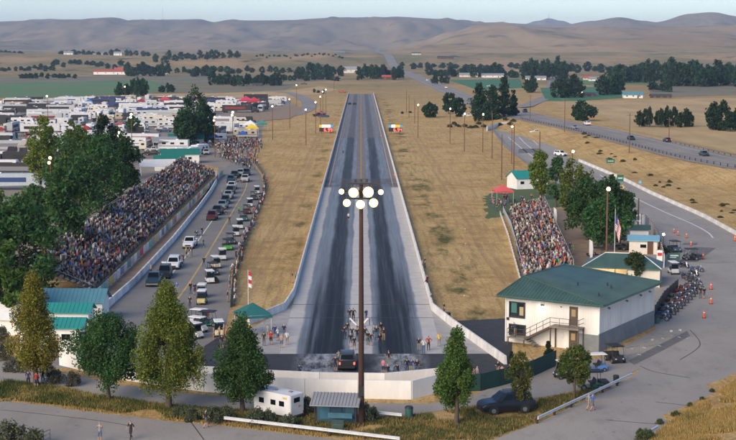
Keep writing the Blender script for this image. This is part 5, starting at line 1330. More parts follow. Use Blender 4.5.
# ---------------------------------------------------------------- light and utility poles
def light_pole(px, py, label, group, hgt=12.5, mh=1, lit=True, base=None, arm=.6, r=.14, lens=.34, m='wood_pole', face=0.0):
    yb = (py - hgt / CAM_H * 47.6) / (1 - hgt / CAM_H) if base is None else base
    g = G(px, yb); z = terrain(g.x, g.y)
    t = thing('light_pole', label, 'light pole', (g.x, g.y, z), face, group)
    MB().cyl((0, 0, -.3), (0, 0, hgt + .3), r, r * .7, 8).build('pole', m, t, 60)
    MB().box(0, -.1, hgt - .25, arm * 2, .10, .12).build('crossarm', 'dark_metal', t)
    for k in range(mh):
        x = .12 * (-1) ** k * (mh > 1); hz_ = hgt - .95 * k
        hd = MB().loft([[(x + .30 * s * math.cos(q), -.28 - .18 * i, hz_ + .02 + .30 * s * math.sin(q)) for q in [j * math.pi / 5 for j in range(10)]] for i, s in enumerate((.35, .8, 1.0))])
        lh = hd.build('lamp_head', 'dark_metal', t, 50)
        MB().sphere((x, -.70, hz_ - .02), lens, .2, lens).build('reflector_halo', 'halo_lit', lh, 80); MB().sphere((x, -.86, hz_ - .02), lens * .68, .12, lens * .68).build('lamp', 'lamp_lit' if lit else 'lens_clear', lh, 80)  # outer bowl glows by itself as the lamp's halo, inner sphere is the lamp
    return t
g1_ = 'lamp poles of the trailer lot'
lab1 = 'brown wooden pole with lit lamps standing among the parked trailers'
for a in ((48, 96), (125.5, 86.6), (132, 114), (233, 112)): light_pole(*a, lab1, g1_, lens=.42, mh=2 if a[1] > 110 else 1)
light_pole(52, 157, 'brown pole with lit lamps rising in front of the pit lot trees', None, mh=2)
light_pole(120, 132, 'brown pole with lit lamps between the pit trees and the green canopied tent', None, mh=2)
light_pole(215, 117, 'brown pole with lit lamps behind the far end of the long grandstand', None, mh=2)
lab2 = 'brown wooden pole with lit lamps along the pit side of the strip'
for a in ((272.7, 106), (289.8, 99), (296.6, 85), (306, 109.4), (315.7, 102), (320.5, 96.5), (322.8, 91.4), (326, 89.5)): light_pole(*a, lab2, 'lamp poles on the pit side of the strip', lens=.32)
lab3 = 'brown lamp pole in the dry grass on the highway side of the strip'
for a in ((418, 104.7), (450, 108.4), (464.3, 113.5), (482.7, 114)): light_pole(*a, lab3, 'lamp poles on the highway side of the strip', lens=.32)
light_pole(571.6, 151, 'brown pole with a lit lamp in the tree clump by the access road', None, base=207, hgt=12)
light_pole(606, 187, 'tall brown pole with one lit lamp behind the green pavilion roof', None, base=274, hgt=13.0, mh=1, r=.17, lens=.34)
light_pole(511.5, 125, 'brown pole with a lit lamp by the entrance wall', None, base=164, hgt=11, mh=1)
def short_lamp(px, py, base, label):
    g = G(px, base); h = CAM_H * (base - py) / (base - 47.6); t = thing('path_lamp', label, 'lamp', (g.x, g.y, 0))
    MB().cyl((0, 0, 0), (0, 0, h - .15), .06, .05, 8).build('pole', 'dark_metal', t); MB().sphere((0, 0, h), .20, .20, .20, 10, 6).build('lamp', 'lamp_lit', t, 80)
    return t
short_lamp(663, 234, 258, 'short lamp post with a glowing globe beside the white panel fence')
def utility(px, top, base, label, group=None, cross=True):
    g = G(px, base); h = CAM_H * (base - top) / (base - 47.6); t = thing('utility_pole', label, 'utility pole', (g.x, g.y, terrain(g.x, g.y)), 0, group)
    MB().cyl((0, 0, -.3), (0, 0, h), .16, .11, 8).build('pole', 'wood_pole', t, 60)
    if cross: 
        MB().box(0, -.1, h - .6, 2.0, .1, .12).build('crossarm', 'wood_pole', t)
        for x in (-.9, -.4, .4, .9): MB().cyl((x, -.1, h - .54), (x, -.1, h - .36), .05, .03, 6).build('insulator', 'grey_metal', t)
    return t
for a in ((406.4, 90, 112.5), (409, 95, 117.6), (414.6, 99.5, 123.4)): utility(*a, 'bare brown pole in the line beside the far end of the strip', 'bare poles beside the strip', False)
utility(334, 77, 91, 'brown utility pole standing beyond the end of the strip')
for a in ((492, 113, 159), (501.5, 134, 180), (513.5, 124, 184)): utility(*a, 'brown wooden pole on the dry grass by the raceway entrance', 'poles by the raceway entrance', False)
for a in ((539, 131, 198),): utility(*a, 'tall brown pole rising beside the lime tree and teal roofed house', None, False)
for a in ((530, 100, 124), (564.4, 104, 138), (629, 119, 159), (669, 118, 138)): utility(*a, 'brown utility pole with crossarm beside the highway', 'utility poles beside the highway')
for a in ((638, 198, 232),): utility(*a, 'thin grey pole at the edge of the access road', None, False)
# the tall floodlight pole in front of the strip
gp = G(361.3, 424.5); fp = thing('floodlight_pole', 'very tall dark pole carrying a cluster of blazing floodlights before the strip', 'floodlight pole', (gp.x, gp.y, 0))
PH = CAM_H * (424.5 - 180) / (424.5 - 47.6)
MB().cyl((0, 0, -.5), (0, 0, PH), .30, .17, 12).build('pole', 'dark_pole', fp, 60)
def fz(py): return CAM_H - (py - 47.6) / F * gp.y
def fx(px): return (px - 361.3) / F * gp.y
for zz in (183.0, 190.5, 198.0): MB().box(0, -.22, fz(zz), 3.2, .12, .14).build('crossarm', 'dark_metal', fp)
for xx in (-1.5, -.75, .75, 1.5): MB().box(xx, -.22, (fz(183) + fz(198)) / 2, .1, .09, fz(183) - fz(198)).build('brace', 'dark_metal', fp)
MB().box(0, -.30, 3.2, .5, .3, .9).build('control_box', 'dark_metal', fp, None, 0.02)
for i, (px, py, rr_) in enumerate(((341.6, 189, .26), (353.6, 190, .46), (368.4, 189.5, .50), (381, 189.5, .26), (347, 200.5, .36), (360.6, 202, .42), (373.8, 200.5, .42))):
    x, z = fx(px), fz(py)
    hd = MB().loft([[(x + rr_ * s * math.cos(q), -.30 - .20 * k, z + .10 - .10 * k + rr_ * s * math.sin(q)) for q in [j * math.pi / 6 for j in range(12)]] for k, s in enumerate((.4, .85, 1.05))]).build('floodlight', 'dark_metal', fp, 50)
    MB().sphere((x, -.78, z - .12), rr_ * .95, .22, rr_ * .95, 14, 8).build('reflector_halo', 'flood_halo', hd, 80); MB().sphere((x, -1.0, z - .13), rr_ * .62, .12, rr_ * .62, 14, 8).build('lamp', 'flood_lit', hd, 80)  # emissive bowl gives each floodlight its painted halo
for x in (-1.55, -.5, .0, .5, 1.55): MB().box(x, -.25, fz(181) + .1, .22, .25, .28).build('ballast_box', 'dark_metal', fp, None, 0.02)

# ---------------------------------------------------------------- tower building
mat('siding', (0.76, 0.735, 0.70), 0.7, noise_amt=0.16, nscale=0.5, stretch=(1.5, 1.5, 0.25))
mat('green_roof', (0.055, 0.115, 0.102), 0.55, noise_amt=0.30, nscale=0.45, metal=0.1)
mat('found', (0.22, 0.24, 0.25), 0.9, noise_amt=0.25, nscale=0.7)
mat('window_gloss', (0.02, 0.026, 0.03), 0.05, spec=1.0)  # dark glossy glass without emission
mat('stair_steel', (0.10, 0.075, 0.06), 0.6, 0.3)
mat('landing', (0.23, 0.20, 0.17), 0.8, noise_amt=0.2)
mat('pane_view_teal', (0.05, 0.16, 0.15), 0.8); mat('pane_view_cream', (0.42, 0.33, 0.2), 0.8)  # tones of the reflection and interior painted onto the upper window
BO = Vector((16.9, 163.9)); BRZ = math.atan2(-.528, .849); BW, BL, BH = 11.5, 17.4, 5.25
bd = thing('tower_building', 'white two storey building with a green metal hip roof and outside stairs', 'building', (BO.x, BO.y, 0), BRZ)
MB().box(BW / 2, BL / 2, BH / 2, BW, BL, BH).build('wall', 'siding', bd)
rib = MB()
for k in range(1, 58): rib.box(BW + .012, k * .3, 3.65, .024, .035, 3.1)
q = rib.build('siding_ribs', 'siding', bd); q['kind'] = 'stuff'
rib = MB()
for k in range(1, 38): rib.box(k * .3, -.008, 2.9, .03, .016, 4.6)
q = rib.build('siding_ribs', 'siding', bd); q['kind'] = 'stuff'
MB().box(BW + .03, BL / 2, 1.0, .10, BL + .06, 2.05).build('foundation_wall', 'found', bd)
MB().box(BW - 1.25, -.03, .95, 2.6, .10, 1.95).build('foundation_wall', 'found', bd)
for x, y in ((-.03, -.03), (BW + .05, -.05)): MB().box(x, y, BH / 2 + (1.05 if x > 1 else 0), .14, .14, BH - (2.1 if x > 1 else 0)).build('corner_trim', 'white', bd)
E = [(-.85, -.85), (BW + .85, -.85), (BW + .85, BL + .85), (-.85, BL + .85)]; ez = BH + .05
R1, R2 = (.5, 3.6, 7.25), (.9, 14.6, 7.25)
rf = MB()
P4 = [(x, y, ez + .22) for x, y in E]
rf.add(P4 + [R1, R2], [(0, 1, 4), (1, 2, 5, 4), (2, 3, 5), (3, 0, 4, 5)])
rf.add([(x, y, ez) for x, y in E] + [(x, y, ez + .22) for x, y in E], [(3, 2, 1, 0), (0, 1, 5, 4), (1, 2, 6, 5), (2, 3, 7, 6), (3, 0, 4, 7)])
roof = rf.build('roof', 'green_roof', bd)
def seams(parent, name, m, faces, spacing, h=.035, wd=.05):
    """standing seams: faces = (eave_a, eave_b, top_a, top_b); seams run from eave to the top edge"""
    mb = MB()
    for ea, eb, ta, tb in faces:
        ea, eb, ta, tb = map(Vector, (ea, eb, ta, tb)); n_ = int((eb - ea).length / spacing); nn = (eb - ea).cross(ta - ea)
        if nn.length < 1e-6: nn = (eb - ea).cross(tb - ea)
        nn.normalize()
        if nn.z < 0: nn = -nn
        dr = (eb - ea).normalized(); up = nn.cross(dr); up = up if up.z > 0 else -up
        L = (eb - ea).length; sa = (ta - ea).dot(dr); ha = (ta - ea).dot(up); sb = (tb - ea).dot(dr); hb = (tb - ea).dot(up)
        for k in range(1, n_):
            s = k * spacing
            if s < sa: hh = ha * s / max(sa, 1e-6)
            elif s <= sb: hh = ha + (hb - ha) * (s - sa) / max(sb - sa, 1e-6)
            else: hh = hb * (L - s) / max(L - sb, 1e-6)
            if hh < .1: continue
            a = ea + dr * s; b = a + up * hh
            mb.hexa([a - dr * wd / 2, a + dr * wd / 2, b + dr * wd / 2, b - dr * wd / 2, a - dr * wd / 2 + nn * h, a + dr * wd / 2 + nn * h, b + dr * wd / 2 + nn * h, b - dr * wd / 2 + nn * h])
    o = mb.build(name, m, parent); o['kind'] = 'stuff'; return o
seams(roof, 'roof_seams', 'green_roof', [(P4[0], P4[1], R1, R1), (P4[1], P4[2], R1, R2)], .42)
for a, b in ((P4[0], R1), (P4[1], R1), (R1, R2), (R2, P4[2])): MB().cyl((a[0], a[1], a[2] + .02), (b[0], b[1], b[2] + .02), .09, .09, 6).build('ridge_cap', 'green_roof', roof)
for x, y in ((6.5, 5.5), (8.8, 9.0), (9.6, 8.2), (10.2, 3.0)):
    z = 7.25 - (x - .7) / (BW + .15) * 1.75; MB().cyl((x, y, z - .1), (x, y, z + .4), .09, .09, 8).build('vent_pipe', 'dark_metal', roof)
MB().tube([(E[0][0], E[0][1] - .08, ez + .12), (E[1][0] + .08, E[1][1] - .08, ez + .12), (E[2][0] + .08, E[2][1], ez + .12)], .08, 6).build('gutter', 'green_roof', roof)
def bwin(u0, u1, z0, z1, mull=1):
    t = MB(); fw = .13
    for (cx, cz, sx_, sz) in (((u0 + u1) / 2, z0, u1 - u0 + fw, fw), ((u0 + u1) / 2, z1, u1 - u0 + fw, fw), (u0, (z0 + z1) / 2, fw, z1 - z0), (u1, (z0 + z1) / 2, fw, z1 - z0)): t.box(cx, -.05, cz, sx_, .16, sz)
    for k in range(1, mull): t.box(u0 + (u1 - u0) * k / mull, -.045, (z0 + z1) / 2, .07, .13, z1 - z0)
    f = t.build('window', 'dark_metal', bd); MB().box((u0 + u1) / 2, -.02, (z0 + z1) / 2, u1 - u0, .03, z1 - z0).build('pane', 'window_gloss', f)
MB().box(1.0, -.045, 4.1, .7, .02, 1.2).build('pane_view', 'pane_view_teal', bd); MB().box(1.95, -.045, 3.75, .5, .02, 1.0).build('pane_view', 'pane_view_cream', bd); bwin(.45, 2.35, 3.0, 4.75, 2); bwin(.45, 2.45, .9, 2.1, 2)  # teal and cream slabs imitate the pane's reflection and interior view
def bdoor(u0, u1, z0, z1, glow=False):
    d = MB().box((u0 + u1) / 2, -.03, (z0 + z1) / 2, u1 - u0, .08, z1 - z0).build('door', 'stair_steel' if not glow else 'landing', bd)
    m = MB()
    for cx, sx_ in ((u0, .09), (u1, .09)): m.box(cx, -.05, (z0 + z1) / 2, sx_, .14, z1 - z0 + .1)
    m.box((u0 + u1) / 2, -.05, z1, u1 - u0 + .09, .14, .09); m.build('frame', 'stair_steel', d)
    MB().box((u0 + u1) / 2, -.085, z0 + (z1 - z0) * .68, (u1 - u0) * .55, .03, (z1 - z0) * .38).build('pane', 'warm_pane', d)
    MB().sphere((u1 - .14, -.11, z0 + 1.0), .05, .05, .05).build('handle', 'chrome', d)
emis('warm_pane', (1.0, 0.62, 0.25), 0.22, (0.05, 0.04, 0.03))
bdoor(8.0, 8.9, 2.75, 4.85); bdoor(8.0, 8.9, .05, 2.1)
MB().box(7.0, -.03, 1.5, .5, .03, .7).build('notice', 'galv', bd)
# stairs
LZ = 2.7
MB().box(8.0, -.85, LZ - .06, 3.6, 1.6, .14).build('landing', 'landing', bd)
MB().box(2.0, -.85, .86, 2.2, 1.6, .14).build('landing', 'landing', bd)
for x, y, z in ((6.3, -1.55, LZ), (9.7, -1.55, LZ), (6.3, -.15, LZ), (9.7, -.15, LZ), (1.0, -1.55, .86), (3.0, -1.55, .86)): MB().box(x, y, (z - .1) / 2, .12, .12, z - .1).build('post', 'stair_steel', bd)
for k in range(10):
    u = 6.2 - (k + .5) * .31; z = LZ - (k + 1) * (LZ - .93) / 10.5; MB().box(u, -.85, z, .30, 1.4, .05).build('step', 'stair_steel', bd)
for k in range(5): MB().box(3.25 + k * .30, -1.0, .72 - k * .17, .30, 1.2, .05).build('step', 'landing', bd)
for y in (-1.6, -.12): MB().hexa([(6.25, y - .03, LZ - .25), (3.05, y - .03, .70), (3.05, y + .03, .70), (6.25, y + .03, LZ - .25), (6.25, y - .03, LZ), (3.05, y - .03, .95), (3.05, y + .03, .95), (6.25, y + .03, LZ)]).build('stringer', 'stair_steel', bd)
rl = MB()
for hz in (.5, 1.0): rl.tube([(9.75, -.15, LZ + hz), (9.75, -1.6, LZ + hz), (6.25, -1.6, LZ + hz), (3.05, -1.6, .93 + hz), (.95, -1.6, .93 + hz), (.95, -.15, .93 + hz)], .032, 6)
rl.build('railing', 'stair_steel', bd)
for x, z in ((9.75, LZ), (8.6, LZ), (7.4, LZ), (6.25, LZ), (5.4, 2.25), (4.6, 1.8), (3.8, 1.35), (3.05, .93), (2.0, .93), (.95, .93)): MB().cyl((x, -1.6, z), (x, -1.6, z + 1.0), .03, .03, 6).build('baluster', 'stair_steel', bd)
wl = MB().box(4.6, -.10, 4.72, .36, .2, .2).build('wall_lamp', 'dark_metal', bd, None, .02); MB().box(4.6, -.14, 4.60, .30, .16, .05).build('lamp', 'lamp_lit', wl)
ld = bpy.data.lights.new('wall_lamp_light', 'POINT'); ld.energy = 7; ld.color = (1, .86, .62); ld.shadow_soft_size = .12
lo = bpy.data.objects.new('wall_lamp_light', ld); C.objects.link(lo); lo.parent = wl; lo.location = (4.6, -.45, 4.42)
MB().box(.25, -.12, 2.75, .28, .2, .3).build('loudspeaker', 'black', bd, None, .03); MB().box(6.9, -.08, 4.75, .12, .12, .1).build('camera_box', 'dark_metal', bd)
for y in (2.5, 8.0, 12.5, 15.5): MB().cyl((BW + .05, y, 4.7), (BW + .3, y, 4.62), .10, .12, 8).build('side_lamp', 'grey_metal', bd)

# ---------------------------------------------------------------- booths, pavilion, sheds, shelter
mat('roof_teal', (0.025, 0.25, 0.23), 0.5, noise_amt=0.12, nscale=0.6)
mat('roof_blue', (0.09, 0.24, 0.30), 0.5, noise_amt=0.12, nscale=0.6)
mat('roof_teal2', (0.015, 0.17, 0.13), 0.5, noise_amt=0.12, nscale=0.6)
mat('roof_sky', (0.17, 0.38, 0.52), 0.5, noise_amt=0.1, nscale=0.6)
mat('roof_red', (0.42, 0.09, 0.07), 0.7, noise_amt=0.15)
mat('roof_grey', (0.28, 0.29, 0.31), 0.5, noise_amt=0.15, nscale=0.5)
mat('roof_black', (0.06, 0.065, 0.07), 0.6, noise_amt=0.15, nscale=0.5)
mat('cream', (0.66, 0.62, 0.55), 0.8, noise_amt=0.1)
mat('blue_panel', (0.03, 0.10, 0.16), 0.6, noise_amt=0.25, nscale=0.9)
mat('blue_panel2', (0.05, 0.16, 0.24), 0.6, noise_amt=0.25, nscale=1.2)
def gable(name, label, cat, x, y, rz, L, W, H, RH, wall_m, roof_m, ov=.35, group=None, windows=0, door=False, z=0.0, seam=0.0, openf=False):
    """ridge along local X"""
    t = thing(name, label, cat, (x, y, z), rz, group); l, w_ = L / 2, W / 2
    if openf:
        for sx_ in (-1, 1):
            for sy in (-1, 1): MB().box(sx_ * (l - .1), sy * (w_ - .1), H / 2, .16, .16, H).build('post', wall_m, t)
    else:
        m = MB().loft([[(-l, -w_, -.2), (-l, w_, -.2), (-l, w_, H), (-l, 0, H + RH), (-l, -w_, H)], [(l, -w_, -.2), (l, w_, -.2), (l, w_, H), (l, 0, H + RH), (l, -w_, H)]]); m.build('wall', wall_m, t)
    k = RH / w_; a, b = l + ov, w_ + ov; e = H - ov * k
    m = MB()
    for s in (-1, 1): m.hexa([(-a, s * b, e + .03), (a, s * b, e + .03), (a, 0, H + RH + .03), (-a, 0, H + RH + .03), (-a, s * b, e + .15), (a, s * b, e + .15), (a, 0, H + RH + .15), (-a, 0, H + RH + .15)])
    rf_ = m.build('roof', roof_m, t)
    if seam: seams(rf_, 'roof_seams', roof_m, [((-a, -b, e + .15), (a, -b, e + .15), (-a, 0, H + RH + .15), (a, 0, H + RH + .15))], seam)
    for i in range(windows):
        u = -l + L * (i + .5) / windows
        wn = MB().box(u, -w_ - .02, H * .58, min(1.2, L / windows * .5), .08, H * .32).build('window', 'white', t); MB().box(u, -w_ - .05, H * .58, min(1.0, L / windows * .42), .04, H * .25).build('pane', 'glass', wn)
    if door: d = MB().box(l * .5, -w_ - .03, 1.05, .95, .08, 2.1).build('door', 'brown_board', t); MB().sphere((l * .5 + .35, -w_ - .09, 1.0), .05, .05, .05).build('handle', 'chrome', d)
    return t
for (pxr, eave, L, RH, rm, lab) in ((104, 304, 8.5, 1.2, 'roof_blue', 'booth with a steel blue roof closest to the packed grandstand'), (90, 314.5, 7.5, .75, 'roof_teal', 'white booth with a teal roof between the two other booths'), (83, 330, 7.0, .75, 'roof_teal', 'white teal roofed booth farthest from the grandstand')):
    g = G(pxr, eave, 2.35); W_ = 4.0 if RH > 1 else 3.0; gable('ticket_booth', lab, 'booth', g.x - L / 2 - .2, g.y + W_ / 2 + .35, R(-2), L, W_, 2.6, RH, 'white', rm, group='teal roofed booths', windows=2, seam=.5)
# pavilion with lit interior
g = G(628, 271); pv = thing('pavilion', 'open pavilion with a green hip roof and warm light inside', 'pavilion', (38.2, 206, 0), R(-14))
PL, PW = 11.2, 7.5; a, b = PL / 2, PW / 2
m = MB(); m.add([(-a, -b, 2.7), (a, -b, 2.7), (a, b, 2.7), (-a, b, 2.7), (-a + 3, 0, 4.3), (a - 3, 0, 4.3)], [(0, 1, 5, 4), (1, 2, 5), (2, 3, 4, 5), (3, 0, 4)]); m.add([(-a, -b, 2.5), (a, -b, 2.5), (a, b, 2.5), (-a, b, 2.5), (-a, -b, 2.7), (a, -b, 2.7), (a, b, 2.7), (-a, b, 2.7)], [(0, 1, 5, 4), (1, 2, 6, 5), (2, 3, 7, 6), (3, 0, 4, 7), (3, 2, 1, 0)])
pr = m.build('roof', 'green_roof', pv)
for s_, e_ in (((-a, -b, 2.72), (-a + 3, 0, 4.32)), ((a, -b, 2.72), (a - 3, 0, 4.32)), ((-a + 3, 0, 4.32), (a - 3, 0, 4.32))): MB().cyl(s_, e_, .07, .07, 6).build('ridge_cap', 'white', pr)
for x in (-a + .3, -a / 3, a / 3, a - .3):
    for y in (-b + .3, b - .3): MB().box(x, y, 1.25, .18, .18, 2.5).build('post', 'cream', pv)
MB().box(a * .55, -b + .4, 1.25, a * .8, .12, 2.4).build('wall', 'cream', pv); MB().box(0, b - .5, 1.25, PL * .9, .12, 2.4).build('wall', 'cream', pv)
MB().box(-a * .35, .2, .55, 5, .8, 1.1).build('counter', 'brown_board', pv)
lp = MB().box(-a * .4, 0, 2.38, 1.4, .25, .10).build('ceiling_lamp', 'lamp_lit', pv)
ld = bpy.data.lights.new('pavilion_light', 'POINT'); ld.energy = 420; ld.color = (1, .62, .25); ld.shadow_soft_size = .3; lo = bpy.data.objects.new('pavilion_light', ld); C.objects.link(lo); lo.parent = lp; lo.location = (-a * .4, -.4, 2.1)
gs = G(645, 254); gable('shed', 'white shed with a pale blue roof between the pavilion and panel fence', 'shed', gs.x, gs.y + 1.5, R(-12), 4.6, 3.2, 2.3, .55, 'cream', 'roof_sky', door=True, windows=1)
gs = G(642, 243); gable('shed', 'small shed with a green roof behind the blue roofed shed', 'shed', gs.x, gs.y + 2.5, R(-12), 3.2, 2.6, 2.3, .5, 'white', 'green_roof')
gs = G(529, 189); gable('house', 'small pale house with a teal roof beside the lawn', 'house', gs.x, gs.y + 3, R(20), 8.5, 5.5, 2.7, 1.5, 'white', 'roof_teal', windows=3, door=True, seam=.6)
gs = G(640, 232); gable('shed', 'tiny pale blue shed against the panel fence trees', 'shed', gs.x - 1, gs.y + 1, 0, 1.6, 1.6, 2.2, .5, 'white', 'white')
# information shelter below the floodlight pole
g = G(336, 425); sh = thing('shelter', 'open shelter with a corrugated grey roof and blue notice panels', 'shelter', (g.x, g.y, 0), R(-7))
for x in (-1.85, 1.85):
    for y in (-.5, .7): MB().box(x, y, 1.05, .12, .12, 2.2).build('post', 'dark_metal', sh)
m = MB(); m.hexa([(-2.25, -1.2, 2.0), (2.25, -1.2, 2.0), (2.25, 1.2, 2.65), (-2.25, 1.2, 2.65), (-2.25, -1.2, 2.08), (2.25, -1.2, 2.08), (2.25, 1.2, 2.73), (-2.25, 1.2, 2.73)]); r_ = m.build('roof', 'roof_grey', sh)
for k in range(15): q = MB().box(0, 0, 0, .1, 2.45, .05).build('roof_rib', 'roof_grey', r_); q.location = (-2.15 + k * .307, 0, 2.43); q.rotation_euler = (math.atan2(.65, 2.4), 0, 0)
MB().box(0, .62, 1.05, 3.6, .06, 1.9).build('back_panel', 'blue_panel', sh)
for x, w_ in ((-1.1, .9), (.1, .7), (1.2, .8)): MB().box(x, .55, 1.1, w_, .05, 1.4).build('notice_panel', 'blue_panel2' if x != .1 else 'blue_panel', sh)
MB().box(.4, -.2, .95, 2.2, .06, .5).build('notice_panel', 'blue_panel2', sh)
# utility box before the shelter
g = G(337.5, 430); ub = thing('utility_box', 'low green metal utility box in front of the shelter', 'utility box', (g.x, g.y, 0))
mat('box_green', (0.06, 0.10, 0.085), 0.5, noise_amt=0.2)
MB().hexa([(-.55, -.4, 0), (.55, -.4, 0), (.55, .4, 0), (-.55, .4, 0), (-.55, -.4, .62), (.55, -.4, .62), (.55, .4, .85), (-.55, .4, .85)]).build('cabinet', 'box_green', ub, None, .03); MB().box(0, -.41, .32, .9, .03, .5).build('door', 'box_green', ub)
# white trailer behind the dark green tree
g = G(300.5, 421); wt = thing('utility_trailer', 'white enclosed trailer parked behind the sagebrush and dark green tree', 'trailer', (g.x - 2.1, g.y + 1.9, 0), R(-38)); wt.scale = (.8, .8, .8)
MB().box(0, 0, 1.75, 5.6, 2.4, 2.5).build('body', 'rv_white', wt, None, .06)
MB().box(2.82, 0, 1.75, .05, 2.2, 2.3).build('rear_panel', 'white', wt); MB().box(2.86, -.1, 2.35, .04, 1.0, .55).build('window', 'glass', wt); MB().box(2.86, .3, 1.6, .04, .35, .2).build('sticker', 'line_yellow', wt)
for x in (-1.6, .2, 1.5): MB().box(x, -1.215, 1.9, .75, .04, .6).build('window', 'glass', wt)
MB().box(2.0, -1.215, 2.6, .6, .04, .22).build('sticker', 'line_yellow', wt); MB().box(-.5, 0, 3.06, .5, .5, .12).build('roof_vent', 'grey_metal', wt); MB().box(1.6, .3, 3.06, .4, .4, .12).build('roof_vent', 'grey_metal', wt)
MB().box(2.95, 0, .48, .3, 2.2, .18).build('bumper', 'dark_metal', wt)
for x in (-.6, .3):
    for s in (-1, 1): MB().cyl((x, s * .95, .36), (x, s * 1.2, .36), .36, .36, 12).build('wheel', 'rubber', wt, 40)
for s in (-1, 1): MB().box(2.86, s * 1.05, .8, .05, .12, .25).build('taillight', 'tail_red', wt)
# waste bins
mat('bin_green', (0.03, 0.11, 0.10), 0.6)
def bin_(px, py, label, s=1.0, m='bin_green', group=None):
    g = G(px, py); t = thing('waste_bin', label, 'waste bin', (g.x, g.y, 0), 0, group)
    MB().cyl((0, 0, 0), (0, 0, .85 * s), .30 * s, .34 * s, 12).build('body', m, t, 40); MB().cyl((0, 0, .85 * s), (0, 0, .98 * s), .37 * s, .28 * s, 12).build('lid', 'black', t, 40)
bin_(409, 418, 'green waste bin with a dark lid on the grass below the end wall', 1.15)
bin_(616, 383.5, 'dark waste bin behind the guardrail near the tower building', .9, 'green_screen')
for a in ((652, 326), (657, 323.5)): bin_(*a, 'green waste bin against the tower building wall beside motorcycles', .95, 'bin_green', 'bins by the motorcycles')
bin_(448, 320, 'dark bin against the flaring strip wall', 1.0, 'black')
# cones (tall orange delineators)
def cone(px, py, label, h=1.15, group=None):
    g = G(px, py); t = thing('delineator_cone', label, 'traffic cone', (g.x, g.y, terrain(g.x, g.y)), 0, group); h *= .85
    MB().box(0, 0, .04, .42, .42, .08).build('base', 'black', t); MB().cyl((0, 0, .08), (0, 0, h), .16, .06, 10).build('body', 'cone_orange', t, 40); MB().cyl((0, 0, h * .6), (0, 0, h * .72), .115, .102, 10).build('reflective_band', 'line_white', t, 40)
for a in ((704, 318), (711, 304), (711, 289.5)): cone(*a, 'tall orange cone on the tarmac beside the motorcycles', 1.3, 'cones by the motorcycles')
for a in ((703, 259), (691, 246)): cone(*a, 'tall orange cone beside the utility cart', 1.25, 'cones by the utility cart')
for a in ((674, 233), (678, 235.5), (686.5, 238)): cone(*a, 'tall orange cone on the tarmac by the panel fence', 1.25, 'cones by the panel fence')
cone(626.5, 191.5, 'orange cone beside the road signs on the access road', 1.2); cone(735, 241, 'orange cone at the end of the curving barrier', 1.3)
for a in ((325.5, 176.5), (394.5, 176.5), (338, 137), (381, 137)): cone(*a, 'orange marker standing at the strip wall', 1.0, 'orange markers along the strip walls')
# crowd barriers near the building
def barricade(px, py, rz, L=2.2):
    g = G(px, py); t = thing('crowd_barrier', 'light metal crowd barrier on the tarmac beside the building', 'crowd barrier', (g.x, g.y, 0), rz, 'crowd barriers beside the building')
    MB().tube([(-L / 2, 0, .1), (-L / 2, 0, 1.05), (L / 2, 0, 1.05), (L / 2, 0, .1)], .022, 6).tube([(-L / 2, 0, .2), (L / 2, 0, .2)], .018, 6).build('frame', 'grey_metal', t)
    for k in range(1, 10): MB().cyl((-L / 2 + L * k / 10, 0, .2), (-L / 2 + L * k / 10, 0, 1.05), .008, .008, 4).build('bar', 'grey_metal', t)
    for s in (-1, 1): MB().box(s * L / 2, 0, .04, .06, .6, .05).build('foot', 'galv', t)
    MB().box(0, -.03, .85, .34, .02, .2).build('sign_plate', 'galv', t)
for a in ((632, 356, .6), (652, 347, .5), (671, 338, .3), (680, 337, -.8)): barricade(*a)
# scoreboards
def segdigit(mb, ch, x, z, w_, h, y, th=.14):
    S7 = {'0': 'abcdef', '1': 'bc', '2': 'abged', '3': 'abgcd', '4': 'fgbc', '5': 'afgcd', '6': 'afgedc', '7': 'abc', '8': 'abcdefg', '9': 'abcdfg'}
    if ch == '.': mb.box(x, y, z, th * 1.2, .05, th * 1.2); return
    for s in S7[ch]:
        cx, cz, sx_, sz = {'a': (w_ / 2, h, w_, th), 'g': (w_ / 2, h / 2, w_, th), 'd': (w_ / 2, 0, w_, th), 'f': (0, h * .75, th, h / 2), 'b': (w_, h * .75, th, h / 2), 'e': (0, h * .25, th, h / 2), 'c': (w_, h * .25, th, h / 2)}[s]
        mb.box(x + cx, y, z + cz, sx_, .05, sz)
emis('sign_white', (.8, .75, .65), .3); emis('sign_yellow', (.6, .42, .04), .2); emis('sign_blue', (.04, .3, .6), .2)
for px, dg, lab, order in ((326, '6.99', 'lit scoreboard with red digits on the pit side of the strip', ('y', 'w', 'w', 'b')), (395.5, '6.94', 'lit scoreboard with red digits on the highway side of the strip', ('b', 'w', 'y', 'b'))):
    D = G(px, 133.5).y; x = GX(px, D); k = D / F
    t = thing('scoreboard', lab, 'scoreboard', (x, D, 0), 0, 'scoreboards at the finish')
    w_ = 13.4 * k; zb = GZ(131, D); zt = GZ(123.6, D); zm = GZ(127.4, D)
    for s in (-1, 1): MB().box(s * w_ * .33, .15, zb / 2, .2, .2, zb).build('post', 'dark_pole', t)
    MB().box(0, 0, (zb + zt) / 2, w_, .3, zt - zb).build('cabinet', 'black', t)
    ww = w_ / 12.5
    for nm, u0, u1 in ((order[0], 0, 2.2), (order[1], 2.3, 6.2), (order[2], 6.3, 10.6), (order[3], 10.7, 12.5)):
        MB().box(-w_ / 2 + ww * (u0 + u1) / 2, -.18, (zm + zt) / 2, ww * (u1 - u0), .06, (zt - zm) * .8).build('sign_panel', {'y': 'sign_yellow', 'w': 'sign_white', 'b': 'sign_blue'}[nm], t)
    m = MB(); H = (zm - zb) * .72; xx = -w_ * .12
    for ch in dg:
        segdigit(m, ch, xx, zb + (zm - zb) * .14, H * .52, H, -.2, H * .16); xx += H * (.95 if ch != '.' else .5)
    m.build('digits', 'digit_red', t)
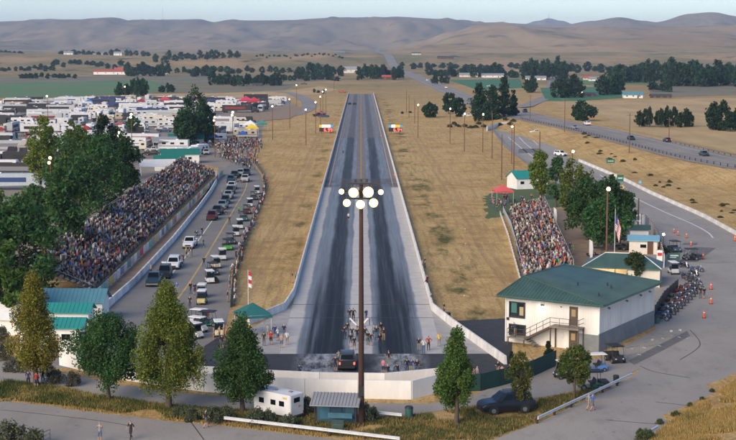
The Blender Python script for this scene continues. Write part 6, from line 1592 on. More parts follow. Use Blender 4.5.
# starting-line gear
g = G(359, 327)
tr = thing('starting_tree', 'white staging post with slanting wings on the strip centre line', 'staging lights', (g.x, g.y, 0.03))
MB().box(0, 0, .7, .22, .22, 1.4).build('post', 'white', tr)
for s in (-1, 1): MB().hexa([(s * .25, -.05, .35), (s * .45, -.05, .25), (s * .45, .05, .25), (s * .25, .05, .35), (s * 1.15, -.05, 1.55), (s * 1.35, -.05, 1.45), (s * 1.35, .05, 1.45), (s * 1.15, .05, 1.55)]).build('wing', 'white', tr)
for s in (-1, 1): MB().hexa([(s * 1.38, -.05, .25), (s * 1.5, -.05, .25), (s * 1.5, .05, .25), (s * 1.38, .05, .25), (s * 1.38, -.05, 1.45), (s * 1.5, -.05, 1.45), (s * 1.5, .05, 1.45), (s * 1.38, .05, 1.45)]).build('strut', 'blue_panel', tr)
for k in range(5): MB().cyl((0, -.12, .6 + k * .17), (0, -.16, .6 + k * .17), .06, .06, 8).build('bulb', 'line_yellow', tr)
MB().box(0, 0, .04, .6, .6, .08).build('base', 'dark_metal', tr); tr.scale = (.9, .9, .72)
# tow vehicle on the burn-out box, cars staged at the far end
g = G(347, 372.5); car('suv', g.x, g.y + 2.6, R(90), 'dark tow car with its rear open at the burnout box between crew members', (0.03, 0.032, 0.035), None, 'tail', z=.045)
def funny_car():
    t = thing('race_car', 'dark race car at the far end of the strip', 'race car')
    b = MB().loft([[(2.4, -.7, .2), (2.4, .7, .2), (2.4, .55, .45), (2.4, -.55, .45)], [(1.2, -.95, .15), (1.2, .95, .15), (1.2, .8, .8), (1.2, -.8, .8)], [(-.2, -.95, .15), (-.2, .95, .15), (-.2, .6, 1.25), (-.2, -.6, 1.25)], [(-2.0, -.98, .2), (-2.0, .98, .2), (-2.0, .8, 1.0), (-2.0, -.8, 1.0)]]); b.build('body', 'paint', t, 40)
    MB().box(-2.1, 0, 1.25, .5, 1.9, .06).build('wing', 'black', t)
    for x, r in ((1.5, .33), (-1.3, .43)):
        for s in (-1, 1): MB().cyl((x, s * .75, r), (x, s * 1.02, r), r, r, 14).build('wheel', 'rubber', t, 40)
    return t
fc = Proto(funny_car())
for px in (349.6, 354.6): g = G(px, 104.5); fc.place((g.x, g.y, .04), R(90), 'dark race car at the far end of the strip', 'race cars at the far end', (.02, .02, .025))

# canopies, signs, flags
g = G(253, 335); canopy(g.x, g.y, .3, 'teal canopy tent at the start of the strip wall', (.015, .13, .13), None, 1.25)
g = G(502.5, 203); canopy(g.x, g.y, .2, 'red and white canopy tent on the lawn', (.62, .10, .11), None, 1.3)
def flag_px(px, top, base, label, flag):
    g = G(px, base); h = CAM_H * (base - top) / (base - 47.6); t = thing('flag_pole', label, 'flag pole', (g.x, g.y, 0))
    MB().cyl((0, 0, 0), (0, 0, h), .07, .04, 8).build('pole', 'galv', t, 60); MB().sphere((0, 0, h + .06), .08, .08, .08).build('finial', 'chrome', t)
    return t, h
mat('flag_red', (.45, .03, .05), .8); mat('flag_white', (.75, .74, .73), .8); mat('flag_blue', (.03, .05, .2), .8)
t, h = flag_px(614, 208, 279, 'white flag pole with a limp striped flag between the pavilion and tower roof', None)
m = MB(); zt = h - .8
def fy(u, v): return .12 * math.sin(u * 9 + v * 3) - .1 * u
n1, n2 = 10, 13
for i in range(n1):
    for j in range(n2):
        u0, u1 = i / n1, (i + 1) / n1; v0, v1 = j / n2, (j + 1) / n2
        m.mat(2 if (u0 < .4 and v0 < 7 / 13 - .01) else (0 if j % 2 == 0 else 1))
        P = lambda u, v: (.06 + u * .8 * (1 - .35 * v), fy(u, v), zt - v * 2.4 - u * 2.0 * (.5 + .5 * u))
        m.quad(P(u0, v0), P(u1, v0), P(u1, v1), P(u0, v1))
m.build('flag', ['flag_red', 'flag_white', 'flag_blue'], t)
t, h = flag_px(248.5, 269, 315, 'thin pole with a red and white windsock flag in the infield grass', None)
m = MB()
for k in range(4): m.mat(k % 2); m.quad((.04, 0, h - .2 - k * .5), (.45, .12 * (k % 2), h - .35 - k * .5), (.45, -.1 * (k % 2), h - .85 - k * .5), (.04, 0, h - .7 - k * .5))
m.build('flag', ['flag_red', 'flag_white'], t)
for px, by, ty in ((553.5, 228, 207), (589, 262, 239)):
    g = G(px, by); h = CAM_H * (by - ty) / (by - 47.6); t = thing('feather_banner', 'white feather banner beside the angled grandstand', 'banner', (g.x, g.y, 0), 0, 'feather banners'); MB().cyl((0, 0, 0), (0, 0, h), .03, .02, 6).build('pole', 'galv', t)
    MB().poly([(.03, 0, .6), (.55, .05, .7), (.65, .08, h * .6), (.5, .05, h * .9), (.03, 0, h)]).build('cloth', 'flag_white', t)
def road_sign(px, py, base, w_, h, m, label, diamond=False, z=None):
    g = G(px, base); zz = terrain(g.x, g.y); hh = CAM_H * (base - py) / (base - 47.6); t = thing('road_sign', label, 'road sign', (g.x, g.y, zz))
    MB().box(0, .05, hh / 2, .08, .08, hh).build('post', 'grey_metal', t)
    o = MB().box(0, 0, 0, w_, .04, h).build('sign_panel', m, t); o.location = (0, 0, hh)
    MB().box(0, -.025, 0, w_ * .7, .02, h * .16).build('legend', 'line_white', o); 
    if diamond: o.rotation_euler = (0, math.pi / 4, 0)
mat('sign_green', (.02, .14, .08), .5)
road_sign(610.5, 161, 168, 2.4, 1.1, 'sign_green', 'green road sign on the slope below the highway')
road_sign(620, 178, 190, 1.6, 1.6, 'sign_green', 'green board sign at the access road beside the barrier')
road_sign(622.5, 187, 192, .9, .9, 'line_yellow', 'yellow diamond sign beside the access road', True)
road_sign(640, 182, 187, .7, .9, 'roof_sky', 'small blue sign behind the white barrier')
g = G(673.5, 262); t = thing('notice_board', 'dark green sign board with white lettering beside a golf cart', 'sign board', (g.x, g.y, 0), R(-5))
MB().box(0, 0, .9, 2.0, .12, 1.1).build('panel', 'bin_green', t); MB().box(-.7, 0, .2, .1, .1, .5).build('leg', 'dark_metal', t); MB().box(.7, 0, .2, .1, .1, .5).build('leg', 'dark_metal', t); MB().box(.1, -.07, 1.05, 1.3, .02, .2).build('lettering', 'line_white', t); MB().box(-.1, -.07, .75, 1.0, .02, .12).build('lettering', 'line_white', t)
g = G(659.5, 262); t = thing('vending_machine', 'white cabinet with red markings beside the panel fence', 'cabinet', (g.x, g.y, 0), R(-10)); MB().box(0, 0, .95, .95, .8, 1.9).build('cabinet', 'white', t, None, .03); MB().box(0, -.41, 1.3, .7, .02, .5).build('panel', 'flag_red', t)

# ---------------------------------------------------------------- vehicles on the return road
def at(px, py): g = G(px, py); return g.x, g.y
RG = 'tow vehicles queued on the return road'
DN = R(-90)
for px, py, kd, col, lab, lt in (
    (152, 287, 'pickup', (.02, .05, .075), 'dark blue pickup truck heading the queue on the return road', 'head'),
    (188.5, 249, 'pickup', (.72, .72, .72), 'white pickup truck with glowing headlights on the return road', 'head'),
    (211, 221, 'suv', (.10, .012, .02), 'maroon car in the queue on the return road', None),
    (221.5, 210, 'pickup', (.20, .26, .30), 'grey blue pickup truck behind the maroon car', None),
    (227.5, 199.5, 'pickup', (.30, .33, .36), 'silver pickup truck third from the far end of the queue', None),
    (231, 190, 'pickup', (.62, .64, .66), 'pale pickup truck near the far end of the queue', 'head'),
    (230, 183, 'suv', (.02, .06, .10), 'dark teal car at the far end of the queue', None),
    (244.5, 182.5, 'pickup', (.45, .45, .46), 'light pickup truck waiting beside the far fence', None)):
    x, y = at(px, py); car(kd, x, y + 2.3, DN + R(rnd.uniform(-2, 2)), lab, col, RG, lt, z=.013)
for px, py, kd, col, lab in (
    (216.5, 215.5, 'pickup', (.025, .03, .035), 'black pickup truck tucked between the maroon car and the grey blue pickup'), (224.5, 204.5, 'suv', (.03, .04, .05), 'dark car between the grey blue and silver pickup trucks'), (229.5, 194.5, 'suv', (.02, .02, .025), 'black car between the silver and pale pickup trucks'),
    (234, 178.5, 'pickup', (.02, .025, .03), 'black pickup truck beyond the end of the white barrier'), (240, 176.5, 'suv', (.3, .31, .33), 'silver car beyond the end of the white barrier'), (246, 176, 'suv', (.03, .03, .035), 'black car beside the standing crowd at the far fence'), (163, 279.5, 'suv', (.02, .02, .022), 'black car between the dark blue pickup and the white van')):
    x, y = at(px, py); car(kd, x, y + 2.3, DN + R(rnd.uniform(-4, 4)), lab, col, RG, None, z=.013)
x, y = at(172, 270); car('van', x, y + 2.3, DN + R(3), 'white van with an open side door on the return road', (.74, .74, .74), RG, 'head', z=.013, door=True)
for px, py, col, nm in ((196, 236.5, (.015, .015, .02), 'black'), (180, 268, (.02, .02, .03), 'black'), (163, 276, (.02, .02, .025), 'black'), (214, 211, (.05, .05, .06), 'black')):
    x, y = at(px, py); bike(x, y + 1, R(-80), 'dark motorcycle standing between the tow vehicles', col, 'motorcycles among the tow vehicles')
# golf carts
for px, py, rz, col, kd, lab in (
    (236, 236, -80, (.5, .5, .5), 'golf', 'pale golf cart by the fence between two spectator groups'),
    (227.5, 250, -75, (.06, .30, .05), 'utility', 'bright green utility cart by the infield fence'),
    (222.6, 260, -80, (.55, .55, .55), 'golf', 'white roofed golf cart next to the green utility cart'),
    (216, 268, -70, (.45, .40, .30), 'golf', 'tan golf cart parked at the fence line'),
    (210, 283, -75, (.6, .6, .6), 'golf', 'white golf cart beside the yellow lane curve'),
    (202, 304, -90, (.5, .42, .16), 'golf', 'pale yellow golf cart in the middle of the return road'),
    (202, 297.5, -90, (.10, .13, .2), 'golf', 'blue white roofed golf cart behind the pale yellow one'),
    (209, 326, -10, (.02, .22, .09), 'utility', 'green utility cart among the parked golf carts'),
    (198, 332, -30, (.6, .6, .58), 'golf', 'white golf cart in front of the yellowish tree'),
    (194, 338, -40, (.65, .65, .62), 'golf', 'white golf cart next to the asphalt apron'),
    (200, 324, -25, (.55, .55, .53), 'golf', 'white golf cart behind the parked pair'),
    (219, 336, -80, (.62, .5, .3), 'golf', 'cream golf cart crowded by people at the apron'),
    (231, 244, -75, (.05, .06, .08), 'utility', 'black utility cart behind the bright green one'), (240, 229, -80, (.5, .5, .48), 'golf', 'white golf cart between spectators at the mid fence'), (247, 214, -80, (.12, .03, .03), 'utility', 'dark red utility cart at the infield fence'), (254, 200, -80, (.04, .05, .06), 'utility', 'black utility cart at the far fence bend'), (257, 194, -80, (.5, .5, .5), 'golf', 'white golf cart at the far fence bend'), (213, 275, -72, (.04, .05, .07), 'utility', 'dark blue utility cart between the tan and white golf carts'),
    (244, 221, -80, (.03, .10, .10), 'utility', 'dark utility cart near the far fence spectators'),
    (250, 207, -80, (.5, .5, .5), 'golf', 'pale golf cart near the far fence spectators')):
    x, y = at(px, py); cart(x, y, R(rz), lab, col, kd)
# right-hand side carts
for px, py, rz, col, kd, lab in ((615, 362, -75, (.03, .03, .03), 'utility', 'black utility cart in front of the concrete wall'), (565, 378, 200, (.03, .035, .04), 'golf', 'dark golf cart behind the fabric screened fence'), (595, 371, 190, (.10, .22, .5), 'golf', 'blue golf cart with a long white roof beside the building'), (590, 389, 185, (.02, .10, .07), 'utility', 'dark green utility cart behind the small olive tree'),
    (675, 252, -80, (.05, .08, .12), 'utility', 'blue grey utility cart parked by the panel fence'), (690, 260, 185, (.02, .02, .025), 'utility', 'black utility truck with a white roof and cargo bed on the patch'), (673.5, 274, -85, (.55, .54, .52), 'golf', 'white golf cart in front of the green sign board'), (598, 259, 0, (.3, .03, .04), 'utility', 'red utility cart beside the pavilion'), (626, 250, 20, (.05, .05, .06), 'utility', 'dark utility cart behind the pavilion')):
    x, y = at(px, py); cart(x, y, R(rz), lab, col, kd, 'carts around the tower building')
# motorcycles in a row by the building
bl_ = [('black', (.015, .015, .018)), ('dark blue', (.02, .03, .09)), ('red', (.16, .015, .015)), ('grey', (.09, .09, .10)), ('black', (.02, .02, .02)), ('blue', (.02, .06, .18))]
pts = [(661, 321), (664, 318), (668, 315), (671, 312), (675, 309), (678, 306), (681.5, 303), (685, 300), (688, 297), (691, 294), (664, 313), (668, 309), (673, 304), (677, 299), (682, 295), (686, 291), (691, 289), (697, 290), (695, 285)]
for i, p in enumerate(pts):
    nm, c = bl_[(i * 5 + i // 3) % 6]; x, y = at(*p); bike(x, y, R(-25 + rnd.uniform(-8, 8)), nm + ' motorcycle in the row beside the tower building', c)
for i, p in enumerate([(688, 279), (694, 276), (697, 272), (684, 268), (691, 281)]):
    nm, c = bl_[(i * 2 + 1) % 6]; x, y = at(*p); bike(x, y, R(-30 + rnd.uniform(-40, 40)), nm + ' motorcycle in the group behind the orange cones', c, 'motorcycles behind the cones')
# foreground car
x, y = at(507, 414); car('suv', x, y + .9, R(180 + 14), 'dark blue grey parked car on the grass beside the slim olive tree', (.012, .017, .024), None, None, scale=1.08)
# highway traffic
def hcar(px, py, kd, col, lab, lt, toward=True, road=True):
    g = G(px, py, 2.5 if road else 0); best = min(range(len(HP) - 1), key=lambda i: (HP[i][0] - g.x) ** 2 + (HP[i][1] - g.y) ** 2)
    a, b = HP[max(0, best - 1)], HP[best + 1]; rz = math.atan2(b[1] - a[1], b[0] - a[0]) + (math.pi if toward else 0)
    z = terrain(g.x, g.y) + .09; car(kd, g.x, g.y, rz, lab, col, 'cars on the highway', lt, z=z)
hcar(587, 125.5, 'suv', (.7, .7, .7), 'white car with red tail lamps driving away on the highway', 'tail', False)
hcar(631, 140, 'sedan', (.02, .03, .04), 'dark car in the middle of the highway traffic', None)
hcar(667, 142, 'sedan', (.03, .03, .035), 'dark car with glowing red tail lamps on the far lane of the highway', 'tail', False)
hcar(704, 156, 'sedan', (.04, .06, .08), 'dark blue car with lit headlights coming along the highway', 'head')
hcar(574.5, 129, 'sedan', (.3, .3, .32), 'grey car with lit headlights near the white highway car', 'head')
hcar(525, 112.5, 'suv', (.02, .03, .08), 'dark blue car at the highway entrance by the pines', None)
hcar(427, 81, 'suv', (.7, .7, .7), 'white car with tail lamps far along the highway', 'tail', False, False); hcar(446, 88.5, 'suv', (.7, .7, .7), 'pale car with tail lamps nearer along the far highway', 'tail', False, False)
x, y = at(548, 129); car('pickup', x, y, R(200), 'dark car turning into the raceway entrance', (.03, .05, .07), None, 'tail')
x, y = at(560.5, 156); car('suv', x, y, R(-60), 'white car driving along the access road towards the barrier', (.72, .72, .72), None, 'tail')
x, y = at(537, 134); car('pickup', x, y, R(170), 'white pickup truck with lights at the entrance junction', (.6, .6, .6), None, 'both')
for px, col, nm in ((518, (.04, .2, .5), 'blue'), (526, (.5, .05, .06), 'red')): g = G(px, 128.5); t = thing('water_barrier', nm + ' plastic barrier at the raceway entrance', 'barrier', (g.x, g.y, 0)); MB().hexa([(-1.4, -.3, 0), (1.4, -.3, 0), (1.4, .3, 0), (-1.4, .3, 0), (-1.4, -.12, 1), (1.4, -.12, 1), (1.4, .12, 1), (-1.4, .12, 1)]).build('body', 'plain_obj', t, None, .05, col); MB().box(0, -.2, .5, 2.2, .05, .2).build('stripe', 'white', t)
for px, py, col, nm in ((342, 92.8, (.4, .02, .03), 'red'), (318.5, 116.5, (.02, .02, .04), 'dark'), (323.5, 117.5, (.03, .05, .12), 'dark blue'), (321, 114.5, (.3, .05, .06), 'maroon'), (304, 84.5, (.02, .03, .03), 'black')): x, y = at(px, py); car('pickup', x, y, R(rnd.uniform(-20, 20)), nm + ' pickup truck parked on the grass beyond the pit side lamps', col, 'trucks parked beyond the pit side lamps')
for px, py, col, nm in ((468, 117, (.65, .66, .68), 'white'), (463, 116, (.5, .52, .55), 'silver'), (490, 87, (.6, .6, .6), 'white'), (497, 88.5, (.06, .07, .1), 'dark')): x, y = at(px, py); car('pickup', x, y, R(rnd.uniform(-30, 30)), nm + ' truck parked beside the dark pines', col, 'trucks near the pines')

for px, py in ((465, 232), (465.5, 247), (412, 181), (453, 205), (460, 262), (464, 300)):
    g = G(px, py); t = thing('marker_post', 'small white marker post in the dry infield grass', 'marker post', (g.x, g.y, 0), 0, 'marker posts in the infield')
    MB().cyl((0, 0, 0), (0, 0, .7), .05, .05, 6).build('post', 'grey_metal', t); MB().box(0, -.06, .62, .14, .03, .16).build('plate', 'galv', t)
# ---------------------------------------------------------------- far buildings
def fb(name, label, px, base, wpx, hpx, wall, roof, z=None, D=None, RHf=.45, rz=0.0, windows=0, depth=.6, cat='building', group=None):
    if D is None: D = G(px, base).y
    x = GX(px, D); k = D / F; L = wpx * k; H = hpx * k * .62; RH = hpx * k * .38
    return gable(name, label, cat, x, D, rz, L, max(5, L * depth), H, RH, wall, roof, .6, group, windows, windows > 0, z=terrain(x, D) - .2)
fb('barn', 'long pale barn with a red roof below the bluff', 112, 74.5, 32, 5, 'white', 'roof_red', windows=4, depth=.3)
fb('barn', 'taller barn with a pinkish red roof beside the long barn', 122, 73.2, 12, 5.5, 'white', 'roof_red', windows=2, depth=.4)
fb('barn', 'low red roofed shed beside the dark barn trees', 162, 74, 16, 3.2, 'white', 'roof_red', windows=2, depth=.3)
fb('house', 'small white house between the red barns and the trees', 137, 74.5, 6, 3.5, 'white', 'roof_grey', windows=2)
for px, w_, lab in ((71, 9, 'white gabled house on top of the bluff'), (120, 8, 'pale house at the end of the bluff top trees')): fb('house', lab, px, 0, w_, 4.0, 'white', 'roof_grey', D=2900, windows=2)
for px, w_ in ((83, 7), (95, 6), (104, 6)): fb('house', 'grey roofed house among the bluff top trees', px, 0, w_, 3.2, 'cream', 'roof_grey', D=3050, windows=2, group='houses among the bluff top trees')
fb('farmhouse', 'pale farm building with a bright grey roof beyond the strip', 351, 73, 14, 6.5, 'cream', 'roof_grey', windows=3, depth=.4)
fb('house', 'dark red roofed house in the clump behind the strip', 388, 79.5, 12, 4.5, 'brown_board', 'roof_red', windows=2)
fb('house', 'low house with a lit lamp in the long wood', 258, 86.5, 9, 3.5, 'brown_board', 'roof_black', windows=2)
for px, w_, b, wl_, rf_, lab in ((492, 22, 77.5, 'white', 'roof_grey', 'long white farm shed among the trees beyond the highway bend'), (468, 18, 77, 'cream', 'roof_grey', 'pale low farm building next to the long white shed'), (535, 20, 80, 'white', 'roof_grey', 'long pale shed beyond the side road'), (587, 9, 80, 'cream', 'roof_red', 'bright red roofed house beyond the green field'), (595, 14, 81, 'white', 'roof_grey', 'white low shed beside the red roofed house'), (632, 19, 98, 'white', 'roof_blue', 'white barn with a slate blue roof beside a red truck'), (585, 19, 96.5, 'brown_board', 'roof_black', 'dark farmhouse with glowing lamps'), (660, 20, 98, 'brown_board', 'roof_black', 'low dark shed between the white barn and the long wood'), (416, 56, 'x', '', '', '')):
    if b == 'x': continue
    fb('farm_building', lab, px, b, w_, 6.5 if px == 632 else 4.2, wl_, rf_, windows=3, depth=.35)
for px in (441, 449): fb('house', 'dark house on the slope above the highway wood', px, 0, 8, 3, 'brown_board', 'roof_black', D=2700, group='dark houses on the slope', windows=2)
fb('house', 'lone house on the far slope beside the highway', 416, 0, 9, 2.4, 'cream', 'roof_black', D=3200, windows=2)
fb('greenhouse', 'pale low building far out by the end of the highway', 340, 0, 10, 2.2, 'white', 'roof_sky', D=4200, windows=2)
for px in (581, 577): g = G(px, 96.8); t = thing('porch_lamp', 'glowing porch lamp by the dark farmhouse', 'lamp', (g.x, g.y - 4, 0), 0, 'porch lamps'); MB().cyl((0, 0, 0), (0, 0, 2.6), .08, .08, 6).build('pole', 'dark_metal', t); MB().sphere((0, 0, 2.9), .5, .5, .5).build('lamp', 'warm_lamp', t, 80)
emis_made = 1
for px in range(668, 736, 7): x, D = GX(px, 1330), 1330; rv('trailer', x, D + rnd.uniform(-12, 12), R(rnd.uniform(-15, 15)), 'white trailer parked at the edge of the long wood', (.6, .62, .64), 'trailers at the edge of the long wood')
gx = (547 - 361) / F * 15000; t = thing('radio_mast', 'thin radio mast on the distant blue peak', 'radio mast', (gx, 15000, GZ(18.5, 15000) - 12)); MB().cyl((0, 0, -30), (0, 0, 62), 3, 1.2, 6).build('mast', 'grey_metal', t)
gx = GX(484, 11000); t = thing('radio_mast', 'very thin radio mast on the long far ridge', 'radio mast', (GX(165, 11000), 11000, GZ(20, 11000) - 14)); MB().cyl((0, 0, -10), (0, 0, 110), 1.2, .7, 6).build('mast', 'grey_metal', t)

# ---------------------------------------------------------------- pit lot: trailers, haulers, cars, canopies
RVC = [('white', (.62, .63, .66))] * 6 + [('cream', (.62, .58, .5)), ('light grey', (.5, .52, .55)), ('tan', (.42, .36, .28))]
HAC = [('white', (.62, .63, .65)), ('black', (.025, .025, .03)), ('black', (.03, .03, .035)), ('white', (.6, .61, .63)), ('dark blue', (.03, .05, .14)), ('silver', (.42, .44, .46))]
CAC = [('white', (.7, .7, .7)), ('black', (.02, .02, .025)), ('silver', (.4, .41, .43)), ('dark blue', (.03, .06, .15)), ('red', (.35, .03, .03)), ('grey', (.15, .16, .17))]
occ = []
def free(x, y, r):
    for a, b, q in occ:
        if (a - x) ** 2 + (b - y) ** 2 < (r + q) ** 2: return False
    return True
def inpix(x, y, poly):
    px = 361 + x * F / y; py = 47.6 + CAM_H * F / y; ins = False; j = len(poly) - 1
    for i in range(len(poly)):
        (ax, ay), (bx, by) = poly[i], poly[j]
        if (ay > py) != (by > py) and px < (bx - ax) * (py - ay) / (by - ay) + ax: ins = not ins
        j = i
    return ins
LOT = [(-25, 104), (40, 102), (140, 99), (290, 99), (291, 103), (272, 111), (240, 114), (210, 117), (212, 120), (264, 122), (262, 138), (245, 143), (225, 146), (210, 150), (170, 158), (130, 166), (100, 172), (40, 178), (-25, 190)]
HOLE = [(140, 134), (180, 131), (182, 143), (165, 150), (140, 147)]
PIT = []
count = {'trailer': 0, 'motorhome': 0, 'hauler': 0, 'cargo': 0, 'car': 0, 'tent': 0}
rp = random.Random(21)
for row in range(60):
    y = 392 + row * 12.5
    if y > 930: break
    x = -265.0
    while x < -34:
        kd = rp.choices(['trailer', 'motorhome', 'hauler', 'cargo', 'car', 'tent'], [36, 18, 15, 13, 54, 4])[0]
        Ln = {'trailer': 10, 'motorhome': 11.5, 'hauler': 20, 'cargo': 9.5, 'car': 6, 'tent': 5}[kd]
        side = rp.random() < .72
        step = (Ln if side else 4.4) + rp.uniform(.8, 3.0 + (y - 390) * .004)
        cx = x + step / 2; cy = y + rp.uniform(-2.5, 2.5)
        x += step
        if not inpix(cx, cy, LOT) or inpix(cx, cy, HOLE) or not inpix(cx + Ln / 2, cy, LOT): continue
        if cx > -62 and cy < 480: continue
        rz = (0 if side else math.pi / 2) + R(rp.uniform(-9, 9)) + (math.pi if rp.random() < .5 else 0)
        if kd in ('trailer', 'motorhome'):
            nm, c = rp.choice(RVC); ob = rv(kd, cx, cy, rz, f"{nm} {'travel trailer' if kd == 'trailer' else 'motorhome'} parked in the crowded pit lot", c, 'campers parked in the pit lot'); count[kd] += 1
        elif kd in ('hauler', 'cargo'):
            nm, c = rp.choice(HAC); ob = rv(kd, cx, cy, rz, f"{nm} {'race hauler with its tractor' if kd == 'hauler' else 'enclosed cargo trailer'} in the crowded pit lot", c, 'haulers parked in the pit lot'); count[kd] += 1
        elif kd == 'car':
            nm, c = rp.choice(CAC); k2 = rp.choice(['pickup', 'suv', 'sedan', 'pickup']); ob = car(k2, cx, cy, rz, f"{nm} {'pickup truck' if k2 == 'pickup' else 'car'} parked between trailers in the pit lot", c, 'cars parked in the pit lot', z=.02); count['car'] += 1
        else:
            nm, c = rp.choice([('blue', (.03, .12, .42)), ('white', (.72, .72, .72)), ('red', (.32, .03, .05)), ('black', (.03, .03, .03)), ('blue', (.04, .16, .5))]); ob = canopy(cx, cy, rz, f'{nm} canopy tent pitched between trailers in the pit lot', c, 'canopies in the pit lot', rp.uniform(1.1, 1.7)); count['tent'] += 1
        nmk = {'trailer': 'travel trailer', 'motorhome': 'motorhome', 'hauler': 'race hauler', 'cargo': 'cargo trailer', 'car': 'pickup truck' if kd == 'car' and k2 == 'pickup' else 'car', 'tent': 'canopy tent'}[kd]
        PIT.append((cx, cy, nm + ' ' + nmk, ob))
for a in PIT:
    nb = sorted((b for b in PIT if b is not a), key=lambda b: (a[0] - b[0]) ** 2 + (a[1] - b[1]) ** 2)[:2]
    a[3]['label'] = f"{a[2]} beside a {nb[0][2]} and a {nb[1][2]}" 
# large near vehicles at the left edge of the pit lot
def big_rv(px, py, kind, rz, label, col, group=None): g = G(px, py); rv(kind, g.x, g.y, rz, label, col, group)
big_rv(8, 190, 'hauler', R(2), 'pale blue grey race hauler beside the big pit lot trees', (.42, .48, .54), 'haulers beside the pit trees')
big_rv(22, 178, 'hauler', R(-2), 'black race hauler behind the pale blue grey one', (.03, .03, .035), 'haulers beside the pit trees')
big_rv(0, 172, 'motorhome', R(0), 'white motorhome at the edge behind the black hauler', (.7, .7, .72), None)
big_rv(36, 170, 'cargo', R(5), 'white cargo trailer next to the grey awning', (.7, .7, .7), None)
for px, py, c, lab, s in ((252, 136, (.75, .55, .05), 'yellow canopy tent at the near edge of the far trailer lot', 1.5), (246, 109.5, (.55, .05, .12), 'magenta canopy tent in the far trailer lot', 2.4), (254, 109.5, (.5, .04, .06), 'dark red canopy tent beside the magenta one', 2.2), (213, 145, (.03, .12, .42), 'blue canopy beside the grandstand end crowd', 1.4), (165, 107, (.5, .06, .1), 'red canopy tent among the white trailers', 2.0), (262, 131, (.05, .25, .2), 'green canopy at the lot edge by the strip', 1.4), (32, 163, (.42, .38, .33), 'large grey beige awning tent beside the pit trees', 2.6)):
    g = G(px, py); canopy(g.x, g.y, .2, lab, c, None, s)
# green and white roofed stands at the far end of the long grandstand
gs = G(178, 164); gable('food_stand', 'food stand with a green roof at the back of the long grandstand', 'stand', gs.x, gs.y + 4, R(12), 11, 6.5, 2.8, 1.3, 'white', 'roof_teal2', windows=2)
gs = G(156, 176); gable('food_stand', 'white open tent with a green ridge beside the long grandstand', 'stand', gs.x, gs.y + 3, R(10), 9, 6, 2.6, 1.5, 'white', 'white', openf=True)
gs = G(168, 171); gable('food_stand', 'low stand with a bright green roof just behind the top rows', 'stand', gs.x, gs.y + 3, R(10), 8, 5, 2.8, 1.3, 'white', 'roof_teal2', windows=2)
gs = G(163, 150); gable('food_stand', 'grey roofed open stand between the trailers and green roof', 'stand', gs.x, gs.y + 3, R(14), 8, 6, 2.8, 1.3, 'cream', 'roof_grey', openf=True)
gs = G(185, 147); gable('food_stand', 'broad stand with a dark green roof beside the poplars', 'stand', gs.x, gs.y + 4, R(6), 12, 8, 2.8, 1.5, 'cream', 'roof_teal2', windows=3)
big_rv(192, 157, 'trailer', R(70), 'white camper with its end to the grandstand beside the green roofs', (.74, .74, .74), None); big_rv(200, 154, 'trailer', R(70), 'second white camper next to the parked silver car', (.74, .74, .74), None); big_rv(180, 158, 'trailer', R(40), 'small white camper beside the green roof', (.7, .7, .7), None)
x, y = at(206, 154.5); car('suv', x, y, R(-80), 'silver car parked beside the white campers', (.4, .42, .44))
# pale walls and tents at the far left behind the golden tree
g = G(3, 335); gable('storage_tent', 'white storage tent behind the golden tree', 'tent', g.x - 2, g.y + 3, R(-10), 9, 5, 2.0, 1.4, 'white', 'white')
# post-and-board pieces beside the bottom left bush
for px in (40, 47): g = G(px, 442); t = thing('gate_post', 'short grey metal gate frame beside the roadside sagebrush', 'gate', (g.x, g.y, 0), R(70), 'metal gate frames'); MB().tube([(-.5, 0, 0), (-.5, 0, 1.0), (.5, 0, 1.0), (.5, 0, 0)], .035).build('frame', 'grey_metal', t); [MB().tube([(-.5, 0, z), (.5, 0, z)], .02).build('bar', 'grey_metal', t) for z in (.3, .65)]

# ---------------------------------------------------------------- people
UP, DNp = 0.0, math.pi
person_px(100, 442, R(170), 'person in a grey top with a raised hand walking on the road below the guardrail', None, 'phone', True, 'grey')
person_px(131, 440, R(150), 'person in a black shirt and jeans striding along the road below the trees', None, 'walk', False, 'black')
person_px(206, 428, R(-60), 'person in dark clothes standing at the road edge near sagebrush', None, 'walk', True, 'black')
person_px(588.5, 410, R(-70), 'person in a grey shirt walking beside the guardrail', None, 'walk', True, 'grey'); person_px(592.5, 411, R(-70), 'person in a bright blue shirt walking beside the guardrail', None, 'walk', True, 'blue')
person_px(28.5, 387, R(10), 'person in a navy top standing under the golden tree', None, 'stand', False, 'navy'); person_px(36.5, 388, R(0), 'person in a red top beside the trunk of the golden tree', None, 'fold', True, 'red'); person_px(43, 385, R(-10), 'person in black clothes next to the golden tree trunk', None, 'stand', False, 'black')
CW = 'crew gathered around the starting line'
for px, py, c, kd in ((344.6, 339.5, 'black', 'hips'), (350.7, 347, 'black', 'fold'), (354.3, 350, 'black', 'stand'), (352, 341, 'black', 'phone'), (357, 342, 'black', 'fold'), (368, 345, 'black', 'stand'), (370.8, 346, 'black', 'hips'), (365, 341, 'black', 'fold'), (376.5, 340, 'black', 'phone'), (379.5, 347.5, 'black', 'stand'), (383.8, 341, 'black', 'fold'), (374, 338, 'grey', 'stand'), (381, 336, 'black', 'stand'), (349.5, 322, 'black', 'stand'), (353.3, 321.5, 'black', 'hips'), (366, 321.5, 'navy', 'stand'), (360, 344, 'navy', 'fold'), (347.5, 336, 'black', 'stand')):
    person_px(px, py, rnd.uniform(-.6, .6), f"crew member in a {c} shirt watching at the starting line", CW, kd, rnd.random() < .5, c, .03)
